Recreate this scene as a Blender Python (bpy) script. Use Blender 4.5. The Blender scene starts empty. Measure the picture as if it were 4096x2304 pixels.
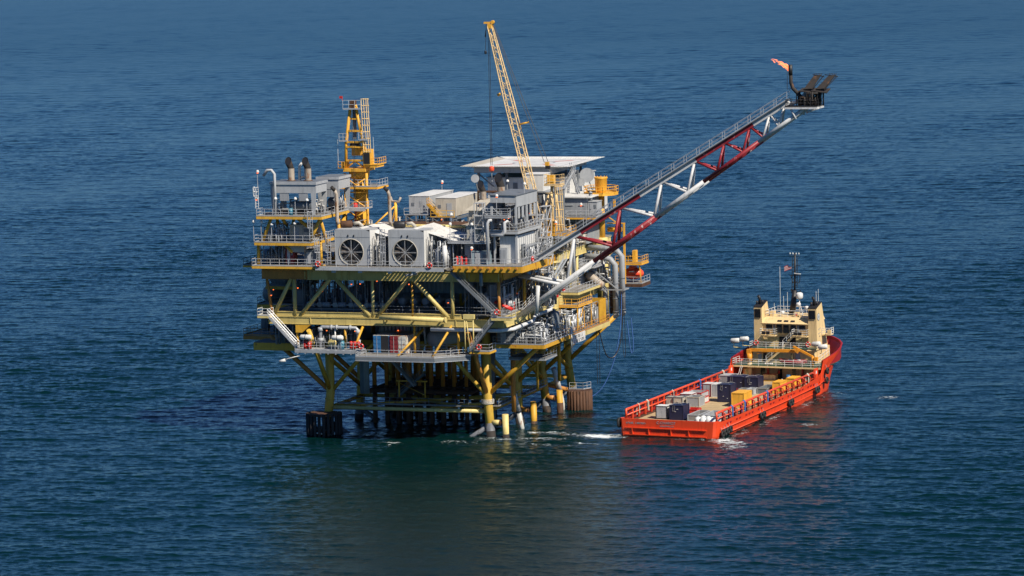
import bpy, math, random
import numpy as np
from mathutils import Matrix, Vector
rnd = random.Random(7)
scene = bpy.context.scene
COL = scene.collection
R = math.radians

# ---------------------------------------------------------------- camera (aerial telephoto view, slight roll)
FPX, CX, CY, CAMH, YH, ROLL = 13800., 2048., 1152., 85., -400., .0238
TH = math.atan((CY-YH)/FPX)
ct, st, cr, sr = math.cos(TH), math.sin(TH), math.cos(ROLL), math.sin(ROLL)
cam = bpy.data.cameras.new('camera'); camo = bpy.data.objects.new('camera', cam); COL.objects.link(camo)
cam.sensor_width = 36; cam.lens = FPX/4096*36; cam.clip_start = 1; cam.clip_end = 90000
rx = Vector((cr, -sr*st, -sr*ct)); up = Vector((sr, cr*st, cr*ct)); bk = Vector((0, -ct, st))
camo.matrix_world = Matrix(((rx.x, up.x, bk.x, 0), (rx.y, up.y, bk.y, 0), (rx.z, up.z, bk.z, CAMH), (0, 0, 0, 1)))
scene.camera = camo

# ---------------------------------------------------------------- light: one sun + sky
PA = R(19.3)                       # heading of the platform's front face
SUN_EL, SUN_PHI = R(46), R(29)     # sun height; how far in front of the platform's right side it stands
_sx, _sy = math.cos(SUN_EL)*math.cos(SUN_PHI), -math.cos(SUN_EL)*math.sin(SUN_PHI)
sun_dir = Vector((_sx*math.cos(PA)+_sy*math.sin(PA), -_sx*math.sin(PA)+_sy*math.cos(PA), math.sin(SUN_EL)))
sl = bpy.data.lights.new('sun', 'SUN'); sl.energy = 5.0; sl.angle = R(.5); sl.color = (1, .91, .78)
so = bpy.data.objects.new('sun', sl); COL.objects.link(so)
so.rotation_euler = sun_dir.to_track_quat('Z', 'Y').to_euler(); so.location = (0, 0, 300)
w = bpy.data.worlds.new('World'); scene.world = w; w.use_nodes = True
wn = w.node_tree; bg = wn.nodes['Background']
sk = wn.nodes.new('ShaderNodeTexSky'); sk.sky_type = 'NISHITA'; sk.sun_disc = False
sk.sun_elevation = SUN_EL; sk.sun_rotation = math.atan2(sun_dir.x, sun_dir.y)
sk.air_density = 1.0; sk.dust_density = 0.0; sk.ozone_density = 3.0
tint = wn.nodes.new('ShaderNodeMix'); tint.data_type = 'RGBA'; tint.blend_type = 'MULTIPLY'; tint.inputs[0].default_value = 1
tint.inputs[7].default_value = (.29, .50, .80, 1)      # a deep clear blue sky
wn.links.new(sk.outputs[0], tint.inputs[6]); wn.links.new(tint.outputs[2], bg.inputs[0]); bg.inputs[1].default_value = .074
scene.view_settings.view_transform = 'Standard'; scene.view_settings.look = 'None'
scene.view_settings.exposure = .35; scene.view_settings.gamma = 1
scene.cycles.max_bounces = 5; scene.cycles.diffuse_bounces = 2; scene.cycles.glossy_bounces = 3

# ---------------------------------------------------------------- surveying: the photo's points on known planes
class Frame:
    def __init__(s, o, ang):
        s.O = o; s.a = R(ang); s.c = math.cos(s.a); s.s = math.sin(s.a)
    def W(s, X, Y, Z=0): return Vector((s.O[0]+X*s.c+Y*s.s, s.O[1]-X*s.s+Y*s.c, Z))
P = Frame((-4.315, 544.832), 19.3)     # platform: X along the front to the right, Y into depth, Z up from the water
S = Frame((31.575, 536.247), 24.5)     # ship: X to starboard (0 = starboard side), Y forward from the transom

# ---------------------------------------------------------------- mesh building
class MB:
    def __init__(s, fr=None): s.v = []; s.f = []; s.sm = []; s.fr = fr
    def add(s, vs, fs, smooth=False):
        n = len(s.v); s.v += [tuple(map(float, v)) for v in vs]
        for f in fs: s.f.append(tuple(n+i for i in f)); s.sm.append(smooth)
        return s
    def box(s, x0, x1, y0, y1, z0, z1):
        v = [(x, y, z) for z in (z0, z1) for y in (y0, y1) for x in (x0, x1)]
        return s.add(v, [(0, 2, 3, 1), (4, 5, 7, 6), (0, 1, 5, 4), (2, 6, 7, 3), (0, 4, 6, 2), (1, 3, 7, 5)])
    def bar(s, p, q, w, h=None, upv=(0, 0, 1)):
        h = h or w; p, q = Vector(p), Vector(q); d = (q-p)
        if d.length < 1e-6: return s
        d.normalize(); u = Vector(upv)
        if abs(d.dot(u)) > .98: u = Vector((0, 1, 0))
        a = d.cross(u).normalized(); b = a.cross(d).normalized(); a *= w/2; b *= h/2
        v = [p-a-b, p+a-b, p+a+b, p-a+b, q-a-b, q+a-b, q+a+b, q-a+b]
        return s.add(v, [(0, 3, 2, 1), (4, 5, 6, 7), (0, 1, 5, 4), (1, 2, 6, 5), (2, 3, 7, 6), (3, 0, 4, 7)])
    def tube(s, p, q, r, r2=None, n=8, cap=True):
        return s.path([p, q], [r, r if r2 is None else r2], n, cap)
    def path(s, pts, r, n=8, cap=True, closed=False):
        pts = [Vector(p) for p in pts]; m = len(pts)
        rs = r if isinstance(r, (list, tuple)) else [r]*m
        vs = []; ref = None
        for i, p in enumerate(pts):
            if closed: t = pts[(i+1) % m]-pts[i-1]
            else: t = (pts[min(i+1, m-1)]-pts[max(i-1, 0)])
            t.normalize()
            if ref is None: ref = Vector((0, 0, 1)) if abs(t.z) < .9 else Vector((1, 0, 0))
            a = t.cross(ref)
            if a.length < 1e-3: a = t.cross(Vector((0, 1, 0)))
            a.normalize(); b = a.cross(t).normalized(); ref = b
            k = 1
            if 0 < i < m-1 and not closed:
                d1 = (pts[i]-pts[i-1]).normalized(); d2 = (pts[i+1]-pts[i]).normalized()
                k = 1/max(.6, math.cos(d1.angle(d2, 0)/2))
            for j in range(n):
                an = 2*math.pi*j/n
                vs.append(p+(a*math.cos(an)*k+b*math.sin(an))*rs[i])
        fs = []
        for i in range(m if closed else m-1):
            for j in range(n):
                k = (j+1) % n; i2 = (i+1) % m
                fs.append((i*n+j, i2*n+j, i2*n+k, i*n+k))
        s.add(vs, fs, n > 5)
        if cap and not closed:
            k0 = len(s.v)-m*n
            s.f.append(tuple(k0+j for j in range(n))); s.sm.append(False)
            s.f.append(tuple(k0+(m-1)*n+j for j in reversed(range(n)))); s.sm.append(False)
        return s
    def lathe(s, c, prof, n=16, axis='z', cap=True, smooth=True):
        vs = []
        for (r, h) in prof:
            for j in range(n):
                a = 2*math.pi*j/n; x, y = r*math.cos(a), r*math.sin(a)
                if axis == 'z': vs.append((c[0]+x, c[1]+y, c[2]+h))
                elif axis == 'y': vs.append((c[0]+x, c[1]+h, c[2]+y))
                else: vs.append((c[0]+h, c[1]+x, c[2]+y))
        m = len(prof); fs = [(i*n+j, i*n+(j+1) % n, (i+1)*n+(j+1) % n, (i+1)*n+j) for i in range(m-1) for j in range(n)]
        s.add(vs, fs, smooth)
        if cap:
            k0 = len(s.v)-m*n
            if prof[0][0] > 1e-4: s.f.append(tuple(k0+j for j in reversed(range(n)))); s.sm.append(False)
            if prof[-1][0] > 1e-4: s.f.append(tuple(k0+(m-1)*n+j for j in range(n))); s.sm.append(False)
        return s
    def vessel(s, p, q, r, n=14):        # cylinder with domed ends, any direction along x, y or z
        p, q = Vector(p), Vector(q); d = (q-p).normalized(); L = (q-p).length
        prof = [(.02, -r*.5), (r*.5, -r*.44), (r*.85, -r*.25), (r, 0), (r, L), (r*.85, L+r*.25), (r*.5, L+r*.44), (.02, L+r*.5)]
        pts = [p+d*h for _, h in prof]
        return s.path(pts, [max(k, .02) for k, _ in prof], n, True)
    def poly(s, pts, z0, z1):            # flat outline (x,y) extruded in z
        n = len(pts); v = [(x, y, z0) for x, y in pts]+[(x, y, z1) for x, y in pts]
        return s.add(v, [tuple(reversed(range(n))), tuple(range(n, 2*n))]+[(i, (i+1) % n, n+(i+1) % n, n+i) for i in range(n)])
    def quad(s, a, b, c, d, t=.06):      # a thick sheet on four corners
        a, b, c, d = map(Vector, (a, b, c, d)); nn = (b-a).cross(d-a).normalized()*t
        return s.add([a, b, c, d, a-nn, b-nn, c-nn, d-nn], [(0, 1, 2, 3), (7, 6, 5, 4), (1, 0, 4, 5), (2, 1, 5, 6), (3, 2, 6, 7), (0, 3, 7, 4)])
    def rail(s, pts, h=1.1, sp=1.6, r=.037, rows=(1, .52), toe=True, posts=True):
        for a, b in zip(pts, pts[1:]):
            a, b = Vector(a), Vector(b); L = (b-a).length; k = max(1, round(L/sp))
            for q in rows: s.tube(a+Vector((0, 0, h*q)), b+Vector((0, 0, h*q)), r, n=4, cap=False)
            if posts:
                for i in range(k+1):
                    p = a.lerp(b, i/k); s.tube(p, p+Vector((0, 0, h)), r*1.05, n=4, cap=False)
            if toe: s.bar(a+Vector((0, 0, .08)), b+Vector((0, 0, .08)), .02, .15)
        return s
    def pieces(s):
        par = list(range(len(s.v)))
        def find(a):
            while par[a] != a: par[a] = par[par[a]]; a = par[a]
            return a
        for f in s.f:
            r = find(f[0])
            for i in f[1:]: par[find(i)] = r
        g = {}
        for f, q in zip(s.f, s.sm): g.setdefault(find(f[0]), []).append((f, q))
        out = []
        for fl in g.values():
            m = MB(); mp = {}
            for f, q in fl:
                for i in f:
                    if i not in mp: mp[i] = len(m.v); m.v.append(s.v[i])
                m.f.append(tuple(mp[i] for i in f)); m.sm.append(q)
            out.append(m)
        return out
    def build(s, name, mat, parent=None, label=None):
        if name in SPLIT and parent is not None:
            ps = s.pieces()
            if 1 < len(ps) <= 90:
                o = None
                for m in ps: o = m._one(name, mat, parent, label)
                return o
        return s._one(name, mat, parent, label)
    def _one(s, name, mat, parent=None, label=None):
        me = bpy.data.meshes.new(name)
        base = parent['_base'] if parent is not None and '_base' in parent else None
        b = Vector(parent['_base']) if base is not None else Vector((0, 0, 0))
        me.from_pydata([(x-b.x, y-b.y, z-b.z) for x, y, z in s.v], [], s.f); me.update()
        if any(s.sm): me.polygons.foreach_set('use_smooth', s.sm)
        me.materials.append(mat)
        o = bpy.data.objects.new(name, me); COL.objects.link(o)
        if parent is not None:
            o.parent = parent; o['_base'] = tuple(b)
        if label: o['label'] = label
        return o

SPLIT = {'post', 'leg', 'column', 'side_hoop', 'rail_stanchion', 'sub_cellar_beam', 'hanging_panel', 'strut', 'door', 'fan_blade', 'guard_bar', 'fin', 'lifting_lug', 'support_column', 'support_strut', 'roof_hatch',
         'gantry_tie', 'boom_cross_beam', 'edge_beam', 'deck_beam', 'inner_girder', 'transom_rib', 'transom_ledge', 'service_platform', 'mast_lamp', 'small_dome', 'exhaust_pipe', 'float', 'screen_panel', 'freeing_port', 'hung_box',
         'seat', 'bolt', 'label_mark', 'web_stiffener', 'lip_bracket', 'side_panel', 'saddle', 'beam', 'pin', 'whip_antenna', 'roof_locker', 'canopy', 'red_ram', 'boom_fitting', 'winch_house', 'fire_pipe', 'white_plate', 'rubbing_strake',
         'pipe_support', 'upper_handrail', 'clamp_ring', 'flange', 'valve', 'bracket', 'stringer', 'stair_stringer', 'louvre', 'edge_girder', 'joist', 'grid_beam', 'conduit', 'antenna', 'hoist_rope', 'edge_line', 'safety_net', 'flap', 'nozzle', 'pedestal_leg', 'deck_ladder'}
ALL = []
def thing(name, label, cat, base, fr=P, group=None):
    o = bpy.data.objects.new(name, None); COL.objects.link(o)
    o.location = fr.W(*base); o.rotation_euler = (0, 0, -fr.a); o.empty_display_size = .5
    o['_base'] = tuple(float(v) for v in base); o['label'] = label; o['category'] = cat
    if group: o['group'] = group
    ALL.append(o)
    return o
def solo(mb, name, label, cat, mat, base, fr=P, group=None):   # a thing that is one mesh
    me = bpy.data.meshes.new(name)
    me.from_pydata([(x-base[0], y-base[1], z-base[2]) for x, y, z in mb.v], [], mb.f); me.update()
    if any(mb.sm): me.polygons.foreach_set('use_smooth', mb.sm)
    me.materials.append(mat)
    o = bpy.data.objects.new(name, me); COL.objects.link(o)
    o.location = fr.W(*base); o.rotation_euler = (0, 0, -fr.a)
    o['_base'] = tuple(float(v) for v in base); o['label'] = label; o['category'] = cat
    if group: o['group'] = group
    return o
def dup(src, base, fr=P, label=None, rz=0, sc=None):
    r = src.copy(); COL.objects.link(r); r.location = fr.W(*base); r.rotation_euler = (0, 0, -fr.a+rz)
    if sc: r.scale = sc
    if label: r['label'] = label
    for ch in src.children:
        c = ch.copy(); COL.objects.link(c); c.parent = r
        for g in ch.children:
            d = g.copy(); COL.objects.link(d); d.parent = c
    return r

# ---------------------------------------------------------------- materials
def mat_new(name):
    m = bpy.data.materials.new(name); m.use_nodes = True
    return m, m.node_tree, m.node_tree.nodes['Principled BSDF']
def paint(name, col, rough=.55, metal=0, rust=.15, rustcol=(.16, .055, .018), var=.25, streak=True, scale=1., corr=None, corrd=.35, alt=None, altk=.5, pan=0):
    """worn paint: tone changes, run-down streaks and rust spots; corr = ribs per metre along 'x' or 'y'; alt = second paint in big patches"""
    m, t, b = mat_new(name); N, L = t.nodes.new, t.links.new
    tc = N('ShaderNodeTexCoord'); oi = N('ShaderNodeObjectInfo')
    ad = N('ShaderNodeVectorMath'); ad.operation = 'ADD'; L(tc.outputs['Object'], ad.inputs[0])
    mu = N('ShaderNodeMath'); mu.operation = 'MULTIPLY'; mu.inputs[1].default_value = 37; L(oi.outputs['Random'], mu.inputs[0]); L(mu.outputs[0], ad.inputs[1])
    def noise(sc, zs=1, det=4):
        mp = N('ShaderNodeMapping'); mp.inputs['Scale'].default_value = (1, 1, zs); L(ad.outputs[0], mp.inputs[0])
        n = N('ShaderNodeTexNoise'); n.inputs['Scale'].default_value = sc*scale; n.inputs['Detail'].default_value = det; n.inputs['Roughness'].default_value = .65
        L(mp.outputs[0], n.inputs['Vector']); return n.outputs['Fac']
    def ramp(src, a, bb):
        r = N('ShaderNodeMapRange'); r.inputs['From Min'].default_value = a; r.inputs['From Max'].default_value = bb; L(src, r.inputs['Value']); return r.outputs[0]
    def mix(f, a, c):
        x = N('ShaderNodeMix'); x.data_type = 'RGBA'
        if isinstance(f, float): x.inputs[0].default_value = f
        else: L(f, x.inputs[0])
        for k, q in ((6, a), (7, c)):
            if isinstance(q, tuple): x.inputs[k].default_value = (*q, 1)
            else: L(q, x.inputs[k])
        return x.outputs[2]
    base = tuple(col); dk = tuple(c*(1-var) for c in col)
    cc = mix(ramp(noise(.35), .3, .7), dk, base)
    if alt: cc = mix(ramp(noise(.16, .35, 3), .5-.02+.5-altk, .5+.02+.5-altk), cc, tuple(alt))
    if pan:
        v = N('ShaderNodeTexVoronoi'); v.distance = 'CHEBYCHEV'; v.inputs['Scale'].default_value = pan; v.inputs['Randomness'].default_value = .3; L(ad.outputs[0], v.inputs[0])
        sp = N('ShaderNodeSeparateColor'); L(v.outputs['Color'], sp.inputs[0])
        cc = mix(ramp(sp.outputs[0], 0, 1), cc, tuple(c*.82 for c in col))
    if streak: cc = mix(ramp(noise(2.2, .12), .52, .8), cc, tuple(c*.55 for c in col))
    if rust > 0:
        cc = mix(ramp(noise(1.3, .45, 8), .72-rust*.42, .78-rust*.3), cc, rustcol)
    L(cc, b.inputs['Base Color']); b.inputs['Roughness'].default_value = rough; b.inputs['Metallic'].default_value = metal
    bp = N('ShaderNodeBump'); bp.inputs['Strength'].default_value = .25; bp.inputs['Distance'].default_value = .02; L(noise(5, 1, 3), bp.inputs['Height'])
    if corr:
        ax, fq = corr; sx = N('ShaderNodeSeparateXYZ'); L(tc.outputs['Object'], sx.inputs[0])
        m1 = N('ShaderNodeMath'); m1.operation = 'MULTIPLY'; m1.inputs[1].default_value = 2*math.pi*fq; L(sx.outputs[ax.upper()], m1.inputs[0])
        m2 = N('ShaderNodeMath'); m2.operation = 'SINE'; L(m1.outputs[0], m2.inputs[0])
        b2 = N('ShaderNodeBump'); b2.inputs['Strength'].default_value = 1; b2.inputs['Distance'].default_value = corrd/fq*.25; L(m2.outputs[0], b2.inputs['Height']); L(bp.outputs[0], b2.inputs['Normal']); L(b2.outputs[0], b.inputs['Normal'])
    else: L(bp.outputs[0], b.inputs['Normal'])
    return m
def emit(name, col, strg):
    m, t, b = mat_new(name); b.inputs['Base Color'].default_value = (*col, 1); b.inputs['Emission Color'].default_value = (*col, 1); b.inputs['Emission Strength'].default_value = strg; return m

M = dict(
 yellow=paint('worn yellow paint', (.74, .42, .045), rust=.28, rustcol=(.30, .10, .02)),
 yorange=paint('yellow paint over orange primer', (.66, .36, .03), rust=.35, rustcol=(.33, .10, .015)),
 orange=paint('orange primer', (.55, .24, .045), rust=.3, rustcol=(.28, .09, .02)),
 girder=paint('pale olive yellow girder paint', (.62, .49, .17), rust=.15, rustcol=(.32, .12, .02), alt=(.40, .30, .09), altk=.35),
 cream=paint('cream yellow paint', (.72, .58, .22), rust=.2, rustcol=(.35, .14, .03)),
 leg=paint('jacket leg paint', (.66, .42, .06), rust=.34, rustcol=(.28, .09, .02), alt=(.48, .24, .03), altk=.35),
 conductor=paint('rusty orange conductor', (.62, .25, .045), rust=.3, rustcol=(.10, .03, .01)),
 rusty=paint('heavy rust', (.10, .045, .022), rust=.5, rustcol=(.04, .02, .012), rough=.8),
 splash=paint('grey splash zone', (.16, .17, .19), rust=.45, rustcol=(.035, .03, .02)),
 grey=paint('grey paint', (.33, .35, .37), rust=.1),
 lgrey=paint('light grey paint', (.44, .46, .475), rust=.13, pan=.22),
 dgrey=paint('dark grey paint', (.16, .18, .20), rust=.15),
 galv=paint('galvanised steel', (.52, .54, .56), rough=.45, metal=.25, rust=.08),
 white=paint('white paint', (.72, .72, .69), rust=.12),
 wcorr=paint('white corrugated sheet', (.78, .77, .72), rust=.22, corr=('y', 2.2)),
 wcorrx=paint('white ribbed sheet', (.78, .77, .72), rust=.1, corr=('x', 2.2)),
 gcorr=paint('grey ribbed wall', (.30, .33, .34), rust=.08, corr=('x', 1.6)),
 gcorry=paint('grey ribbed side wall', (.36, .38, .39), rust=.08, corr=('y', 1.6)),
 bcorr=paint('blue grey ribbed wall', (.20, .27, .31), rust=.06, corr=('x', 1.3)),
 tan=paint('tan paint', (.50, .46, .38), rust=.2),
 grate=paint('deck plating', (.23, .22, .20), rust=.3, rough=.8),
 wood=paint('timber deck', (.50, .37, .20), rust=.2, rustcol=(.22, .14, .07), rough=.8),
 black=paint('black paint', (.02, .02, .022), rust=.05, rough=.5),
 soot=paint('sooty steel', (.03, .025, .022), rust=.35, rustcol=(.12, .06, .03), rough=.8),
 stack=paint('tan stack', (.40, .34, .27), rust=.4, rustcol=(.22, .09, .03)),
 red=paint('red enamel', (.62, .03, .02), rust=.05, rough=.35),
 boomred=paint('faded boom red', (.30, .02, .03), rust=.32, rustcol=(.52, .42, .42), rough=.5),
 boomgrey=paint('pale boom grey', (.62, .63, .63), rust=.12, rustcol=(.34, .35, .36)),
 crane=paint('crane yellow', (.88, .45, .045), rust=.16, rustcol=(.30, .12, .03)),
 cranel=paint('pale crane boom paint', (.90, .64, .30), rust=.15, rustcol=(.40, .22, .08)),
 steel=paint('bare pipe steel', (.38, .38, .37), rough=.4, metal=.4, rust=.2),
 cblue=paint('blue container paint', (.03, .16, .36), rust=.12),
 cred=paint('dark red container paint', (.22, .02, .025), rust=.1),
 cwhite=paint('chipped white container paint', (.62, .62, .56), rust=.45, rustcol=(.26, .09, .03)),
 crust=paint('rusty container roof', (.50, .46, .38), rust=.6, rustcol=(.30, .11, .03)),
 barrel=paint('blue drum', (.08, .30, .42), rust=.03, rough=.4),
 rubber=paint('black rubber', (.014, .014, .014), rust=.05, rustcol=(.05, .045, .04), rough=.7),
 hull=paint('red orange hull paint', (.80, .065, .012), rust=.12, rustcol=(.50, .05, .015), rough=.5, var=.2, pan=.12),
 hulld=paint('dark red bulwark paint', (.34, .012, .012), rust=.06, rough=.5),
 hrail=paint('orange rail paint', (.78, .085, .03), rust=.06, rustcol=(.4, .03, .01), rough=.4, var=.12),
 house=paint('cream deckhouse paint', (.76, .56, .28), rust=.04, var=.08),
 dorange=paint('deck crane orange', (.82, .32, .02), rust=.08),
 gdeck=paint('green deck paint', (.045, .10, .07), rust=.15),
 navy=paint('navy blue crate paint', (.014, .017, .055), rust=.04, rustcol=(.10, .10, .12), rough=.45),
 glass=paint('dark window glass', (.012, .014, .018), rust=0, rough=.12, streak=False),
 rope=paint('pale rope', (.60, .55, .45), rust=0, rough=.9),
 brope=paint('blue rope', (.05, .14, .40), rust=0, rough=.9),
 bag=paint('white bag cloth', (.75, .78, .76), rust=.1, rustcol=(.1, .5, .48), rough=.9),
 mesh=paint('fan mesh', (.11, .095, .085), rust=.3, rustcol=(.2, .17, .14), rough=.6),
 skin=paint('brown skin', (.35, .19, .12), rust=0, streak=False),
 lamp=emit('lit sodium lamp', (1, .17, .03), 1.7), red_lamp=emit('red lamp', (1, .05, .02), 3),
 flame=emit('flare flame', (1, .26, .10), 1.0),
)
# ---------------------------------------------------------------- the sea: one sheet to the horizon, wind waves near, foam by legs and ship
def make_sea():
    rs = np.random.RandomState(5)
    D = [3, 40, 130, 240, 330]; d = 395.
    while d < 3200: D.append(d); d += .235*(d/470)**1.8
    D += [3300, 3700, 4500, 6000, 9000, 16000, 32000, 70000]
    D = np.array(D)
    ta = np.concatenate([[-14, -5, -2.2, -1.1, -.6, -.38, -.27], np.linspace(-.20, .20, 800), [.27, .38, .6, 1.1, 2.2, 5, 14]])
    X = D[:, None]*ta[None, :]; X[0:5] = np.maximum(D[0:5], 395)[:, None]*ta[None, :]
    Y = np.repeat(D[:, None], len(ta), 1)
    sp = np.maximum(np.gradient(D)[:, None]*.75+0*X, np.abs(np.gradient(X, axis=1)))
    Z = np.zeros_like(X); dx = np.zeros_like(X); dy = np.zeros_like(X)
    wind = R(-98)
    for i in range(80):
        lam = .8*(34/.8)**(i/79)*rs.uniform(.9, 1.1)
        a = wind+rs.normal(0, .55 if lam < 3 else .42)
        k = 2*math.pi/lam; kx, ky = k*math.cos(a), k*math.sin(a)
        amp = .0066*lam*(1 if lam < 1.7 else (1.7/lam)**.85)
        fade = np.clip((lam/sp-1.3)/1.0, 0, 1)
        ph = kx*X+ky*Y+rs.uniform(0, 6.28)
        s_, c_ = np.sin(ph), np.cos(ph)
        g = 1+.0*X
        Z += amp*fade*s_; dx += amp*fade*c_*math.cos(a)*.8; dy += amp*fade*c_*math.sin(a)*.8
    # patches of stronger and weaker ripple
    gust = 1+.28*np.sin(X*.021+Y*.009+1)*np.sin(Y*.014-X*.006+2)+.18*np.sin(X*.05-Y*.031)
    Z *= gust; X2 = X+dx; Y2 = Y+dy
    # foam density (per vertex), world blobs: (x, y, rx, ry, strength)
    foam = np.zeros_like(X)
    def blob(p, r1, r2, k, ang=0):
        nonlocal foam
        c, s = math.cos(ang), math.sin(ang); ax = (X-p[0])*c+(Y-p[1])*s; ay = -(X-p[0])*s+(Y-p[1])*c
        foam = np.maximum(foam, k*np.exp(-(ax/r1)**2-(ay/r2)**2))
    for p, r1, r2, k in [(S.W(-18.7, -2.2), 3.2, 1.6, 1), (S.W(-21, -2), 2.2, 1., .8), (S.W(-24, -1.5), 4, 1., .55), (S.W(-29, -.5), 5, .9, .6), (S.W(1.6, -1), 2.0, 2.0, .85), (S.W(3.8, -2.8), 3, 1.5, .7), (S.W(5, -6), 2.5, 2, .55),
                         (S.W(1.3, 6), 1, 6, .5), (S.W(1.6, 20), 1, 8, .45), (S.W(1., 38), 1, 7, .45), (S.W(2, 50), 2, 6, .35), (S.W(-4, -1), 5, .7, .45), (P.W(3, -2), 5, 1, .55), (P.W(9, -.5), 5, 1, .6), (P.W(0, -1.6), 1.6, .8, .6), (P.W(-3, -6), 3, 1, .5), (P.W(-13, -9), 1.5, 1, .75),
                         (P.W(12, -6), 5, .8, .5), (P.W(18, -4), 4, .8, .5), (S.W(12, 50), 1.5, 2, .6), (S.W(9, 18), 2, 1, .5), (S.W(7, -14), 6, 1, .35), (S.W(-10, -3), 6, .8, .3)]:
        blob(p, r1*1.35, r2*1.6, k, -.35)
    n, m = X.shape
    v = np.stack([X2, Y2, Z], -1).reshape(-1, 3)
    idx = np.arange(n*m).reshape(n, m)
    q = np.stack([idx[:-1, :-1], idx[:-1, 1:], idx[1:, 1:], idx[1:, :-1]], -1).reshape(-1, 4)
    me = bpy.data.meshes.new('sea'); me.vertices.add(len(v)); me.vertices.foreach_set('co', v.ravel())
    me.loops.add(q.size); me.loops.foreach_set('vertex_index', q.ravel())
    me.polygons.add(len(q)); me.polygons.foreach_set('loop_start', np.arange(0, q.size, 4)); me.polygons.foreach_set('loop_total', np.full(len(q), 4))
    me.polygons.foreach_set('use_smooth', np.ones(len(q), bool)); me.update(calc_edges=True)
    a2 = me.attributes.new('chop', 'FLOAT', 'POINT'); a2.data.foreach_set('value', np.clip((Y-430)/1700, 0, 1).ravel().astype(np.float32))
    at = me.attributes.new('foam', 'FLOAT', 'POINT'); at.data.foreach_set('value', foam.ravel().astype(np.float32))
    o = bpy.data.objects.new('sea', me); COL.objects.link(o)
    o['kind'] = 'structure'; o['label'] = 'dark blue open sea with small wind waves'
    mt, t, b = mat_new('sea water'); N, L = t.nodes.new, t.links.new
    tc = N('ShaderNodeTexCoord')
    def noise(sc, yx, det=5, ro=.6):
        mp = N('ShaderNodeMapping'); mp.inputs['Scale'].default_value = (1, yx, 1); mp.inputs['Rotation'].default_value = (0, 0, .15); L(tc.outputs['Object'], mp.inputs[0])
        x = N('ShaderNodeTexNoise'); x.inputs['Scale'].default_value = sc; x.inputs['Detail'].default_value = det; x.inputs['Roughness'].default_value = ro; L(mp.outputs[0], x.inputs['Vector']); return x.outputs['Fac']
    n1 = noise(1.5, 1.5, 4, .7); n2 = noise(4.5, 1.4, 3)
    ad = N('ShaderNodeMath'); ad.operation = 'MULTIPLY_ADD'; L(n2, ad.inputs[0]); ad.inputs[1].default_value = .35; L(n1, ad.inputs[2])
    bp = N('ShaderNodeBump'); bp.inputs['Strength'].default_value = 1; bp.inputs['Distance'].default_value = .07; L(ad.outputs[0], bp.inputs['Height'])
    fa = N('ShaderNodeAttribute'); fa.attribute_name = 'foam'
    fn = noise(.75, 2.0, 9, .78)
    s0 = N('ShaderNodeMath'); s0.operation = 'MULTIPLY'; L(fn, s0.inputs[0]); s0.inputs[1].default_value = 1.9
    s1 = N('ShaderNodeMath'); s1.operation = 'MULTIPLY_ADD'; L(fa.outputs['Fac'], s1.inputs[0]); s1.inputs[1].default_value = .62; L(s0.outputs[0], s1.inputs[2])
    mr = N('ShaderNodeMapRange'); mr.inputs['From Min'].default_value = 1.27; mr.inputs['From Max'].default_value = 1.50; L(s1.outputs[0], mr.inputs['Value'])
    cm = N('ShaderNodeMix'); cm.data_type = 'RGBA'; L(mr.outputs[0], cm.inputs[0]); cm.inputs[6].default_value = (.0006, .0130, .0135, 1); cm.inputs[7].default_value = (.75, .80, .80, 1)
    rm = N('ShaderNodeMix'); rm.data_type = 'FLOAT'; L(mr.outputs[0], rm.inputs[0]); ca = N('ShaderNodeAttribute'); ca.attribute_name = 'chop'; cmr = N('ShaderNodeMapRange'); cmr.inputs['To Min'].default_value = .07; cmr.inputs['To Max'].default_value = .23; L(ca.outputs['Fac'], cmr.inputs['Value']); L(cmr.outputs[0], rm.inputs[2]); rm.inputs[3].default_value = .9
    L(cm.outputs[2], b.inputs['Base Color']); L(rm.outputs[0], b.inputs['Roughness']); L(bp.outputs[0], b.inputs['Normal'])
    b.inputs['IOR'].default_value = 1.333; b.inputs['Specular Tint'].default_value = (.28, .90, .94, 1)
    me.materials.append(mt)
    return o
make_sea()
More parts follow.
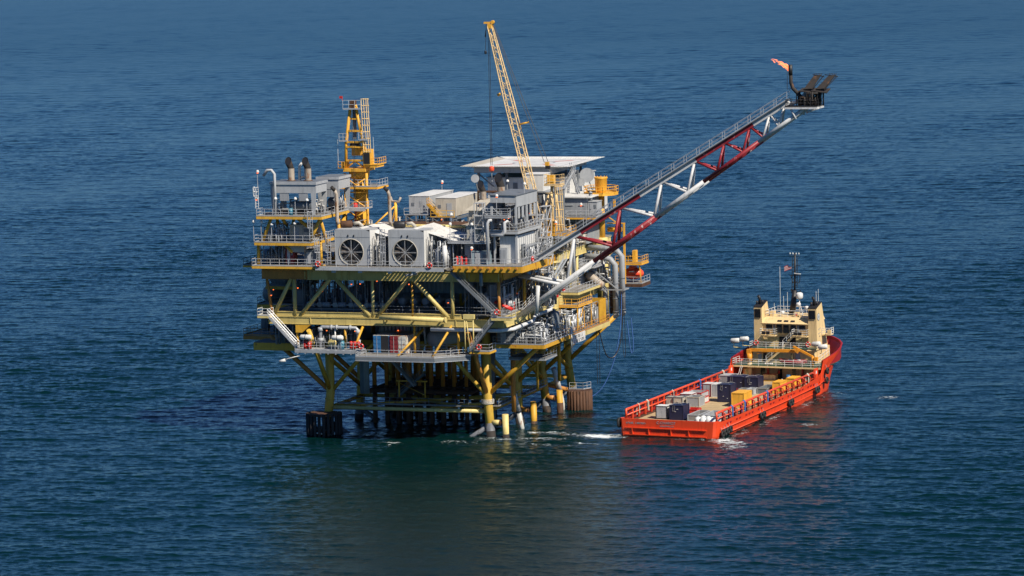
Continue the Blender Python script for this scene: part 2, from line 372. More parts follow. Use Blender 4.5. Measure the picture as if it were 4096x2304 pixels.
# ================================================================ the platform's steel jacket and well conductors
LX = (-27., 0.); LY = (0., 13.7, 27.4, 41.)
t = thing('platform_jacket', 'yellow tubular steel jacket standing in the sea under the platform decks', 'jacket', (-13.5, 20, 0))
for ix, x in enumerate(LX):
    sx = -1 if ix == 0 else 1
    for iy, y in enumerate(LY):
        sy = {0: -1, 3: 1}.get(iy, 0)
        bt = (x+sx*1.1, y+sy*.9, -4)
        o = MB().path([(x, y, 18.5), (x, y, 6.4), bt], [.70, .72, .70], 18).build('leg', M['leg'], t)
        f = lambda z: (x+sx*1.1*(6.4-z)/10.4, y+sy*.9*(6.4-z)/10.4, z)
        MB().tube(f(2.2), f(-3.6), .735, n=18).build('splash_coating', M['splash'], o); MB().tube(f(.95), f(-3.5), .75, n=18).build('wet_band', M['soot'], o)
        MB().path([f(5.4), f(5.25)], .82, 18).build('joint_ring', M['leg'], o)
        # braces that carry the wide decks
        tg = (x+sx*(8.9 if ix else 10.2), y, 14.7 if ix else 15.4); MB().tube((x, y, 6.6), tg, .38, n=12).build('outward_brace', M['yorange' if ix else 'orange'], t)
        if iy in (0, 3): MB().tube((x, y, 6.6), (x, y+sy*8.4, 17.6), .37, n=12).build('outward_brace', M['orange' if ix else 'leg'], t)
        MB().tube((x, y, 6.4), (x-sx*11, y, 18.3), .33, n=12).build('inner_brace', M['leg'], t)
        if iy < 3: MB().tube((x, y, 12), (x, LY[iy+1], 5.6), .36, n=10).build('side_brace', M['yorange'], t); MB().tube((x, LY[iy+1], 15), (x, y+5, 17.9), .3, n=8).build('side_brace', M['leg'], t)
        MB().tube(f(1.9), (x-sx*7.5, y, -3.2), .4, n=12).build('inner_brace', M['splash'], t)
for iy, y in enumerate(LY): MB().tube((-27.3, y, 4), (.3, y, 4), .31, n=10).build('horizontal_brace', M['cream' if iy == 0 else 'leg'], t)
for x in LX:
    for a, b in zip(LY, LY[1:]): MB().tube((x, a, 4), (x, b, 4), .31, n=10).build('horizontal_brace', M['yorange'], t)
for p, q in [((-27, 0, 4.1), (-13.5, 9, 4.1)), ((-13.5, 9, 4.1), (0, 0, 4.1)), ((-13.5, 9, 4.1), (-27, 20, 4.1)), ((-13.5, 9, 4.1), (0, 20, 4.1)), ((-10, 1, 4.1), (-2, 9, 4.1))]:
    MB().tube(p, q, .26, n=8).build('horizontal_brace', M['leg'], t)
# white rings round the near leg
mb = MB()
for k in range(4): mb.path([(.05+.98*math.cos(a), .98*math.sin(a), 5.95-.2*k) for a in [2*math.pi*j/20 for j in range(20)]], .05, 5, closed=True)
mb.build('mooring_ring', M['white'], t)

ORD = ['first', 'second', 'third', 'fourth', 'fifth', 'sixth', 'seventh', 'eighth', 'ninth', 'tenth']
for j, rw in enumerate(('front row', 'second row', 'third row', 'back row')):
    for i in range(9):
        x, y = -23.6+i*2.0+.5*(j % 2)+rnd.uniform(-.15, .15), 11+j*4.2
        r = .30 if (i+j) % 3 else .36
        c = thing('well_conductor', 'rusty orange well conductor pipe, '+ORD[i]+' from the left in the '+rw+' under the decks', 'conductor pipe', (x, y, 0), group='well conductors under the decks')
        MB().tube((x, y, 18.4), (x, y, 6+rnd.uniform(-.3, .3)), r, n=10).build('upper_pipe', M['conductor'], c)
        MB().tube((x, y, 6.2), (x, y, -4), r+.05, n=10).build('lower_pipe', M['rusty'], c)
# conductor guide frame at the water level
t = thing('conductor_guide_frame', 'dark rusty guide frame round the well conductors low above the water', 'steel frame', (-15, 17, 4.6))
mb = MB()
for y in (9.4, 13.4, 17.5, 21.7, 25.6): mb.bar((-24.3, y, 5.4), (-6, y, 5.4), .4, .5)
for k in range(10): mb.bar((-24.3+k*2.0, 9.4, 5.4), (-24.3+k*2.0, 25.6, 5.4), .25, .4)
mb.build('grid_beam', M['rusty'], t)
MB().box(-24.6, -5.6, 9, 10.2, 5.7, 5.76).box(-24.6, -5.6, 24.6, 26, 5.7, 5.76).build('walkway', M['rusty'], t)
t = thing('access_frame', 'thin yellow goal-post frame in the shade beneath the decks', 'steel frame', (-13.5, 6, 6))
mb = MB().tube((-17.4, 6, 5), (-17.4, 6, 7.6), .13, n=6).tube((-12.9, 6, 5), (-12.9, 6, 7.6), .13, n=6)
mb.build('post', M['yellow'], t); MB().bar((-17.9, 6, 7.7), (-12.5, 6, 7.7), .35, .22).build('top_beam', M['yellow'], t); MB().tube((-17.4, 6, 7.4), (-12.9, 6, 5.4), .06, n=5).build('diagonal_brace', M['leg'], t)

# walkways just above the water
t = thing('lower_walkway', 'grey railed walkway low between the front jacket legs', 'walkway', (-13, 1, 4.6))
MB().box(-26, -1.2, .5, 1.8, 4.55, 4.65).box(.1, 1.3, 1.5, 12.5, 4.55, 4.65).box(.1, 1.3, 15, 26, 4.55, 4.65).build('deck_plate', M['grate'], t)
MB().rail([(-26, .5, 4.65), (-1.2, .5, 4.65)], sp=2.2).build('front_handrail', M['dgrey'], t)
MB().rail([(1.3, 1.6, 4.65), (1.3, 12.4, 4.65)], sp=1.5).build('side_handrail', M['grey'], t)
MB().rail([(1.3, 15.2, 4.65), (1.3, 25.8, 4.65)], sp=1.5).build('side_handrail', M['grey'], t)

# mooring bumpers on the right side
lab = ['nearest mooring bumper post, standing in the water right of the front leg', 'middle mooring bumper post with rusty streaks, standing in the water', 'farthest mooring bumper post, orange below, near the corner barge bumper']
for k, y in enumerate((-.5, 13.4, 26.9)):
    t = thing('mooring_bumper', lab[k], 'bumper post', (3.1, y, 0), group='mooring bumpers beside the jacket')
    MB().path([(3.15, y, -3), (3.1, y, 3.7)], .52, 12).build('bumper_post', M['cream' if k == 0 else 'yorange'], t)
    MB().path([(3.16, y, -3), (3.15, y, .55 if k < 2 else 1.6)], .55, 12).build('wet_foot', M['soot' if k < 2 else 'rusty'], t)
    MB().tube((.9, y, 2.35), (2.25, y, 2.35), .42, n=12).build('arm', M['cream' if k == 0 else 'orange'], t)
    MB().tube((2.2, y, 2.35), (2.35, y, 2.35), .5, n=12).build('flange', M['rusty'], t); MB().tube((2.3, y, 2.35), (2.75, y, 2.35), .2, n=8).build('pin', M['orange'], t)
# corner barge bumpers: rings of vertical pipes
def barge_bumper(x, y, ztop, label, arc, mt, r=2.7):
    t = thing('barge_bumper', label, 'barge bumper', (x, y, 0), group='corner barge bumpers')
    for k in range(arc[2]):
        a = R(arc[0]+(arc[1]-arc[0])*k/(arc[2]-1)); px, py = x+r*math.cos(a), y+r*math.sin(a)
        MB().tube((px, py, -3), (px, py, ztop), .27, n=8).build('fender_pipe', mt, t)
    MB().lathe((x, y, ztop-.35), [(r+.1, 0), (r+.1, .25)], 24).build('top_platform', M['rusty'], t)
    MB().lathe((x, y, .6), [(r-.25, 0), (r-.25, .35)], 24).build('lower_ring', M['rusty'], t)
    return t
barge_bumper(-27.2, -2.6, 3.5, 'dark barge bumper ring of rusty pipes round the front left leg', (150, 400, 17), M['soot'])
t = barge_bumper(5.4, 30.6, 3.3, 'rusty barge bumper with railed top at the far right corner', (-160, 60, 15), M['rusty'], 1.9)
MB().rail([(4.2, 28.9, 3.6), (6.6, 28.9, 3.6), (7.4, 30.6, 3.6)], sp=1.2).build('handrail', M['galv'], t)
MB().tube((.6, 28, 4.4), (3.6, 29.6, 3.4), .36, n=10).build('arm', M['orange'], t)
# slanted fender piles at the right side
for k, (y, zt, lb) in enumerate([(6.0, 7.2, 'grey slanted fender pile hanging beside the second jacket leg'), (27.4, 7.3, 'white topped slanted fender pile near the corner barge bumper')]):
    t = thing('fender_pile', lb, 'fender pile', (2.4, y, 0))
    MB().tube((2.0, y, zt), (2.5, y+1.6, 3.0), .46, n=12).build('upper_pipe', M['boomgrey' if k == 0 else 'white'], t)
    MB().tube((2.5, y+1.6, 3.1), (3.1, y+2.8, -2.5), .40, n=12).build('lower_pipe', M['cwhite'], t)
    MB().tube((2.5, y+1.55, 3.2), (2.52, y+1.6, 2.95), .58, n=12).build('collar', M['black'], t)
# risers and caissons at the right side
for k, (x, y, r, z0, mt) in enumerate([(3.2, 3.5, .38, 3.5, 'orange'), (4.4, 12, .22, 5.8, 'yorange'), (-1.6, 20, .55, -3, 'leg'), (4.8, 22, .3, 6, 'yorange'), (-2.5, 9, .6, -3, 'dgrey')]):
    solo(MB().tube((x, y, 15), (x, y, z0), r, n=10), 'riser_pipe', ['orange riser pipe right of the front jacket leg', 'slim yellow riser ending above the side walkway', 'thick yellow riser between the right jacket legs', 'slim orange riser by the far right legs', 'dark grey riser behind the front right leg'][k], 'riser', M[mt], (x, y, z0))
solo(MB().tube((-22.2, 3, 15), (-22.2, 3, 6), .78, n=14), 'pump_caisson', 'dark blue grey caisson hanging right of the front left leg', 'caisson', M['bcorr'], (-22.2, 3, 6))

# ================================================================ deck structure
F = -8.
t = thing('deck_structure', 'yellow trussed deck structure with olive plate girders carrying all modules', 'deck structure', (-14.5, 20, 18.6))
def girder(x0, x1, y, z0, z1, mt, name='front_girder', th=.5):
    MB().box(x0, x1, y-th/2+.05, y+th/2-.05, z0+.08, z1-.08).box(x0, x1, y-th/2-.06, y+th/2+.06, z0, z0+.09).box(x0, x1, y-th/2-.06, y+th/2+.06, z1-.09, z1).build(name, mt, t)
girder(-34.9, -27.05, F, 25.75, 27.3, M['orange'])
girder(-27, -.2, F, 25.7, 27.25, M['girder'])
girder(-.15, 5.7, F, 25.75, 27.2, M['yorange'])
girder(-34.0, 5.9, F, 18.55, 19.75, M['girder'], 'lower_front_girder')
girder(-33.4, -1.2, F+.1, 19.8, 20.55, M['girder'], 'lower_front_girder', .4)
# web stiffeners
mb = MB()
for x in (-27.4, -26.6, -21.2, -19.9, -13.4, -8.6, -6.6, -2.4, .4, 5.3): mb.box(x-.06, x+.06, F-.33, F-.2, 25.8, 27.1)
for x in (-26.7, -14, -2): mb.box(x-.06, x+.06, F-.33, F-.2, 18.65, 19.65)
mb.build('web_stiffener', M['girder'], t)
zt, zb = 25.75, 20.2
def col(px, r, mt, nm='column', px2=None): MB().tube((px, F, zt), (px2 if px2 is not None else px, F, zb-.6), r, n=12).build(nm, mt, t)
col(-29.35, .30, M['girder']); col(-16.0, .24, M['cream']); col(-9.3, .16, M['yorange']); col(-2.55, .30, M['girder']); col(5.2, .24, M['orange']); col(-34.1, .24, M['orange'], px2=-33.3)
for a, b in [(-29.9, -33.0), (-23.2, -28.4), (-22.2, -16.5), (-10.1, -15.3), (-9.0, -3.3)]:
    MB().tube((a, F, zt+.1), (b, F, zb-.2), .33, n=12).build('diagonal_brace', M['girder'], t)
# inner truss line, side and back
for y in (4., 48.):
    MB().bar((-34, y, 26.4), (5, y, 26.4), .5, 1.2).bar((-34, y, 19.4), (5, y, 19.4), .5, 1.2).build('inner_girder', M['yellow'], t)
    for k in range(6):
        x = -32+k*6.6; MB().tube((x, y, 25.8), (x, y, 20), .22, n=8).build('column', M['yellow'], t)
        MB().tube((x, y, 20.2), (x+6.2 if k % 2 else x-1+5, y, 25.6), .17, n=8).build('diagonal_brace', M['yellow'], t)
def sgirder(x, y0, y1, z0, z1, mt, name='side_girder', th=.5):
    MB().box(x-th/2+.05, x+th/2-.05, y0, y1, z0+.08, z1-.08).box(x-th/2-.06, x+th/2+.06, y0, y1, z0, z0+.09).box(x-th/2-.06, x+th/2+.06, y0, y1, z1-.09, z1).build(name, mt, t)
sgirder(5.7, -7.7, 16.5, 26.0, 27.2, M['yorange']); sgirder(5.7, 19.8, 34.6, 26.0, 27.4, M['cream']); sgirder(5.7, 38, 48, 26.0, 27.4, M['cream'])
sgirder(5.9, -7.7, 22, 18.55, 20.3, M['cream']); sgirder(5.9, 22.1, 48, 18.55, 20.3, M['cream'])
sgirder(-34.7, -7.6, 48, 25.8, 27.2, M['orange']); sgirder(-34.0, -7.6, 48, 18.6, 20.4, M['yellow'])
for y in (3, 12, 26, 30, 40, 47.6):
    MB().tube((5.6, y, 26), (5.6, y, 20.3), .27, n=10).build('column', M['yellow' if y < 20 else 'cream'], t)
    MB().tube((-34.2, y, 25.9), (-34.2, y, 20.3), .25, n=10).build('column', M['yellow'], t)
for a, b in ((3, 12), (30, 40)): MB().tube((5.6, a, 20.4), (5.6, b, 25.9), .2, n=8).build('diagonal_brace', M['yellow'], t)
# beams under the main deck and deck plates
mb = MB()
for k in range(11): mb.bar((-34.3+k*3.9, -7.6, 26.9), (-34.3+k*3.9, 47.6, 26.9), .25, .6)
mb.build('deck_beam', M['dgrey'], t)
mb = MB()
for k in range(11): mb.bar((-33.8+k*3.9, -7.6, 19.9), (-33.8+k*3.9, 47.6, 19.9), .25, .6)
mb.build('deck_beam', M['dgrey'], t)
MB().box(-35, 6, -8.3, 48.3, 27.42, 27.6).build('main_deck_plate', M['grate'], t)
MB().box(-33.9, 5.9, -7.7, 48, 20.3, 20.45).build('cellar_deck_plate', M['grate'], t)
MB().box(-33, 3.2, 1.5, 40, 14.7, 14.85).build('sub_cellar_deck_plate', M['grate'], t)
mb = MB()
for k in range(9): mb.bar((-33+k*4.5, 1.5, 14.4), (-33+k*4.5, 40, 14.4), .25, .5)
mb.build('deck_beam', M['dgrey'], t)
MB().bar((-33, 1.5, 14.5), (3.2, 1.5, 14.5), .4, .8).bar((-33, 40, 14.5), (3.2, 40, 14.5), .4, .8).build('sub_cellar_beam', M['yorange'], t)
for x in (-27, 0):
    for y in LY: MB().tube((x, y, 20), (x, y, 14.9), .68, n=14).build('leg_stub', M['leg'], t)
# hangers from the cellar deck to the sub cellar deck
for x, y in [(-29.2, F+.2), (-21, F+.3), (-9.3, F+.5), (-1.9, F+.4), (1.9, 0), (-16, 2), (-33, 3)]:
    MB().tube((x, y, 18.6), (x, y, 14.2), .2, n=8).build('hanger', M['yorange'], t)
# gusset under the front chord by the left column
MB().add([(-29.3, F-.25, 18.55), (-26.6, F-.25, 18.55), (-28.2, F-.25, 17.2), (-29.3, F-.25, 17.2), (-29.3, F+.1, 18.55), (-26.6, F+.1, 18.55), (-28.2, F+.1, 17.2), (-29.3, F+.1, 17.2)], [(0, 1, 2, 3), (7, 6, 5, 4), (0, 4, 5, 1), (1, 5, 6, 2), (2, 6, 7, 3), (3, 7, 4, 0)]).build('gusset_plate', M['yorange'], t)
# handrails of the cellar deck behind the truss
MB().rail([(-33.5, -7.3, 20.45), (5.4, -7.3, 20.45)], sp=2.7, r=.03, toe=False).build('handrail', M['grey'], t)
MB().rail([(5.5, -7.2, 20.45), (5.5, 20, 20.45)], sp=1.6).build('handrail', M['galv'], t)
MB().rail([(-34, -5, 27.6), (-36.4, -5, 27.6)], sp=1.5).build('handrail', M['galv'], t)
# pale pipe lying along the lower girder
t = thing('header_pipe', 'long cream header pipe lying along the front lower girder', 'pipe', (-8, F-1, 19.9))
MB().tube((-14.5, F-1.1, 19.95), (-3.5, F-1.1, 19.75), .38, n=12).build('pipe', M['cream'], t)
MB().tube((-3.5, F-1.1, 19.75), (-3.3, F-1.1, 19.75), .5, n=12).build('end_flange', M['cream'], t)
mb = MB()
for x in (-13.5, -9, -4.5): mb.box(x-.1, x+.1, F-1.5, F-.2, 19.4, 19.6)
mb.build('bracket', M['girder'], t)
solo(MB().path([(-6, F-.9, 18.2), (5.6, F-.9, 18.2), (7.2, F+.6, 18.3), (7.2, 2, 18.4), (7.2, 3.4, 19.2), (7.2, 11, 19.1), (7.2, 12, 20.3), (7.2, 13.2, 20.6)], .3, 10), 'process_pipe', 'white pipe running under the front girder and round the right corner', 'pipe', M['boomgrey'], (0, F-.9, 18.2))

# ---- left side balconies (in shade)
def balcony(x0, x1, y0, y1, z, label, mt='yellow', rail='grey', beam=.5, r=True, name='side_platform', grp=None, plate='grate', sp=1.5):
    t = thing(name, label, 'platform', ((x0+x1)/2, y0, z), group=grp)
    MB().box(x0, x1, y0, y1, z-.08, z).build('deck_plate', M[plate], t)
    MB().bar((x0, y0-.02, z-.1-beam/2), (x1, y0-.02, z-.1-beam/2), .16, beam).bar((x1+.02, y0, z-.1-beam/2), (x1+.02, y1, z-.1-beam/2), .16, beam).bar((x0-.02, y0, z-.1-beam/2), (x0-.02, y1, z-.1-beam/2), .16, beam).bar((x0, y1+.02, z-.1-beam/2), (x1, y1+.02, z-.1-beam/2), .16, beam).build('edge_beam', M[mt], t)
    if r: MB().rail([(x0, y1, z), (x0, y0, z), (x1, y0, z), (x1, y1, z)], sp=sp).build('handrail', M[rail], t)
    return t
balcony(-39.5, -34.3, 4, 14, 23.2, 'upper shaded platform on the left side with a cable reel', rail='dgrey')
balcony(-42, -34.3, 6, 18, 19.9, 'middle shaded platform on the left side holding a round tank', beam=.7, rail='dgrey')
balcony(-44.2, -33.2, 5, 18, 14.8, 'lowest railed platform jutting from the left side', 'orange', beam=.6, rail='orange')
balcony(-38.9, -28.0, -3, 1.5, 14.8, 'yellow trussed side platform under the left corner', beam=1.2, r=False)
balcony(-39, -35, -6, 30, 27.7, 'narrow walkway along the upper left side', rail='dgrey', beam=.3)
def drum(p, q, r, name, label, cat, mt, dome=True, feet=True, n=16, z0=None, base=None):
    t = thing(name, label, cat, base or (p[0], p[1], p[2]-r-.4))
    (MB().vessel(p, q, r, n) if dome else MB().tube(p, q, r, n=n)).build('shell', M[mt], t)
    if feet:
        P_, Q_ = Vector(p), Vector(q)
        if abs((Q_-P_).normalized().z) < .5:
            mb = MB()
            for k in (.2, .8):
                c = P_.lerp(Q_, k); mb.box(c.x-.15, c.x+.15, c.y-r*.7, c.y+r*.7, c.z-r-.4, c.z-r*.6) if abs((Q_-P_).x) > abs((Q_-P_).y) else mb.box(c.x-r*.7, c.x+r*.7, c.y-.15, c.y+.15, c.z-r-.4, c.z-r*.6)
            mb.build('saddle', M['dgrey'], t)
        else:
            MB().tube(Q_+Vector((0, 0, r*.3)), Q_+Vector((0, 0, r*.3+.5)), r*.25, n=8).build('top_nozzle', M[mt], t)
            MB().tube(P_-Vector((0, 0, .6)), P_-Vector((0, 0, 0)), r*.8, n=n).build('skirt', M['dgrey'], t)
        MB().tube(P_.lerp(Q_, .5), P_.lerp(Q_, .5)+Vector((0, 0, r+.3)) if abs((Q_-P_).normalized().z) < .5 else P_.lerp(Q_, .5)+Vector((r+.3, 0, 0)), .14, n=8).build('nozzle', M[mt], t)
    return t
drum((-40.4, 7, 21.5), (-38.0, 12, 21.5), 1.35, 'round_tank', 'blue grey round-ended tank on the middle left platform', 'tank', 'dgrey')
drum((-41.5, 8, 15.8), (-41.5, 8, 18.4), .75, 'vertical_filter', 'upright grey filter vessel on the lowest left platform', 'vessel', 'dgrey')
drum((-37.5, 4.5, 24.8), (-37.5, 5.7, 24.8), 1.7, 'cable_reel', 'large dark cable reel on the upper left platform', 'reel', 'dgrey', dome=False, n=24)
drum((-38.3, 3, 28.9), (-38.3, 3, 25.8), 1.1, 'surge_tank', 'dark round tank hanging at the upper left corner', 'tank', 'dgrey')
drum((-30.5, -3, 21.5), (-30.5, -3, 23.4), 1.3, 'storage_tank', 'dark domed storage tank inside the left bay of the truss', 'tank', 'dgrey')

# ---- lower front platforms (sub cellar level, ahead of the truss)
t = thing('front_walkway', 'grey railed walkway hung low across the front left with brackets below', 'walkway', (-23, -11, 14.9))
MB().box(-28.3, -17, -11.2, -9.2, 14.85, 14.98).build('deck_plate', M['galv'], t)
MB().bar((-28.3, -11.2, 14.6), (-17, -11.2, 14.6), .14, .45).bar((-28.3, -9.2, 14.6), (-17, -9.2, 14.6), .14, .45).build('edge_beam', M['grey'], t)
MB().rail([(-28.3, -9.2, 14.98), (-28.3, -11.2, 14.98), (-17, -11.2, 14.98)], sp=1.25, toe=False).build('handrail', M['galv'], t)
mb = MB()
for k in range(9): x = -27.8+k*1.3; mb.add([(x-.25, -11.25, 14.85), (x+.25, -11.25, 14.85), (x+.1, -11.25, 14.2), (x-.1, -11.25, 14.2), (x-.25, -9.4, 14.85), (x+.25, -9.4, 14.85), (x+.1, -9.4, 14.2), (x-.1, -9.4, 14.2)], [(0, 1, 2, 3), (7, 6, 5, 4), (0, 4, 5, 1), (1, 5, 6, 2), (2, 6, 7, 3), (3, 7, 4, 0)])
mb.build('bracket', M['galv'], t)
t = thing('laydown_platform', 'wide grey laydown platform with two layers of railing under the front truss', 'platform', (-9, -12, 14))
MB().poly([(-17.4, -12.6), (-4.2, -12.6), (.6, -9), (.6, -4), (-17.4, -4)], 14.02, 14.14).build('deck_plate', M['grate'], t)
mb = MB()
for a, b in (((-17.4, -12.6), (-4.2, -12.6)), ((-4.2, -12.6), (.6, -9.0)), ((-17.4, -12.6), (-17.4, -4))): mb.bar((*a, 13.78), (*b, 13.78), .2, .5)
mb.build('edge_beam', M['dgrey'], t)
MB().bar((-17.4, -12.65, 13.5), (-4.2, -12.65, 13.5), .3, .06).bar((-4.2, -12.65, 13.5), (.6, -9.05, 13.5), .3, .06).build('edge_flange', M['galv'], t)
MB().rail([(-17.4, -9, 14.14), (-17.4, -12.6, 14.14), (-4.2, -12.6, 14.14), (.6, -9.1, 14.14)], sp=2.0, rows=(1, .6, .25)).build('handrail', M['galv'], t)
MB().rail([(-10, -5.6, 14.14), (-2.8, -5.6, 14.14), (-2.8, -9, 14.14)], sp=1.7).build('inner_handrail', M['galv'], t)
for p, q, lb in [((-8.2, -6.5, 17.9), (-10.6, -11.9, 14.2), 0), ((-2.6, -7.6, 19.2), (-4.6, -12.3, 14.2), 0), ((-17.6, -8.6, 18.4), (-18.6, -10.6, 14.6), 0)]:
    MB().tube(p, q, .2, n=8).build('support_strut', M['yorange'], t)
t = balcony(.7, 4.0, -9.8, -6.8, 15.0, 'small yellow landing between the low platform and the stairs', 'yellow', 'galv', .3)
t = thing('door_frame', 'tall yellow gate frame standing on the lower right landing', 'frame', (.7, -11, 15))
MB().tube((.1, -10, 15), (.1, -10, 20.1), .1, n=6).tube((1.5, -10, 15), (1.5, -10, 20.1), .1, n=6).tube((.9, -10, 15), (.4, -10, 20), .08, n=6).build('post', M['cream'], t)
MB().box(-.1, 1.7, -10.2, -9.6, 20.1, 20.8).build('head_box', M['cream'], t)

# ---- stairs
def stairs(p, q, w, label, mt='galv', side=(0, 1, 0), n=None, rails=True, name='staircase', dark=None):
    p, q = Vector(p), Vector(q); sd = Vector(side)*w; t = thing(name, label, 'stairs', tuple(p if p.z < q.z else q))
    MB().bar(p, q, .08, .32).bar(p+sd, q+sd, .08, .32).build('stringer', M[dark or mt], t)
    n = n or max(4, int(abs(q.z-p.z)/.23)); mb = MB()
    for k in range(n):
        c = p.lerp(q, (k+.5)/n); d = (q-p); d.z = 0; d = d.normalized()*.14
        mb.quad(c-d, c+d, c+d+sd, c-d+sd, .04)
    mb.build('tread', M[mt], t)
    if rails:
        for s_ in (Vector((0, 0, 0)), sd): MB().rail([p+s_, q+s_], h=1.0, sp=1.9, toe=False).build('handrail', M[mt], t)
    return t
stairs((-33.2, -10.4, 20.1), (-28.3, -10.4, 15.0), 1.0, 'grey stairs descending from the left corner to the front walkway')
stairs((-2.2, -9.4, 27.3), (5.0, -9.4, 20.5), 1.0, 'long stairs, darkened to look shaded, crossing the right bay of the front truss', 'dgrey', dark='dgrey')  # dark grey imitates the shade that falls on these stairs
stairs((5.2, -10.1, 20.3), (.9, -10.1, 15.1), .9, 'short grey stairs from the right corner down to the yellow landing', dark='dgrey')
stairs((-19.8, 1.5, 14.6), (-13.8, 3.5, 7.2), .9, 'dark hanging stairs between the jacket legs', 'dgrey')
stairs((-12.8, 5, 9.0), (-18, 7, 5.0), .9, 'dark stairs down to the water level frame', 'dgrey')
stairs((10.2, 9.2, 27.6), (7.6, 6.4, 22.3), .9, 'steep grey stairs beside the cream pedestal on the right face', side=(.3, 1, 0))
stairs((7.2, 4, 22.2), (7.2, -2.8, 20.6), .8, 'grey ramp stairs down to the right corner landing', side=(1, 0, 0))
t = balcony(-34.9, -33.0, -10.4, -8.4, 20.1, 'small railed landing at the left end of the front girder', 'cream', 'white', .3)
t = balcony(4.6, 8, -10.2, -8.3, 20.4, 'corner landing with railings at the right end of the front girder', 'cream', 'galv', .35)
t = balcony(6.2, 9.2, 4, 9, 22.4, 'small railed stair landing high on the right face', 'grey', 'galv', .25)
# ================================================================ top side modules
def slab(t, x0, x1, y0, y1, z, mt='yellow', beam=.45, plate='grate', edge='edge_beam'):
    MB().box(x0, x1, y0, y1, z-.08, z).build('deck_plate', M[plate], t)
    MB().bar((x0, y0-.02, z-.1-beam/2), (x1, y0-.02, z-.1-beam/2), .18, beam).bar((x1+.02, y0, z-.1-beam/2), (x1+.02, y1, z-.1-beam/2), .18, beam).bar((x0-.02, y0, z-.1-beam/2), (x0-.02, y1, z-.1-beam/2), .18, beam).bar((x0, y1, z-.1-beam/2), (x1, y1, z-.1-beam/2), .18, beam).build(edge, M[mt], t)
def lampost(x, y, z, h, label, lit=True, g='deck lamps on thin poles', arm=True):
    t = thing('deck_lamp', label, 'lamp', (x, y, z), group=g)
    MB().tube((x, y, z), (x, y, z+h), .05, n=5).build('pole', M['galv'], t)
    MB().lathe((x+.1, y-.1, z+h), [(.08, .42), (.2, .32), (.28, .1), (.26, 0)], 10).build('lamp_head', M['white'], t)
    if lit: MB().lathe((x+.1, y-.1, z+h), [(.02, -.16), (.14, -.12), (.2, .0)], 8).build('bulb', M['lamp'], t)
    return t
def pipes(x0, x1, y0, y1, z0, z1, n, seed, mt='steel', rr=(.06, .2), horiz=.5):
    r_ = random.Random(seed); mb = MB()
    for k in range(n):
        x, y = r_.uniform(x0, x1), r_.uniform(y0, y1); r = r_.uniform(*rr)
        if r_.random() < horiz:
            z = r_.uniform(z0+.4, z1); L = r_.uniform(.8, (x1-x0)*.7); xe = min(x1, x+L)
            pts = [(x, y, z0), (x, y, z), (xe, y, z)]
            if r_.random() < .6: pts.append((xe, y, r_.uniform(z0, z)))
            mb.path(pts, r, 6)
            if r_.random() < .6: mb.tube((x, y, z-.5), (x, y, z-.36), r*1.9, n=8)
        else:
            zt = r_.uniform((z0+z1)/2, z1); mb.path([(x, y, z0), (x, y, zt), (x, min(y1, y+r_.uniform(.5, 2)), zt)], r, 6)
            mb.tube((x, y, z0+.8), (x, y, z0+.92), r*1.9, n=8)
            if r_.random() < .5: mb.path([(x+.0+r*2.2*math.cos(a), y-r*1.2, (z0+zt)/2+r*2.2*math.sin(a)) for a in [2*math.pi*j/8 for j in range(8)]], .03, 4, closed=True)
    return mb
def piping(x0, x1, y0, y1, z0, z1, n, label, seed, mt='steel', mt2='galv', cat='pipework', name='pipe_manifold', rr=(.06, .2)):
    t = thing(name, label, cat, ((x0+x1)/2, y0, z0))
    pipes(x0, x1, y0, y1, z0, z1, n, seed, rr=rr).build('pipe_run', M[mt], t)
    pipes(x0, x1, y0, y1, z0, z1, max(2, n//2), seed+99, rr=(.04, .09)).build('small_piping', M[mt2], t)
    mb = MB(); r_ = random.Random(seed+5)
    for k in range(max(2, n//4)):
        x, y, z = r_.uniform(x0, x1), r_.uniform(y0, y1), r_.uniform(z0+.3, z1-.3); mb.lathe((x, y, z), [(.05, -.25), (.2, -.15), (.22, .1), (.1, .3), (.16, .45)], 8)
    mb.build('valve', M['dgrey'], t)
    mb = MB()
    for k in range(3): x = x0+(x1-x0)*(k+.1)/2.4; mb.bar((x, y0, z0), (x, y0, z1), .1, .1).bar((x, y0, z1), (x, y1, z1), .1, .1)
    mb.build('pipe_support', M['grey'], t)
    return t
def pump(x, y, z, label, mt='grey', s=1.):
    t = thing('pump_skid', label, 'pump', (x, y, z))
    MB().box(x-1.1*s, x+1.1*s, y-.5*s, y+.5*s, z, z+.2*s).build('base_frame', M['dgrey'], t)
    MB().tube((x-.9*s, y, z+.65*s), (x+.1*s, y, z+.65*s), .36*s, n=12).tube((x+.1*s, y, z+.65*s), (x+.5*s, y, z+.65*s), .12*s, n=8).build('motor', M[mt], t)
    MB().lathe((x+.8*s, y-.2*s, z+.65*s), [(.3*s, 0), (.42*s, .1*s), (.42*s, .3*s), (.2*s, .45*s)], 12, 'y').tube((x+.8*s, y, z+.7*s), (x+.8*s, y, z+1.6*s), .12*s, n=8).build('pump_casing', M['steel'], t)
    return t
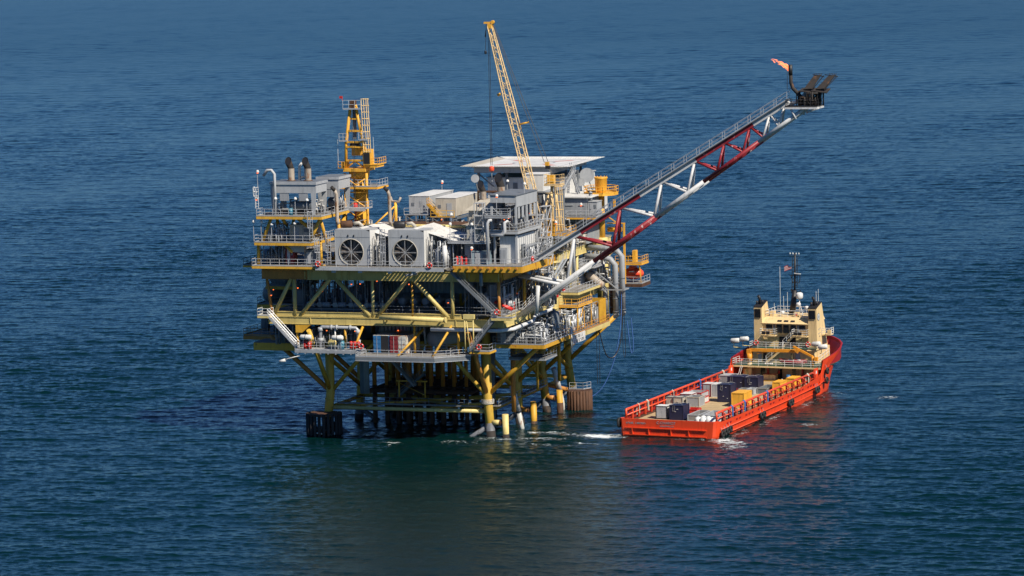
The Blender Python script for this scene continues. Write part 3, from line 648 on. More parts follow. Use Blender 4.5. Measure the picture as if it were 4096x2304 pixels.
def cabinet(x0, x1, y0, y1, z0, z1, label, mt='grey', name='equipment_cabinet', cat='cabinet', door=True, vents=True, grp=None, roof=None):
    t = thing(name, label, cat, ((x0+x1)/2, y0, z0), group=grp)
    MB().box(x0, x1, y0, y1, z0, z1).build('body', M[mt], t)
    MB().box(x0-.08, x1+.08, y0-.08, y1+.08, z1, z1+.1).build('roof', M[roof or mt], t)
    if door:
        o = MB().box(x0+(x1-x0)*.2, x0+(x1-x0)*.2+min(.9, (x1-x0)*.35), y0-.05, y0, z0+.1, min(z1-.2, z0+2.1)).build('door', M['lgrey'], t)
        MB().box(x0+(x1-x0)*.2+.1, x0+(x1-x0)*.2+.16, y0-.1, y0-.05, z0+1, z0+1.2).build('handle', M['black'], o)
    if vents: MB().box(x1-(x1-x0)*.35, x1-(x1-x0)*.1, y0-.04, y0, z1-(z1-z0)*.45, z1-(z1-z0)*.2).build('louvre', M['dgrey'], t)
    return t

# ---- left generator module: three decks
t = thing('left_module_frame', 'three storey yellow module frame at the front left corner', 'module frame', (-30, -4, 27.6))
slab(t, -35.3, -24.3, -11, 2, 28.15, 'yellow', .35)
slab(t, -35.0, -25.3, -10.4, 2.5, 31.85, 'yellow', .4)
slab(t, -34.7, -23.6, -10, 1.6, 36.0, 'yellow', .4)
for p, q in [((-34.2, -9, 31.9), (-32.6, -9, 35.6)), ((-32.4, -7, 31.9), (-32.4, -7, 35.6)), ((-26.0, -9, 31.9), (-24.2, -9, 35.6)), ((-24.2, -9, 35.6), (-24.2, -4.5, 28.5)), ((-24.2, 1.5, 35.6), (-24.2, -3.5, 28.5)), ((-28, -9, 35.5), (-26.2, -5, 32.5)), ((-30.6, -9, 35.4), (-31.6, -5, 34)), ((-24.2, -9, 31.8), (-24.2, -9, 28.1)), ((-24.3, -1, 35.5), (-24.3, -1, 28)), ((-35, -9, 28.2), (-35, -9, 31.6)), ((-35, 2, 28.2), (-33, 2, 35.6)), ((-30.3, -9.2, 31.4), (-29, -9.2, 30.2)), ((-24.2, 1.2, 28), (-24.2, 1.2, 35.5))]:
    MB().tube(p, q, .27, n=8).build('column', M['yorange' if p[0] > -25 else 'yellow'], t)
MB().rail([(-24.3, -11, 28.15), (-35.3, -11, 28.15), (-35.3, 2, 28.15)], sp=1.5).build('lower_handrail', M['galv'], t)
MB().rail([(-25.3, 0, 31.85), (-25.3, -10.4, 31.85), (-35.0, -10.4, 31.85), (-35.0, 2, 31.85)], sp=1.4).build('middle_handrail', M['galv'], t)
MB().rail([(-23.6, 1.5, 36), (-23.6, -10, 36), (-34.7, -10, 36), (-34.7, 1.5, 36)], sp=1.4).build('upper_handrail', M['galv'], t)
MB().box(-29.9, -27, -9.3, -8.2, 30.2, 31.3).build('hung_box', M['tan'], t)
def hood(x0, x1, y0, y1, z0, zf, z1, label, roofmt='dgrey'):
    t = thing('generator_enclosure', label, 'enclosure', ((x0+x1)/2, y0, z0))
    th = .12
    MB().box(x0, x1, y0, y0+th, zf, z1).box(x0, x1, y1-th, y1, zf, z1).box(x0, x0+th, y0+th, y1-th, zf, z1).box(x1-th, x1, y0+th, y1-th, zf, z1).build('fascia', M['lgrey'], t)
    MB().box(x0-.15, x1+.15, y0-.15, y1+.15, z1-.35, z1+.05).build('roof_rim', M['galv'], t)
    MB().box(x0+.1, x1-.1, y0+.1, y1-.1, z1+.06, z1+.12).build('roof_louvre', M[roofmt], t)
    mb = MB()
    for x in (x0, x1-.9):
        for y in (y0, y1-.15): mb.add([(x, y, zf), (x+.9, y, zf), (x+.65, y, z0), (x+.25, y, z0), (x, y+.15, zf), (x+.9, y+.15, zf), (x+.65, y+.15, z0), (x+.25, y+.15, z0)], [(3, 2, 1, 0), (4, 5, 6, 7), (1, 5, 4, 0), (2, 6, 5, 1), (3, 7, 6, 2), (0, 4, 7, 3)])
    mb.build('leg', M['lgrey'], t)
    L = x1-x0
    MB().box(x0+L*.2, x0+L*.2+1.5, y0+.05, y0+.2, zf-1.25, zf-.02).box(x0+L*.62, x0+L*.62+1.5, y0+.05, y0+.2, zf-1.25, zf-.02).build('hanging_panel', M['grey'], t)
    MB().vessel((x0+L*.4, y0+1.6, z0+1.3), (x0+L*.78, y0+1.6, z0+1.3), .75).build('engine', M['dgrey'], t)
    MB().box(x0+.9, x1-.9, y0+1.2, y1-.4, z0, z0+.6).build('skid', M['black'], t)
    return t
hood(-33, -25.2, -8, -3.4, 36.05, 39.5, 41.2, 'big light grey enclosure with tapered legs on the left module')
hood(-27.6, -23.9, -1.6, 3.4, 36.05, 39.6, 41.5, 'smaller light grey enclosure behind the big left one')
pipes(-32, -26, -7.4, -4, 36, 38.5, 16, 3).build('engine_piping', M['steel'], t) if False else None
piping(-32.5, -25.5, -7, -4, 36.05, 38.4, 22, 'tangle of small pipes under the big left enclosure', 31)
piping(-34.6, -31, -8.8, -5, 31.9, 34.6, 24, 'pipes and valves at the left of the middle module deck', 32, mt='galv')
piping(-35, -30.4, -8.5, -4, 28.2, 31.4, 26, 'dark pipework on the lowest left module deck', 33)
piping(-26.8, -24.4, 0, 3, 36.1, 39, 10, 'pipes under the smaller left enclosure', 34)
cabinet(-30.2, -26.4, -7.4, -3.6, 31.9, 34.3, 'tan louvred radiator box on the middle left deck', 'tan', 'radiator_box', 'radiator')
cabinet(-30.4, -29.0, -8.8, -7.2, 28.2, 30.8, 'dull red cabinet on the lowest left module deck', 'cred')
cabinet(-27.4, -25.2, -8.4, -6, 28.2, 30.4, 'dark grey cabinet right of the dull red one', 'dgrey')
def stack(x, y, z0, z1, r, label, ang=0, lean=.5, mt='stack'):
    t = thing('exhaust_stack', label, 'exhaust', (x, y, z0))
    MB().tube((x, y, z0), (x, y, z1), r, n=18, cap=False).build('pipe', M[mt], t)
    MB().tube((x, y, z0), (x, y, z0+.12), r+.2, n=18).build('flange', M['rusty'], t)
    dx, dy = -.45*lean-.1, -1*lean
    # mitred sooty elbow facing the camera side
    c0, c1 = Vector((x, y, z1)), Vector((x+dx*.9, y+dy*.9, z1+r*2.3)); n = 18; vs = []
    for j in range(n):
        a = 2*math.pi*j/n; vs.append(c0+Vector((r*math.cos(a), r*math.sin(a), 0)))
    for j in range(n):
        a = 2*math.pi*j/n; vs.append(c1+Vector((r*math.cos(a), r*math.sin(a)*.45, r*math.sin(a)*1.25)))
    MB().add(vs, [(j, (j+1) % n, n+(j+1) % n, n+j) for j in range(n)], True).build('elbow', M[mt if False else 'soot'], t)
    MB().add([c1+(v-c1)*.97-Vector((dx*.15, dy*.15, .0)) for v in vs[n:]], [tuple(range(n))]).build('black_mouth', M['black'], t)  # flat black disc set in the open mouth
    return t
stack(-30.1, -6.2, 41.3, 43.3, .52, 'left exhaust stack with black mouth on the big left enclosure')
stack(-27.2, -6.2, 41.3, 43.3, .52, 'right exhaust stack with rust streaks on the big left enclosure')
solo(MB().path([(-28.9, -5.6, 41.3), (-28.9, -5.6, 43.6), (-28.5, -5.6, 44.1), (-27.9, -5.6, 44.1), (-27.9, -5.6, 42.0), (-28.6, -5.6, 41.8)], .22, 10), 'vent_loop', 'white looped vent pipe between the two left exhaust stacks', 'pipe', M['white'], (-28.9, -5.6, 41.3))
solo(MB().path([(-33.9, -8.6, 42.3), (-33.2, -8.6, 43.2), (-32.5, -8.6, 43.2), (-32.0, -8.6, 42.6), (-32.0, -8.6, 36.2)], .24, 10), 'vent_pipe', 'tall grey hooked vent pipe in front of the big left enclosure', 'pipe', M['lgrey'], (-32, -8.6, 36.2))
def cage(x, y, z0, z1, label, mt='galv', w=.55, dy=-.7, name='caged_ladder', hoops=None):
    t = thing(name, label, 'ladder', (x, y, z0)); mb = MB()
    mb.tube((x-w/2, y, z0), (x-w/2, y, z1), .045, n=4).tube((x+w/2, y, z0), (x+w/2, y, z1), .045, n=4); mb.build('stile', M[mt], t)
    mb = MB(); n = int((z1-z0)/.45)
    for k in range(n): z = z0+.3+k*.45; mb.tube((x-w/2, y, z), (x+w/2, y, z), .03, n=4)
    mb.build('rung', M[mt], t)
    mb = MB(); zc = z0+2 if z1-z0 > 3 else z0+.8; m = hoops or max(3, int((z1-zc)/1.1)+1)
    pr = [(-w/2, 0), (-w*.8, dy*.5), (-w*.4, dy), (w*.4, dy), (w*.8, dy*.5), (w/2, 0)]
    for k in range(m):
        z = zc+(z1-zc)*k/(m-1); mb.path([(x+a, y+b, z) for a, b in pr], .045, 4)
    for a, b in pr[1:-1]: mb.tube((x+a, y+b, zc), (x+a, y+b, z1), .035, n=4)
    mb.build('safety_cage', M[mt], t)
    return t
cage(-34.6, -9.9, 37.2, 40.6, 'white caged ladder at the outer corner of the top left deck', 'white')
cage(-25.4, -10, 32.2, 36.8, 'caged ladder between the middle and top left decks')
cage(-24.3, -10, 28.3, 32.4, 'caged ladder down to the lowest left deck')
cage(-22.6, -9.6, 28.3, 33.6, 'caged ladder left of the left fan cooler')
cage(-13.4, -9.4, 28.3, 34.0, 'caged ladder between the two fan coolers')
for k, (x, y, z, h, l) in enumerate([(-34.9, -9.5, 36, 2.6, 1), (-34.5, -9.6, 40.6, 2.3, 1), (-28.2, -9.5, 36, 2.6, 0), (-31.6, -9.5, 36, 2.6, 0), (-35.5, -9.5, 31.9, 3, 0), (-34.2, -9.5, 31.9, 3, 0), (-32.4, -9.5, 31.9, 2.6, 0), (-28.4, -9.6, 31.9, 2.8, 0), (-26.2, -9.5, 36, 2.4, 0), (-24.3, -2, 36, 2.2, 1)]):
    lampost(x, y, z, h, ['lamp on a tall pole over the left edge of the top left deck', 'orange beacon lamp high above the outer caged ladder', 'white globe lamp before the engine of the big left enclosure', 'lamp pole left of the blue drum on the top left deck', 'leftmost lamp pole of the middle left deck', 'second lamp pole from the left on the middle left deck', 'third lamp pole from the left on the middle left deck', 'fourth lamp pole on the middle left deck, before the tan radiator', 'lamp near the right corner of the top left deck', 'lamp on the right side railing of the top left deck'][k], lit=bool(l))

# ---- fan coolers
def fan_cooler(x0, label):
    x1, y0, y1, z0, z1 = x0+5.95, -8.5, -4.2, 28.12, 33.75
    t = thing('fan_cooler', label, 'air cooler', ((x0+x1)/2, y0, z0), group='two big white fan coolers')
    cx, cz, r, n = x0+2.72, 30.25, 2.0, 40
    # front sheet with a round opening
    vs = []; fs = []
    rect = []
    for j in range(n):
        a = 2*math.pi*j/n+math.pi/4; c, s = math.cos(a), math.sin(a)
        k = min((x1-cx if c > 0 else cx-x0)/max(abs(c), 1e-6), (z1-cz if s > 0 else cz-z0)/max(abs(s), 1e-6)); rect.append((cx+c*k, y0, cz+s*k)); vs.append((cx+c*r, y0, cz+s*r))
    vs += rect
    for j in range(n): fs.append((j, (j+1) % n, n+(j+1) % n, n+j))
    MB().add(vs, fs).box(x0+.003, x0+.08, y0+.01, y1, z0, z1).box(x1-.08, x1+.0, y0+.01, y1, z0, z1).box(x0, x1, y0, y1, z1, z1+.08).box(x0, x1, y1-.08, y1, z0, z1).box(x0-.05, x0+.05, y0-.04, y0, z0, z1).build('casing', M['lgrey'], t)
    # corner fill (opening sampled on a circle)
    MB().add([(x1, y0, z0), (x1+.5, y1-1, z0), (x1+.5, y1-1, z1-.2), (x1, y0, z1)], [(0, 1, 2, 3)]).box(x1, x1+.5, y1-1, y1, z0, z1-.2).build('sunlit_side_duct', M['white'], t)  # side painted whiter than the casing for the sunlight on it
    MB().path([(cx+r*1.03*math.cos(2*math.pi*j/n), y0-.05, cz+r*1.03*math.sin(2*math.pi*j/n)) for j in range(n)], .07, 6, closed=True).build('fan_ring', M['tan'], t)
    MB().lathe((cx, y0, cz), [(r, .0), (r, .9)], n, 'y', cap=False).build('fan_shroud', M['dgrey'], t)
    MB().lathe((cx, y0+.85, cz), [(r, 0), (r, .06)], n, 'y').build('mesh_screen', M['mesh'], t)
    mb = MB()
    for k in range(10):
        a = 2*math.pi*k/10; d = Vector((math.cos(a), 0, math.sin(a))); e = Vector((-math.sin(a), 0, math.cos(a)))
        c = Vector((cx, y0+.5, cz)); mb.quad(c+d*.3-e*.12, c+d*1.9-e*.32+Vector((0, .1, 0)), c+d*1.9+e*.32-Vector((0, .15, 0)), c+d*.3+e*.12, .03)
    mb.build('fan_blade', M['mesh'], t)
    mb = MB()
    for k in range(4):
        a = math.pi*k/4; d = Vector((math.cos(a), 0, math.sin(a)))*r; c = Vector((cx, y0-.02, cz)); mb.bar(c-d, c+d, .065, .065, (0, 1, 0))
    mb.build('guard_bar', M['lgrey'], t)
    MB().box(x0, x1, y0-.03, y0+.0, 32.6, 32.66).build('seam', M['grey'], t)
    for k in range(2): MB().box(cx-.5+k*1.0-.05, cx-.4+k*1.0, y0-.12, y0, 32.7, 33).build('lifting_lug', M['black'], t)
    MB().tube((x1+.7, y0+.8, z0), (x1+.9, y0+1.2, z1-1), .16, n=8).tube((x1+.35, y0+.4, z0), (x1+.45, y0+.5, z1-1), .1, n=6).build('side_pipe', M['steel'], t)
    return t
fan_cooler(-21.95, 'left white box cooler with a big round fan, above the yellow girder')
fan_cooler(-12.85, 'right white box cooler with a big round fan, next to the railed module')
for x, lb in ((-16.3, 'white corrugated lean-to roof behind the left fan cooler'), (-7.2, 'white corrugated lean-to roof behind the right fan cooler')):
    t = thing('sheet_roof', lb, 'roof', (x, -5, 31), group='corrugated roofs behind the fan coolers')
    MB().quad((x-2.0, -7.0, 34.0), (x+4.9, -7.0, 32.0), (x+4.9, 2.2, 32.0), (x-2.0, 2.2, 34.0), .07).build('corrugated_sheet', M['wcorr'], t)
    mb = MB()
    for y in (-6.5, -2.5, 1.8): mb.tube((x+4.4, y, 27.6), (x+4.4, y, 32.1), .1, n=6)
    mb.build('post', M['galv'], t)
piping(-15.2, -13.6, -8, -4.5, 28, 31.8, 26, 'dark pipes crowded between the two fan coolers', 41)
piping(-6.0, -3.4, -8, -5, 28, 32, 26, 'silver pipes right of the right fan cooler', 42, 'galv')
solo(MB().tube((-3.6, -8.2, 28), (-3.6, -8.2, 31.4), .36, n=14), 'upright_duct', 'tall white upright cylinder right of the fan coolers', 'duct', M['white'], (-3.6, -8.2, 28))
def silencer(x, label, g):
    t = thing('engine_exhaust', label, 'exhaust', (x, -5.5, 34))
    MB().path([(x, -6.1, 34.4), (x-.25, -6.1, 34.9), (x-.3, -6.1, 39.2), (x-.5, -6.3, 39.9)], [.3, .3, .28, .28], 12).build('pipe', M['stack'], t)
    MB().path([(x-.5, -6.3, 39.85), (x-.85, -6.7, 40.4)], .3, 12).build('sooty_tip', M['soot'], t)
    MB().vessel((x+.5, -6, 34.4), (x+1.9, -5.6, 34.4), .58, 16).build('silencer_drum', M['rusty' if g else 'black'], t)
    MB().path([(x+2.3, -5.5, 34.5), (x+3.1, -5.3, 34.6), (x+3.5, -5, 34.1), (x+3.5, -5, 33.6)], .3, 10).build('outlet_elbow', M['tan'], t)
silencer(-22.2, 'rusty exhaust pipe with silencer drum on the left fan cooler', 1); silencer(-13.2, 'rusty exhaust pipe with black silencer drum on the right fan cooler', 0)
t = thing('front_gangway', 'grey railed gangway running in front of the fan coolers', 'walkway', (-13, -10.5, 27.9))
mb = MB().box(-24.3, -13, -11.3, -8.35, 27.94, 28.02)
for k in range(16): mb.box(-12.95+k*.64, -12.53+k*.64, -11.3, -8.35, 27.94, 28.02)
mb.build('deck_grating', M['grate'], t)
MB().bar((-24.3, -11.3, 27.8), (-2.7, -11.3, 27.8), .15, .4).build('edge_beam', M['galv'], t)
MB().rail([(-24.3, -11.3, 28.02), (-2.7, -11.3, 28.02), (-2.7, -9, 28.02)], sp=1.75).build('handrail', M['galv'], t)
mb = MB()
for x in (-21.5, -17, -12, -8): mb.box(x-.08, x+.08, -11.1, -8.4, 27.2, 27.6).box(x-.2, x+.5, -11.0, -10.9, 27.2, 27.6)
mb.build('bracket', M['galv'], t)
def lifebuoy(x, y, z, label, fr=P, nrm='y'):
    mb = MB(); ax = (lambda a: (x+.36*math.cos(a), y, z+.36*math.sin(a))) if nrm == 'y' else (lambda a: (x, y+.36*math.cos(a), z+.36*math.sin(a)))
    t = thing('lifebuoy', label, 'lifebuoy', (x, y, z), fr, group='red lifebuoys hung on the railings')
    mb.path([ax(2*math.pi*j/16) for j in range(16)], .13, 7, closed=True).build('ring', M['red'], t)
    mb = MB()
    for k in range(4):
        a = math.pi/4+k*math.pi/2; p, q = Vector(ax(a-.14)), Vector(ax(a+.14)); mb.tube(p, q, .142, n=7)
    mb.build('white_band', M['white'], t)
    return t
for p, lb in [((-23.8, -11.45, 28.6), 'red lifebuoy at the left end of the fan cooler gangway'), ((-5.0, -11.45, 28.6), 'red lifebuoy right of the right fan cooler'), ((9.85, -5, 29.1), 'red lifebuoy on the right side railing of the grey module'), ((5.6, -10.4, 21.3), 'red lifebuoy on the right corner landing of the front girder'), ((-16.9, -11.35, 15.6), 'red lifebuoy at the right end of the front walkway'), ((2.4, -10.1, 15.7), 'red lifebuoy beside the yellow gate frame'), ((6.2, 21, 21.2), 'red lifebuoy half way along the right face')]:
    lifebuoy(*p, lb, nrm='x' if p[0] > 6.1 else 'y')

# ---- centre: compressor house roof, two portable cabins, boom rest
t = thing('compressor_house', 'low wide house with louvred front and long white pipe behind the fan coolers', 'building', (-11, 2, 27.6))
MB().box(-21, -2.6, 2.6, 10.5, 27.6, 33.0).build('wall', M['gcorr'], t); MB().box(-21.3, -2.3, 2.3, 10.8, 33.0, 33.2).build('roof', M['stack'], t)
mb = MB()
for k in range(44): x = -18+k*.33; mb.box(x, x+.12, 2.32, 2.5, 32.2, 32.95)
mb.build('louvre', M['white'], t); MB().tube((-21, 2.2, 33.5), (-2.6, 2.2, 33.4), .24, n=10).build('roof_pipe', M['cream'], t)
MB().box(-17, -13, 3, 9, 33.2, 33.5).box(-12.2, -6.2, 4, 10, 33.2, 33.45).build('roof_hatch', M['rusty'], t)
def cabin(x0, x1, y0, y1, z0, z1, label, mt, extra=0):
    t = thing('portable_cabin', label, 'cabin', ((x0+x1)/2, y0, z0))
    MB().box(x0, x1, y0, y1, z0, z1).build('wall', M[mt], t); MB().box(x0-.06, x1+.06, y0-.06, y1+.06, z1, z1+.08).build('roof', M['white'], t)
    L = x1-x0
    MB().box(x0+L*.55, x0+L*.55+.9, y0-.05, y0, z0+.1, z0+2.1).build('door', M['lgrey'], t)
    MB().box(x0+L*.12, x0+L*.12+.5, y0-.05, y0, z0+1.3, z0+1.8).build('vent', M['dgrey'], t)
    MB().box(x0-.3, x1+.3, y0-1.6, y0, z0-.15, z0-.06).build('porch', M['dgrey'], t)
    MB().rail([(x0-.3, y0-1.6, z0-.06), (x1+.3, y0-1.6, z0-.06)], sp=1.2).build('handrail', M['yellow' if extra else 'galv'], t)
    mb = MB()
    for x in (x0, (x0+x1)/2, x1):
        for y in (y0-1.5, y0, (y0+y1)/2, y1): mb.bar((x, y, 27.6), (x, y, z0-.15), .22, .22)
    for x in (x0, x1): mb.bar((x, y0-1.5, z0-.35), (x, y1, z0-.35), .2, .4)
    mb.bar((x0, y0-1.5, z0-.2), ((x0+x1)/2, y0-1.5, z0-1.4), .12).build('support_frame', M['dgrey'], t)
    return t
cabin(-17.1, -13.6, 12, 23.5, 34.45, 37.3, 'left white roofed portable cabin raised above the centre of the deck', 'lgrey')
cabin(-12.1, -8.6, 11, 22.4, 34.2, 37.1, 'right tan grey portable cabin with dark side, raised above the deck', 'tan', 1)
stairs((-13.4, 10.4, 36.2), (-10.8, 10.4, 33.6), .9, 'short yellow stairs between the two portable cabins', 'yorange')
t = thing('boom_rest', 'yellow forked post with a slanted strut, behind the fan coolers', 'boom rest', (-15.6, 4, 33.2))
MB().tube((-15.2, 1, 33.2), (-15.2, 1, 37.3), .24, n=10).build('post', M['crane'], t); MB().tube((-15.2, 1, 36.8), (-18.9, -1, 33.2), .13, n=8).tube((-15.2, 1, 36.4), (-17, 3, 33.2), .12, n=8).build('strut', M['crane'], t)
MB().path([(-16.0, 1, 38.2), (-15.8, 1, 37.5), (-14.6, 1, 37.4), (-14.3, 1, 38.1)], .2, 8).build('fork', M['stack'], t)
# tan turbine hood and two stacks
t = thing('turbine_housing', 'tan turbine housing with a hipped hood, left of the grey module', 'turbine housing', (.8, -2, 31.8))
MB().box(-1.3, 3.0, -3, 1.6, 32, 36.5).build('body', M['tan'], t)
MB().add([(-1.8, -3.5, 36.5), (3.4, -3.5, 36.5), (3.4, 2, 36.5), (-1.8, 2, 36.5), (.2, -1.4, 38.1), (1.6, -1.4, 38.1), (1.6, .4, 38.1), (.2, .4, 38.1)], [(0, 1, 5, 4), (1, 2, 6, 5), (2, 3, 7, 6), (3, 0, 4, 7), (4, 5, 6, 7), (3, 2, 1, 0)]).build('hipped_hood', M['tan'], t)
MB().box(.4, 1.4, -2.9, -2.3, 36.9, 37.7).build('inspection_hatch', M['stack'], t)
MB().box(-.3, 2.4, -4.2, -3, 34.2, 35.9).build('intake_box', M['tan'], t); MB().box(-.1, 2.2, -3.4, -3.02, 32.6, 34.1).build('opening', M['black'], t)
stack(.4, -.8, 38, 39.3, .5, 'rusty exhaust stack with black mouth on the tan turbine housing')
stack(2.7, 1.2, 36.5, 39.9, .62, 'taller pale exhaust stack behind the tan turbine housing')
# ---- grey module on the right front corner
t = thing('grey_module_frame', 'tall light grey steel module frame on the right front corner', 'module frame', (3.5, -5, 28))
slab(t, -1.6, 9.7, -9.9, 2.6, 28.45, 'yorange', .9)
mb = MB()
for k in range(10): x = -1.6+k*1.15; mb.box(x, x+.3, -10.3, -9.9, 28.0, 28.25)
mb.build('lip_bracket', M['orange'], t)
MB().rail([(-1.6, -2, 28.45), (-1.6, -9.9, 28.45), (9.7, -9.9, 28.45), (9.7, 2.6, 28.45)], sp=1.45).build('lower_handrail', M['galv'], t)
for p, q in [((7.6, -6, 28.4), (7.6, -6, 37.4)), ((7.6, 4, 28.4), (7.6, 4, 37.4)), ((4.0, -6, 28.4), (4.0, -6, 33.6)), ((7.6, -1, 33.6), (7.6, -1, 37.4)), ((4.2, 4, 33), (4.2, 4, 37.4)), ((3.6, -6, 33.6), (3.6, -6, 37.4))]:
    MB().bar(p, q, .3, .3).build('column', M['lgrey'], t)
slab(t, 2.6, 7.9, -6.3, 4.4, 33.6, 'lgrey', .4)
MB().rail([(2.6, -6.3, 33.6), (7.9, -6.3, 33.6), (7.9, 4.4, 33.6)], sp=1.4).build('middle_handrail', M['galv'], t)
MB().box(7.55, 7.7, -6, 4.2, 37.3, 39.15).box(3.4, 7.5, -6.05, -5.9, 38.0, 39.15).build('fascia', M['lgrey'], t)
MB().quad((3.2, -6.2, 39.3), (7.8, -6.2, 39.2), (7.8, 4.3, 39.2), (3.2, 4.3, 39.3), .12).build('roof', M['dgrey'], t)
mb = MB()
for k in range(5): y = -5+k*1.9; mb.box(7.56, 7.66, y, y+.8, 35.5, 37.2)
mb.build('side_panel', M['lgrey'], t)
MB().tube((3.7, -5.9, 34), (7.4, -5.9, 37.2), .07, n=5).tube((7.4, -5.9, 34), (3.7, -5.9, 37.2), .07, n=5).build('cross_brace', M['grey'], t)
slab(t, 3.0, 6.8, -7.6, -6.2, 36.1, 'grey', .3); MB().rail([(3.0, -6.3, 36.1), (3.0, -7.6, 36.1), (6.8, -7.6, 36.1), (6.8, -6.3, 36.1)], sp=1.3, rows=(1, .6, .3)).build('upper_handrail', M['galv'], t)
t = balcony(-3.4, 3.2, -7.2, -4.2, 31.95, 'railed grey balcony left of the grey module', 'galv', 'galv', .22, sp=1.0)
cabinet(-.6, 2.6, -6.4, -4.6, 32.0, 34.3, 'tan finned cooler box standing on the grey balcony', 'tan', 'cooler_box', 'cooler')
t = thing('white_container_room', 'white ribbed container room inside the grey module', 'container room', (6, -5.5, 28.4))
MB().box(4.7, 7.35, -5.6, 3.6, 28.45, 32.6).build('wall', M['white'], t); MB().box(4.6, 7.45, -5.7, 3.7, 32.6, 32.75).build('roof', M['galv'], t)
MB().box(5.0, 6.2, -6.6, -5.62, 28.45, 31.0).build('porch', M['lgrey'], t); MB().box(5.2, 6.0, -6.66, -6.6, 28.5, 30.7).build('door', M['grey'], t)
mb = MB()
for k in range(9): y = -5.2+k*1.0; mb.box(7.35, 7.42, y, y+.2, 28.6, 32.4)
mb.build('rib', M['lgrey'], t); MB().box(7.36, 7.6, -3.3, -1.9, 29.3, 31.2).build('wall_cabinet', M['dgrey'], t)
cabinet(.6, 3.4, -7.4, -5.8, 28.4, 30.4, 'blue grey cabinet on the lower deck of the grey module', 'bcorr')
cabinet(-1.2, .4, -5.6, -4, 28.4, 31.5, 'shaded grey cabinet beneath the grey balcony', 'grey')
piping(3.2, 7.2, -5.4, 2, 33.65, 37, 34, 'dense pipes and engine parts in the upper grey module', 51)
piping(-1.8, 3.6, -4.4, 0, 28.4, 31.6, 24, 'shaded pipes behind the cabinets of the grey module', 52)
piping(7.9, 9.0, -4, 2.2, 28.4, 31, 14, 'silver pipes on the right walkway of the grey module', 53, 'galv')
solo(MB().path([(3.55, -8.0, 29), (3.55, -8.0, 34.9), (3.9, -8.0, 35.4), (4.2, -7.8, 35.4)], .26, 10), 'white_pipe', 'white upright pipe in front of the grey module', 'pipe', M['boomgrey'], (3.55, -8, 29))
solo(MB().path([(3.9, -7.4, 33.0), (5.9, -7.4, 33.1), (6.2, -7.4, 33.6), (6.2, -7.4, 35), (6.7, -7.2, 35.4)], .26, 10), 'bent_pipe', 'white bent pipe before the middle deck of the grey module', 'pipe', M['boomgrey'], (4, -7.4, 33))
def extinguisher(x, y, z, label, g):
    t = thing('fire_extinguisher', label, 'fire extinguisher', (x, y, z), group=g)
    MB().lathe((x, y, z), [(.2, 0), (.22, .1), (.22, 1.1), (.1, 1.35)], 10).build('cylinder', M['red'], t); MB().lathe((x, y, z), [(.07, 1.35), (.09, 1.5)], 6).build('valve', M['black'], t)
for k in range(3): extinguisher(-1.6+k*.75, -8.1, 28.4, ['leftmost', 'middle', 'rightmost'][k]+' of three red extinguisher bottles behind the grey module railing', 'three red extinguisher bottles')
for k in range(4): extinguisher(6.6, 14+k*.8, 20.5, ['first', 'second', 'third', 'fourth'][k]+' from the left of four red bottles behind the right face railing', 'four red bottles on the right face')
for k in range(2): extinguisher(4.4+k*.7, -3.0+k*2, 20.5, ['left', 'right'][k]+' of two red bottles behind the white process pipe', 'two red bottles by the corner')
for k, (x, y, z, h, l) in enumerate([(1.0, -8.6, 28.35, 2.6, 1), (-3.0, -7.2, 31.95, 2.6, 0), (.6, -7.2, 31.95, 2.6, 0), (5, -7.6, 36.1, 3, 1), (-5.8, 1, 33.5, 1.8, 0), (7.7, -2, 39.2, 1.3, 0)]):
    lampost(x, y, z, h, ['lit lamp on a pole before the blue grey cabinet', 'lamp at the left end of the grey balcony', 'lamp pole before the tan cooler box', 'lamp pole above the upper grey module platform', 'lamp over the louvred house behind the fan coolers', 'small lamp on the roof of the grey module'][k], lit=bool(l))

# ---- inside the truss (cellar deck) and below: shaded equipment
solo(MB().box(-18.6, -2.9, 2.6, 2.8, 22.6, 26.2), 'wind_wall', 'blue grey ribbed wind wall behind the truss diagonals', 'wall', M['bcorr'], (-10, 2.6, 22.6))
solo(MB().box(-2.8, 2.6, 3.4, 3.6, 23, 26.2), 'screen_wall', 'dark flat wall right of the ribbed wind wall', 'wall', M['dgrey'], (0, 3.4, 23))
NB = ['first', 'second', 'third', 'fourth', 'fifth', 'sixth', 'seventh', 'eighth', 'ninth', 'tenth']
for k in range(6): drum((-15.6+k*2.0, -1.6, 21.7), (-15.6+k*2.0, .8, 21.7), .62, 'small_tank', NB[k]+' from the left in the row of small round tanks under the wind wall', 'tank', 'grey')
for k in range(5): pump(-27.5+k*2.7, -4.6, 20.5, NB[k]+' pump from the left behind the handrail of the left truss bays', 'grey', 1.25)
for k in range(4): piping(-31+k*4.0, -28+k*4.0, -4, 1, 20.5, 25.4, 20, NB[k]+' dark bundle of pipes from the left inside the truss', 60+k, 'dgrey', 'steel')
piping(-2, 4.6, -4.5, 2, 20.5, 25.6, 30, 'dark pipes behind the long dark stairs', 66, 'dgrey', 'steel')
for k, (z0, z1) in enumerate(((23.4, 24.9), (20.9, 22.6))): drum((3.0, -5, z0), (3.0, -5, z1), .78, 'round_vessel', ['upper', 'lower'][k]+' of two shaded round vessels left of the orange corner post', 'vessel', 'dgrey', n=18)
solo(MB().tube((2.6, -8.9, 28), (2.6, -8.9, 25.2), .28, n=10), 'drain_pipe', 'blue grey drain pipe hanging over the orange girder', 'pipe', M['bcorr'], (2.6, -8.9, 25.2))
solo(MB().tube((-9.9, -9.5, 26.75), (-8.2, -8.4, 26.9), .2, n=10), 'floodlight_tube', 'small grey tubular floodlight on the front girder', 'floodlight', M['grey'], (-9.9, -9.5, 26.7))
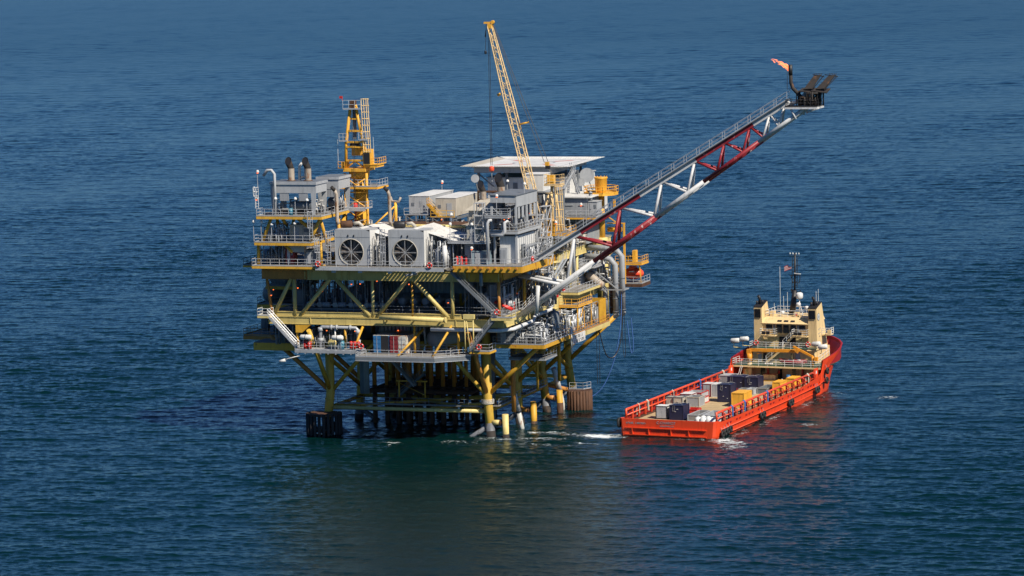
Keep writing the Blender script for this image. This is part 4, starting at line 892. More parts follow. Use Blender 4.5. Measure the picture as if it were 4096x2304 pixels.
# equipment on the sub cellar level
t = thing('piping_loop', 'big silver goal-post shaped pipe loop on the front walkway', 'pipe', (-21, -9.6, 15))
MB().path([(-24.7, -9.0, 15), (-24.7, -9.0, 18), (-24.4, -9.0, 18.3), (-18.6, -9.0, 18.2), (-18.3, -9.0, 17.9), (-18.3, -9.0, 15)], .26, 10).build('pipe', M['galv'], t)
mb = MB()
for x, z in ((-24.7, 17.9), (-24.7, 16.2), (-18.3, 17.6), (-18.3, 16)): mb.lathe((x, -9.0, z), [(.42, -.3), (.42, .3)], 12)
for x in (-22.8, -21.9, -19.6): mb.lathe((x, -9.0, 18.25), [(.4, -.12), (.4, .12)], 12, 'x')
mb.build('flange', M['lgrey'], t); MB().tube((-22.2, -9, 18), (-22.2, -9, 15), .12, n=8).build('support_post', M['white'], t)
for x, lb in ((-26.3, 'left of two white raft canisters on the front walkway'), (-20.9, 'right of two white raft canisters on the front walkway')):
    t = thing('raft_canister', lb, 'life raft', (x, -11, 16.6), group='white life raft canisters on the front walkway')
    MB().path([(x-.95, -11.3, 16.9), (x-.8, -11.3, 16.9), (x+.8, -11.3, 16.9), (x+.95, -11.3, 16.9)], [.25, .4, .4, .25], 14).build('canister', M['white'], t)
    MB().tube((x-.04, -11.3, 16.9), (x+.04, -11.3, 16.9), .43, n=14).build('strap', M['black'], t); MB().tube((x-.5, -11.2, 15), (x-.5, -11.2, 16.6), .06, n=5).tube((x+.5, -11.2, 15), (x+.5, -11.2, 16.6), .06, n=5).build('cradle', M['galv'], t)
def barrel(x, y, z, label, mt, g=None, fr=P, h=1.15, r=.36):
    t = thing('drum_barrel', label, 'barrel', (x, y, z), fr, group=g)
    MB().lathe((x, y, z), [(r, 0), (r, h*.32), (r+.02, h*.34), (r, h*.36), (r, h*.64), (r+.02, h*.66), (r, h*.68), (r, h)], 14).build('body', M[mt], t); MB().lathe((x, y, z+h-.03), [(r+.02, 0), (r+.02, .05)], 14).build('lid', M[mt], t)
barrel(-26.6, -10.9, 15.0, 'left of two red barrels at the left of the front walkway', 'red', 'red barrels on the front walkway'); barrel(-25.9, -10.9, 15.0, 'right of two red barrels at the left of the front walkway', 'red', 'red barrels on the front walkway')
barrel(-20.4, -10.8, 15.0, 'blue barrel near the middle of the front walkway', 'barrel', h=1.3, r=.42); barrel(-29.2, -9, 36.05, 'blue barrel on the top left module deck', 'barrel')
t = thing('hose_reel', 'white and yellow hose reel on the front walkway', 'reel', (-22.3, -10, 15))
MB().lathe((-22.3, -10.4, 15.9), [(.62, 0), (.62, .06), (.25, .08), (.25, .5), (.62, .52), (.62, .58)], 18, 'y').build('reel', M['cream'], t); MB().box(-22.9, -21.6, -10.6, -9.7, 15, 15.3).build('base_frame', M['dgrey'], t)
for k in range(3):
    t = thing('red_canister', NB[k]+' of three red cylinders at the right end of the front walkway', 'cylinder', (-18.8+k*.6, -10.8, 15), group='three red cylinders')
    MB().vessel((-18.8+k*.62, -10.8, 15.25), (-18.8+k*.62, -10.8, 16.2), .28, 10).build('bottle', M['red'], t)
# cargo containers on the laydown platform
def container(x0, x1, y0, y1, z0, z1, label, front, roof, side, doors, openr=False):
    t = thing('cargo_container', label, 'container', ((x0+x1)/2, y0, z0))
    MB().box(x0, x1, y0+.02, y1, z0, z1).build('body', M[side], t); MB().box(x0, x1, y0, y1, z1, z1+.06).build('roof', M[roof], t)
    n = len(doors); wd = (x1-x0)/n
    for k, dm in enumerate(doors):
        a = x0+k*wd
        if dm is None: MB().box(a, a+wd, y0-.03, y0+.02, z0, z1).build('dark_opening', M['black'], t); continue
        mb = MB().box(a+.02, a+wd-.02, y0-.05, y0+.02, z0+.03, z1-.03)
        for q in range(4): mb.box(a+.1, a+wd-.1, y0-.09, y0-.05, z0+.15+q*(z1-z0)/4, z0+.15+(q+.55)*(z1-z0)/4)
        o = mb.build('door', M[dm], t); MB().tube((a+wd*.5, y0-.12, z0+.1), (a+wd*.5, y0-.12, z1-.1), .03, n=5).build('lock_bar', M['galv'], o)
    mb = MB()
    for k in range(7): y = y0+.4+k*(y1-y0-.6)/7; mb.box(x1, x1+.06, y, y+.22, z0+.15, z1-.12)
    mb.build('side_rib', M[side], t)
container(-15.9, -13.3, -8.6, -2.6, 14.2, 17.0, 'blue cargo container with one door open on the laydown platform', 'cblue', 'cwhite', 'cblue', ['cblue', None])
container(-13.1, -10.3, -8.6, -2.6, 14.2, 17.0, 'rusty white cargo container with a red door, right of the blue one', 'cwhite', 'crust', 'cwhite', ['cred', 'cwhite'])
t = thing('finned_cooler', 'grey finned cooler block behind the cargo containers', 'cooler', (-13, -4, 14.9))
MB().box(-17.6, -9.4, -1.8, -.2, 16.4, 18.2).build('body', M['dgrey'], t); mb = MB()
for k in range(12): x = -16.9+k*.65; mb.tube((x, -1.95, 18), (x, -1.95, 16.5), .2, n=8)
mb.build('fin', M['lgrey'], t); MB().tube((-17.6, -2, 18.35), (-9.2, -2, 18.35), .22, n=8).path([(-12.4, -2.4, 15), (-12.4, -2.4, 17.9), (-9.6, -2.4, 17.9), (-9.4, -2.4, 15)], .2, 8).build('header', M['galv'], t)
drum((-8.0, -3, 15.9), (-4.2, 4, 15.9), 1.25, 'separator_tank', 'pale round-ended separator tank behind the laydown platform', 'tank', 'grey')
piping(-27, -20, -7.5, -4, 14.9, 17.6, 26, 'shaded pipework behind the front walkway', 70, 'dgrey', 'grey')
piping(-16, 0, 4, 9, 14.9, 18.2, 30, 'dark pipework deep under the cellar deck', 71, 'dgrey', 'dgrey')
cabinet(-25.6, -22.2, -3, -1, 14.9, 17.8, 'dark cabinet behind the silver pipe loop', 'dgrey')
solo(MB().tube((-27.5, -10.9, 13.9), (-30.4, -11.2, 13.1), .1, n=6).tube((-30.0, -11.2, 13.15), (-31.0, -11.3, 12.85), .24, n=10), 'overboard_light', 'white tube light on an arm below the front walkway', 'lamp', M['white'], (-27.5, -10.9, 13.9))
# ---- right face
t = balcony(1.8, 10.3, -1.8, 12.8, 15.15, 'orange edged low deck at the right corner, full of pipework', 'yorange', 'galv', .55)
t2 = balcony(5.2, 10.2, 12.9, 32.8, 14.75, 'long low deck along the right face with orange railings', 'cream', 'orange', .7, sp=1.3)
balcony(3.6, 9.6, .5, 6.5, 12.6, 'grey scaffold platform hung below the right corner deck', 'grey', 'dgrey', .2)
balcony(5.9, 8.8, 20.5, 33, 20.9, 'cream edged balcony high on the right face', 'cream', 'galv', .35)
balcony(5.9, 8.6, 30, 35, 24.2, 'small upper balcony near the outfall pipes', 'galv', 'galv', .25)
MB().add([(10.2, 13, 14.1), (10.2, 32.8, 14.1), (6, 32.8, 12.6), (6, 13, 12.6)], [(0, 1, 2, 3)]).build('under_plate', M['yorange'], t2)
piping(2.2, 9.6, -1.2, 3, 15.2, 18.2, 60, 'crowded silver pipes on the low right corner deck', 81, 'galv', 'white')
piping(4, 9.8, 4, 11, 15.2, 18.6, 56, 'second row of pipes on the low right corner deck', 82, 'steel', 'galv')
piping(5.6, 9.6, 13.4, 22, 14.8, 18.4, 50, 'dense pipes and valves at the near end of the long low deck', 83, 'galv', 'cream')
piping(5.6, 9.2, 23, 31, 14.8, 18.2, 34, 'pipes at the far end of the long low deck', 84, 'steel', 'galv')
piping(1.5, 5.4, -6.5, 2, 20.5, 25, 30, 'bright pipes at the right front corner behind the orange post', 85, 'galv', 'white')
for k in range(4): piping(3.0, 5.6, 3+k*8.0, 10+k*8.0, 20.5, 25.6, 34, NB[k]+' bank of pipes from the front along the right face', 86+k, 'steel', 'white')
piping(4.2, 6.6, 3, 17, 27.7, 30.2, 26, 'pipes on the right edge of the main deck below the boom', 91, 'galv', 'tan')
piping(4.6, 6.8, 20, 33, 27.7, 29.6, 30, 'rusty and silver pipes on the cream girder', 92, 'tan', 'galv')
drum((8.9, 7.6, 15.8), (8.9, 7.6, 19.0), .92, 'scrubber_vessel', 'dark grey upright scrubber vessel on the right corner deck', 'vessel', 'dgrey', n=20)
drum((8.2, 5.2, 15.6), (8.2, 5.2, 16.8), .5, 'small_vessel', 'small dark vessel below the white process pipe', 'vessel', 'black')
cabinet(2.4, 5.2, -1.4, .4, 15.2, 17.0, 'dark cabinet at the left of the right corner deck', 'dgrey')
cabinet(6.9, 9.4, 28.6, 31.6, 14.8, 17.4, 'grey cabinet before the orange panel at the far end of the low deck', 'grey')
solo(MB().box(9.5, 9.7, 29.2, 32.6, 14.8, 18.6).box(7.4, 9.5, 32.4, 32.6, 14.8, 18.6), 'orange_screen', 'orange wind screen at the far end of the low deck', 'screen', M['yorange'], (9.5, 30, 14.8))
t = thing('yellow_platform_tower', 'bright yellow railed access tower on the long low deck', 'access tower', (8, 20, 14.8))
slab(t, 6.2, 9.4, 18.5, 26, 18.9, 'crane', .2); MB().rail([(6.2, 18.5, 18.9), (9.4, 18.5, 18.9), (9.4, 26, 18.9)], sp=1.0).build('handrail', M['crane'], t)
mb = MB()
for x, y in ((6.3, 18.6), (9.3, 18.6), (9.3, 22), (9.3, 25.9)): mb.bar((x, y, 14.8), (x, y, 18.8), .14, .14)
mb.bar((9.3, 18.6, 14.8), (9.3, 22, 18.8), .1).build('post', M['crane'], t)
t = thing('name_board', 'two-line white name board fixed under the low deck railing', 'sign', (10.4, 13.2, 14))
MB().add([(10.42, 12.6, 13.35), (10.42, 19.0, 13.35), (10.42, 19.0, 14.85), (10.42, 12.6, 14.85), (10.36, 12.6, 13.35), (10.36, 19, 13.35), (10.36, 19, 14.85), (10.36, 12.6, 14.85)], [(0, 1, 2, 3), (7, 6, 5, 4), (0, 4, 5, 1), (1, 5, 6, 2), (2, 6, 7, 3), (3, 7, 4, 0)]).build('board', M['white'], t)
mb = MB(); r_ = random.Random(4)      # the lettering is too blurred to read: rows of dark strokes of its size
for row, (n_, y0) in enumerate(((7, 13.5), (9, 13.2))):
    for k in range(n_):
        y = y0+k*.58; z = 14.2-row*.72
        if r_.random() < .8: mb.box(10.42, 10.44, y, y+.1, z, z+.45)
        if r_.random() < .8: mb.box(10.42, 10.44, y+.1, y+.4, z+(.35 if k % 2 else 0), z+(.45 if k % 2 else .1))
        if r_.random() < .5: mb.box(10.42, 10.44, y+.3, y+.4, z, z+.45)
mb.build('lettering', M['black'], t)
solo(MB().tube((10.4, 11.8, 12.2), (10.4, 11.8, 16.2), .16, n=8), 'white_post', 'white vertical tube at the near end of the long low deck', 'post', M['white'], (10.3, 11.8, 12.2))
# outfall pipes
for k, (x, y, zt, zb, r, mt, lb) in enumerate([(11.0, 34, 25.2, 14.9, .5, 'grey', 'front large grey outfall pipe with a pointed end'), (12.0, 34.6, 26.6, 15.2, .5, 'grey', 'outermost large grey outfall pipe with a pointed end'), (9.2, 34, 20.8, 14.8, .42, 'grey', 'shorter grey outfall pipe with a black mouth'), (10.1, 34.6, 20, 15.6, .36, 'rusty', 'rusty brown outfall pipe between the grey ones')]):
    t = thing('outfall_pipe', lb, 'pipe', (x, y, zb))
    pts = [(x, y, zb+.9), (x, y, zt-1.2), (x-.8, y, zt-.3), (x-2.0, y, zt+.1), (5.5 if k != 1 else 6, y, zt+.2)] if k != 3 else [(x, y, zb+.9), (x, y, zt)]
    MB().path(pts, r, 16).build('pipe', M[mt], t)
    n = 16; vs = [(x+r*math.cos(2*math.pi*j/n), y+r*math.sin(2*math.pi*j/n), zb+.9) for j in range(n)]+[(x+r*math.cos(2*math.pi*j/n), y+r*math.sin(2*math.pi*j/n), zb+(.9 if False else .45+.45*math.sin(2*math.pi*j/n-.6)*-1)) for j in range(n)]
    MB().add(vs, [(j, (j+1) % n, n+(j+1) % n, n+j) for j in range(n)]+[tuple(range(n, 2*n))], False).build('pointed_end', M[mt if k > 2 else 'boomgrey'], t)
    mb = MB()
    for z in (zb+1.2, zb+3.4, (zb+zt)/2+.8): mb.tube((x, y, z), (x, y, z+.12), r+.07, n=16)
    mb.build('clamp_ring', M['dgrey'], t)
t = thing('outfall_bracket', 'grey bracket frame carrying the outfall pipes', 'bracket', (9, 34, 20))
MB().bar((5.9, 33.2, 19.9), (12.8, 33.2, 19.9), .25, .2).bar((5.9, 35.6, 19.9), (12.8, 35.6, 19.9), .25, .2).bar((12.7, 33, 19.9), (12.7, 35.8, 19.9), .25, .2).build('beam', M['grey'], t); MB().bar((5.9, 33.2, 24.4), (11.6, 33.2, 20.0), .18).bar((5.9, 33.6, 24.4), (9.6, 33.6, 20.0), .18).build('strut', M['grey'], t)
drum((6.6, 33, 22.4), (8.9, 33, 20.6), .7, 'rusty_hopper', 'tan rust-stained hopper beside the outfall pipes', 'hopper', 'stack')
cabinet(2.6, 5.8, 26.5, 29, 20.7, 25.4, 'big grey duct housing under the cream girder', 'tan', 'duct_housing', 'housing')
cabinet(2.6, 5.8, 31, 33, 20.7, 25.0, 'second grey duct housing with square lid', 'grey', 'duct_housing', 'housing')
# hoses hanging to the sea
for k, pts in enumerate([[(9.6, 29, 13.5), (10.2, 30.5, 9.4), (11, 32, 8.7), (11.8, 33, 10.4), (12.2, 33.6, 14), (12.2, 33.6, 19)], [(12.2, 33.4, 19.5), (12.0, 33.2, 14), (10.8, 33, 8), (8.6, 32.5, 3.2), (5.6, 31.5, 1.4), (4.4, 30, 2.6)], [(12.6, 35, 14.5), (12.9, 35.4, 10.2), (13.2, 35.4, 9.0), (13.5, 35.4, 10.4), (13.3, 35, 15)], [(8.8, 30, 14), (8.8, 30, 4.4)], [(9.1, 30.4, 14), (9.1, 30.4, 4.4)], [(11.7, 34.6, 19), (11.9, 34.8, 9.5), (12.3, 34.8, 9.4), (12.2, 34.6, 18)]]):
    vs = []
    for a in range(len(pts)-1):
        for q in range(4):
            p0, p1, p2, p3 = [Vector(pts[max(0, min(len(pts)-1, a+o))]) for o in (-1, 0, 1, 2)]; u = q/4
            vs.append(.5*((2*p1)+(p2-p0)*u+(2*p0-5*p1+4*p2-p3)*u*u+(3*p1-p0-3*p2+p3)*u**3))
    vs.append(Vector(pts[-1]))
    solo(MB().path(vs, .09 if k < 3 else .05, 5), 'hanging_hose', ['dark hose drooping in a U below the far end of the low deck', 'long blue hose curving down to the bumper post', 'thin hose loop hanging free right of the platform', 'left one of two straight ropes down to the corner barge bumper', 'right one of two straight ropes down to the corner barge bumper', 'dark hose pair hanging beside the outfall pipes'][k], 'hose', M['brope' if k in (1, 2) else 'black'], pts[-1])
# lifeboat with davit
t = thing('lifeboat', 'orange red enclosed lifeboat hanging at the far right side', 'lifeboat', (10.8, 45, 20.2))
prof = [(-2.6, .05), (-2.4, .45), (-1.7, .95), (-.6, 1.2), (.6, 1.2), (1.7, .95), (2.3, .6), (2.6, .1)]; n = 14; vs = []
for (h, r) in prof:
    for j in range(n):
        a = 2*math.pi*j/n; zz = r*math.sin(a); vs.append((10.8+h*.7, 45+h*.75*0+r*math.cos(a), 21.3+zz*(.95 if zz > 0 else .75)))
MB().add(vs, [(i*n+j, i*n+(j+1) % n, (i+1)*n+(j+1) % n, (i+1)*n+j) for i in range(7) for j in range(n)], True).build('hull', M['hrail'], t)
MB().box(9.6, 12.2, 43.75, 46.2, 21.2, 21.28).build('fender_strip', M['hulld'], t); MB().box(10.2, 11.2, 44.3, 45.7, 22.2, 22.65).build('canopy', M['hrail'], t); MB().box(10.4, 11.3, 43.78, 43.9, 21.7, 21.9).build('window', M['white'], t)
balcony(7.2, 12.9, 42.6, 47.5, 19.9, 'tan platform beneath the lifeboat', 'rusty', 'galv', .5)
t = thing('lifeboat_davit', 'yellow winch frame above the lifeboat', 'davit', (10.8, 45, 23))
slab(t, 8.2, 12.8, 43, 47, 23.4, 'crane', .3); MB().rail([(8.2, 43, 23.4), (12.8, 43, 23.4), (12.8, 47, 23.4)], sp=1.1).build('handrail', M['crane'], t)
MB().lathe((10.0, 44.2, 24.2), [(.5, 0), (.5, .8)], 12, 'x').build('winch_drum', M['black'], t); MB().box(11.0, 11.6, 43.8, 45, 23.4, 25.4).build('winch_frame', M['crane'], t)
MB().bar((8.6, 43.2, 23.2), (9.1, 43.2, 20), .16).bar((12.4, 43.2, 23.2), (12.7, 43.2, 20), .16).bar((9.4, 43.2, 20.4), (8.4, 43.2, 22.6), .12).build('leg', M['crane'], t)
# ---- grey building, quarters, far right column
t = thing('grey_switch_building', 'grey flat roofed building with a pale roof edge right of the second crane', 'building', (3, 34, 28))
MB().box(-1.5, 6.6, 33, 40, 32.3, 35.3).build('wall', M['grey'], t); MB().box(-1.8, 7.3, 32.6, 40.3, 35.3, 35.5).build('roof', M['wcorr'], t); MB().box(-1.5, 6.6, 33.2, 40, 27.6, 31.8).build('lower_wall', M['gcorr'], t)
slab(t, -1.5, 8.6, 31.4, 40, 32.2, 'crane', .25); MB().rail([(-1.5, 31.4, 32.2), (8.6, 31.4, 32.2), (8.6, 36, 32.2)], sp=1.6).build('handrail', M['galv'], t)
MB().box(2.6, 4.2, 32.9, 33, 34.0, 34.1).box(5.2, 6.2, 32.9, 33, 34.0, 34.1).build('canopy', M['lgrey'], t)
cabinet(6.7, 8.3, 33.2, 35.8, 32.25, 34.6, 'pale grey utility box at the right of the grey building', 'lgrey', 'utility_box', 'box')
solo(MB().tube((6.9, 34.2, 34.7), (6.9, 34.2, 36), .28, n=10).lathe((6.9, 34.2, 36), [(.45, 0), (.1, .3)], 10), 'roof_vent', 'grey roof vent on the pale utility box', 'vent', M['grey'], (6.9, 34.2, 34.7))
t = thing('living_quarters', 'white living quarters in the shade below the helideck', 'building', (-6, 39, 27.6))
MB().box(-13.2, 1.0, 39.5, 55, 27.6, 38.0).build('wall', M['white'], t); MB().box(-13.4, 1.2, 39.3, 55.2, 38.0, 38.15).build('roof', M['lgrey'], t)
MB().box(-8.6, -7.8, 39.4, 39.5, 35.1, 37.2).build('door', M['dgrey'], t); MB().box(-6.4, -5.2, 39.42, 39.5, 35.6, 36.6).build('window', M['glass'], t); MB().box(-4.0, -1.6, 38.6, 39.5, 34.8, 37.6).build('annex', M['lgrey'], t)
slab(t, -18, -2, 29.5, 39.4, 34.6, 'galv', .3); MB().rail([(-18, 34, 34.6), (-18, 29.5, 34.6), (-3, 29.5, 34.6)], sp=1.9).build('handrail', M['galv'], t)
mb = MB()
for x, y in ((-17.8, 30), (-10, 30), (-3, 30), (-17.8, 38)): mb.bar((x, y, 27.6), (x, y, 34.2), .3, .3)
mb.build('support_column', M['dgrey'], t); MB().box(1.0, 4.8, 41, 50, 32.0, 35.2).build('side_annex', M['white'], t)
t = thing('control_block', 'dark panelled block behind the second crane', 'building', (3, 22, 27.6))
MB().box(-1.5, 4.4, 20.4, 28, 27.6, 37.3).build('wall', M['dgrey'], t); MB().box(-1.7, 4.6, 20.2, 28.2, 37.3, 37.45).build('roof', M['grey'], t)
mb = MB()
for x in (-1, 1.2, 3.4): mb.tube((x, 20.25, 28), (x, 20.25, 37), .1, n=6)
mb.build('conduit', M['white'], t)
cabinet(-.2, 3.2, 20.6, 24.4, 37.5, 40.2, 'bright white cabin behind the foot of the long boom', 'white', 'white_cabin', 'cabin', door=False, vents=False)
solo(MB().path([(-4.0, 9, 36.2), (-4.0, 9, 38.4), (1.4, 9, 38.4), (1.4, 9, 36.6)], .2, 8).path([(-1.4, 9, 38.4), (-1.4, 9, 36.8)], .18, 8), 'rusty_pipe_bridge', 'rust brown pipe bridge in front of the living quarters', 'pipe', M['rusty'], (-4, 9, 36))
drum((-3.4, 30.5, 35.2), (-2.0, 30.5, 35.2), .35, 'red_cylinder', 'red cylinder lying on the quarters walkway', 'cylinder', 'red')
t = thing('crane_pedestal', 'thick yellow empty crane pedestal with a railed ring platform at the right', 'pedestal', (6.9, 40, 20))
MB().tube((6.9, 40, 14), (6.9, 40, 28), .95, n=20).build('lower_column', M['cream'], t); MB().lathe((6.9, 40, 26), [(1.6, 0), (1.0, 1.2)], 20).build('collar', M['cream'], t); MB().tube((6.9, 40, 27), (6.9, 40, 35.6), .56, n=18).build('column', M['crane'], t)
MB().lathe((6.9, 40, 35.3), [(.6, 0), (1.0, .7), (1.05, 2.6), (1.15, 2.7), (1.15, 2.9)], 22).build('top_bucket', M['crane'], t)
o = [(6.9+2.9*math.cos(math.pi/8+k*math.pi/4), 40+2.9*math.sin(math.pi/8+k*math.pi/4)) for k in range(8)]
MB().poly(o, 35.2, 35.6).build('ring_platform', M['crane'], t); MB().rail([(*p, 35.6) for p in o+[o[0]]], sp=1.2, r=.05).build('handrail', M['crane'], t)
mb = MB()
for k in range(10): a = 2*math.pi*k/10; mb.lathe((6.9+1.0*math.cos(a), 40+1.0*math.sin(a), 38.2), [(.07, 0), (.07, .15)], 5)
mb.build('bolt', M['crane'], t)
t = thing('yellow_rack', 'yellow pipe rack jutting out right of the thick pedestal', 'rack', (9, 42, 29))
MB().tube((7.5, 41.5, 29.2), (9.9, 41.5, 29.2), .42, n=12).build('boom_pipe', M['crane'], t); MB().bar((7.5, 41, 30.3), (10.7, 41, 30.3), .2, .2).bar((10.5, 41, 30.3), (10.5, 41, 20), .3, .3).bar((7.6, 40.6, 32.2), (9.3, 40.6, 32.2), .2, .3).bar((9.0, 40.6, 32.3), (9.0, 40.6, 34.4), .35, .4).bar((7.6, 40.6, 31.6), (9.4, 40.6, 30.4), .15).build('frame', M['crane'], t)
# masts and dishes
def dish(c, r, label, yaw, tilt=.15, mt='grey', base=None):
    c = Vector(c); t = thing('satellite_dish', label, 'satellite dish', tuple(base or c)); d = Vector((math.cos(yaw)*math.cos(tilt), math.sin(yaw)*math.cos(tilt), math.sin(tilt)))
    pts = [c+d*h for h in (-.55*r, -.45*r, -.25*r, 0.05*r)]; MB().path(pts, [.08*r, .5*r, .82*r, r], 24, cap=True).build('dish', M[mt], t)
    MB().tube(c-d*.5*r, Vector(base or c)+Vector((0, 0, .1)), .1, n=6).build('mount', M['dgrey'], t)
dish((2.5, 46, 38.0), 1.25, 'large grey satellite dish right of the helideck', R(-75), base=(3.2, 47, 35)); dish((2.1, 44, 37.0), .7, 'small pale satellite dish below the large grey one', R(-95), mt='lgrey', base=(3.0, 45, 35)); dish((-14.2, 36, 38.2), .7, 'small grey satellite dish left of the living quarters', R(-70), base=(-13.9, 37, 35))
for k, (x, y, z, h, l) in enumerate([(-18, 30, 34.6, 3.4, 1), (-6.2, 29.6, 34.6, 3.6, 0), (6.0, 31.5, 32.2, 2.0, 1), (7.4, 14, 31, 1.9, 1)]):
    lampost(x, y, z, h, ['lit orange lamp on a pole at the left end of the quarters walkway', 'curved lamp post before the living quarters', 'lit lamp before the grey building', 'lit lamp on the second crane platform'][k], lit=bool(l))
# helideck
t = thing('helideck', 'white helideck with a red cross marking and sloping safety net', 'helideck', (-8.3, 47, 38))
hx0, hx1, hy0, hy1, hz = -15.6, .6, 38.4, 56, 40.0
MB().box(hx0, hx1, hy0, hy1, hz-.18, hz).build('deck', M['white'], t)
MB().box(hx0+.4, hx1-1.5, hy0-.05, hy0+.1, hz-1.0, hz-.2).box(hx1-1.6, hx1-1.4, hy0, hy1, hz-1.0, hz-.2).box(hx0+.4, hx0+.6, hy0, hy1, hz-1.0, hz-.2).build('edge_girder', M['lgrey'], t)
mb = MB()
for k in range(8): y = hy0+1+k*2.2; mb.bar((hx0+.6, y, hz-.6), (hx1-1.6, y, hz-.6), .25, .7)
mb.build('joist', M['dgrey'], t)
MB().quad((hx0, hy0, hz), (hx0, hy1, hz), (hx0-1.6, hy1, hz+.35), (hx0-1.6, hy0-1.2, hz+.2), .05).build('safety_net', M['tan'], t)
MB().quad((hx1, hy1, hz), (hx1, hy0, hz), (hx1+1.6, hy0-1.2, hz+.2), (hx1+1.6, hy1, hz+.35), .05).quad((hx1, hy0, hz), (hx0, hy0, hz), (hx0-1.6, hy0-1.2, hz+.2), (hx1+1.6, hy0-1.2, hz+.2), .05).quad((hx0, hy1, hz), (hx1, hy1, hz), (hx1+1.6, hy1+1.2, hz+.3), (hx0-1.6, hy1+1.2, hz+.3), .05).build('safety_net', M['wcorrx'], t)
cx, cy = -7.5, 47.4
for k in range(2):
    sgn = 1 if k else -1; d = Vector((math.cos(R(45)), sgn*math.sin(R(45)), 0)); e = Vector((-d.y, d.x, 0))*.5; c = Vector((cx, cy, hz+.012+.006*k))
    for q in (-1, 1): MB().add([c+d*q*4-e, c+d*q*7.6-e, c+d*q*7.6+e, c+d*q*4+e], [(0, 1, 2, 3) if q > 0 else (3, 2, 1, 0)]).build('red_stripe', paint('pale red marking', (.62, .20, .15), rust=.2, rustcol=(.7, .6, .55)) if k == 0 and q < 0 else bpy.data.materials['pale red marking'], t)
n = 40; vs = [(cx+r*math.cos(2*math.pi*j/n), cy+r*math.sin(2*math.pi*j/n), hz+.012) for r in (3.4, 3.75) for j in range(n)]
MB().add(vs, [(j, n+j, n+(j+1) % n, (j+1) % n) for j in range(n)]).build('circle_marking', M['grey'], t)
MB().box(hx0+.7, hx1-.7, hy1-1.1, hy1-1.0, hz+.003, hz+.012).box(hx1-1.1, hx1-1.0, hy0+1, hy1-1.3, hz+.003, hz+.012).build('edge_line', M['dgrey'], t)
mb = MB()
for x, y in ((hx0+1, hy0+.5), (-9.5, hy0+.5), (-1.2, hy0+.5), (-1.2, 46), (-1.2, 54), (hx0+1, 50)): mb.bar((x, y, 27.6), (x, y, hz-1), .35, .35)
mb.bar((-1.2, hy0+.5, 35), (1.4, 42, hz-1), .2).bar((1.5, 44, 32), (1.5, 44, hz-.9), .3).bar((hx0+1, hy0+.5, hz-1.2), (-10, hy0+.6, 35), .18).build('column', M['dgrey'], t)
stairs((2.6, 38.6, 39.4), (.9, 36.2, 35.6), 1, 'grey stairs climbing to the right edge of the helideck', 'grey')
stairs((3.6, 37.6, 35.4), (1.2, 40.6, 39.6), .9, 'second flight of grey stairs under the helideck edge', 'grey')
# small lamps glowing in the shaded decks
pts = [(-33.2, -8.6, 23.2), (-26.2, -3, 24.6), (-24.2, -3, 24.9), (-21.6, -3, 24.5), (-19.7, -4, 24.7), (-16.8, -4, 25.2), (-27, -2, 23.2), (-30.5, -4, 23.9), (-30.6, -4, 22.9), (-9.6, -8.6, 25.3), (-37.6, 4, 27.0), (-38.2, 4, 22.6), (-23.8, -8.6, 17.7), (-25.6, -7, 17.0), (-19.2, -8, 17.6), (-13.8, -3, 17.2), (-4.8, -4, 21.9), (3.9, 4, 22.6), (4.4, 5, 22.4), (-1.4, 11, 33.9), (-10.2, 8.5, 33.9), (6.3, -5.8, 35.6), (5.6, -5.8, 35.4), (4.4, -6, 36), (7.0, 2.5, 35.6), (-15, -1, 22.3), (-4.6, 40, 39)]
LB = ['at the left end of the top of the truss', 'left of two under the second truss bay', 'right of two under the second truss bay', 'above the third truss bay, low one', 'above the third truss bay, high one', 'near the ribbed wind wall corner', 'low in the second truss bay', 'upper of two in the first truss bay', 'lower of two in the first truss bay', 'hung on the front girder before the wind wall', 'over the cable reel on the left side', 'over the round tank on the left side', 'over the left raft canister', 'by the left end of the silver pipe loop', 'over the right end of the silver pipe loop', 'above the grey finned cooler', 'right of the row of small round tanks', 'left of two behind the long dark stairs', 'right of two behind the long dark stairs', 'below the right portable cabin', 'below the yellow stairs between the cabins', 'right one in the upper grey module', 'middle one in the upper grey module', 'under the upper grey module platform', 'at the back of the upper grey module', 'in the row of small round tanks', 'under the edge of the helideck']
for k, p in enumerate(pts):
    t = thing('bulkhead_lamp', 'small glowing orange lamp '+LB[k], 'lamp', p, group='small glowing lamps in the platform shade')
    MB().lathe(p, [(.04, -.14), (.12, -.07), (.12, .03)], 8).build('bulb', M['lamp'], t); MB().lathe(p, [(.18, .03), (.08, .16)], 8).build('hood', M['grey'], t)

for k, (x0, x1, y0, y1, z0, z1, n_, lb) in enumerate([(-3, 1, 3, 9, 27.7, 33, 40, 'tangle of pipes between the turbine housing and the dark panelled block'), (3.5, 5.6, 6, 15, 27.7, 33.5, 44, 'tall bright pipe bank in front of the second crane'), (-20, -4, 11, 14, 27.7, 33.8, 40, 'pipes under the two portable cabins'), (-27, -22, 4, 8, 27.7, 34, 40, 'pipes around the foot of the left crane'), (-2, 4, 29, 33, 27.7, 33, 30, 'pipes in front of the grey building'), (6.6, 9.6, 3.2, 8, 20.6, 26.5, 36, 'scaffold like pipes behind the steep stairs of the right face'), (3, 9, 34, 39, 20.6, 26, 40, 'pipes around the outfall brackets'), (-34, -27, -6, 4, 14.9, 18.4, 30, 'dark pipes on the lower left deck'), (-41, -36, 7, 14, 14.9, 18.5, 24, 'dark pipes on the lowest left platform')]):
    piping(x0, x1, y0, y1, z0, z1, n_, lb, 200+k, 'steel' if k < 7 else 'dgrey', 'galv' if k < 7 else 'dgrey', rr=(.07, .24))
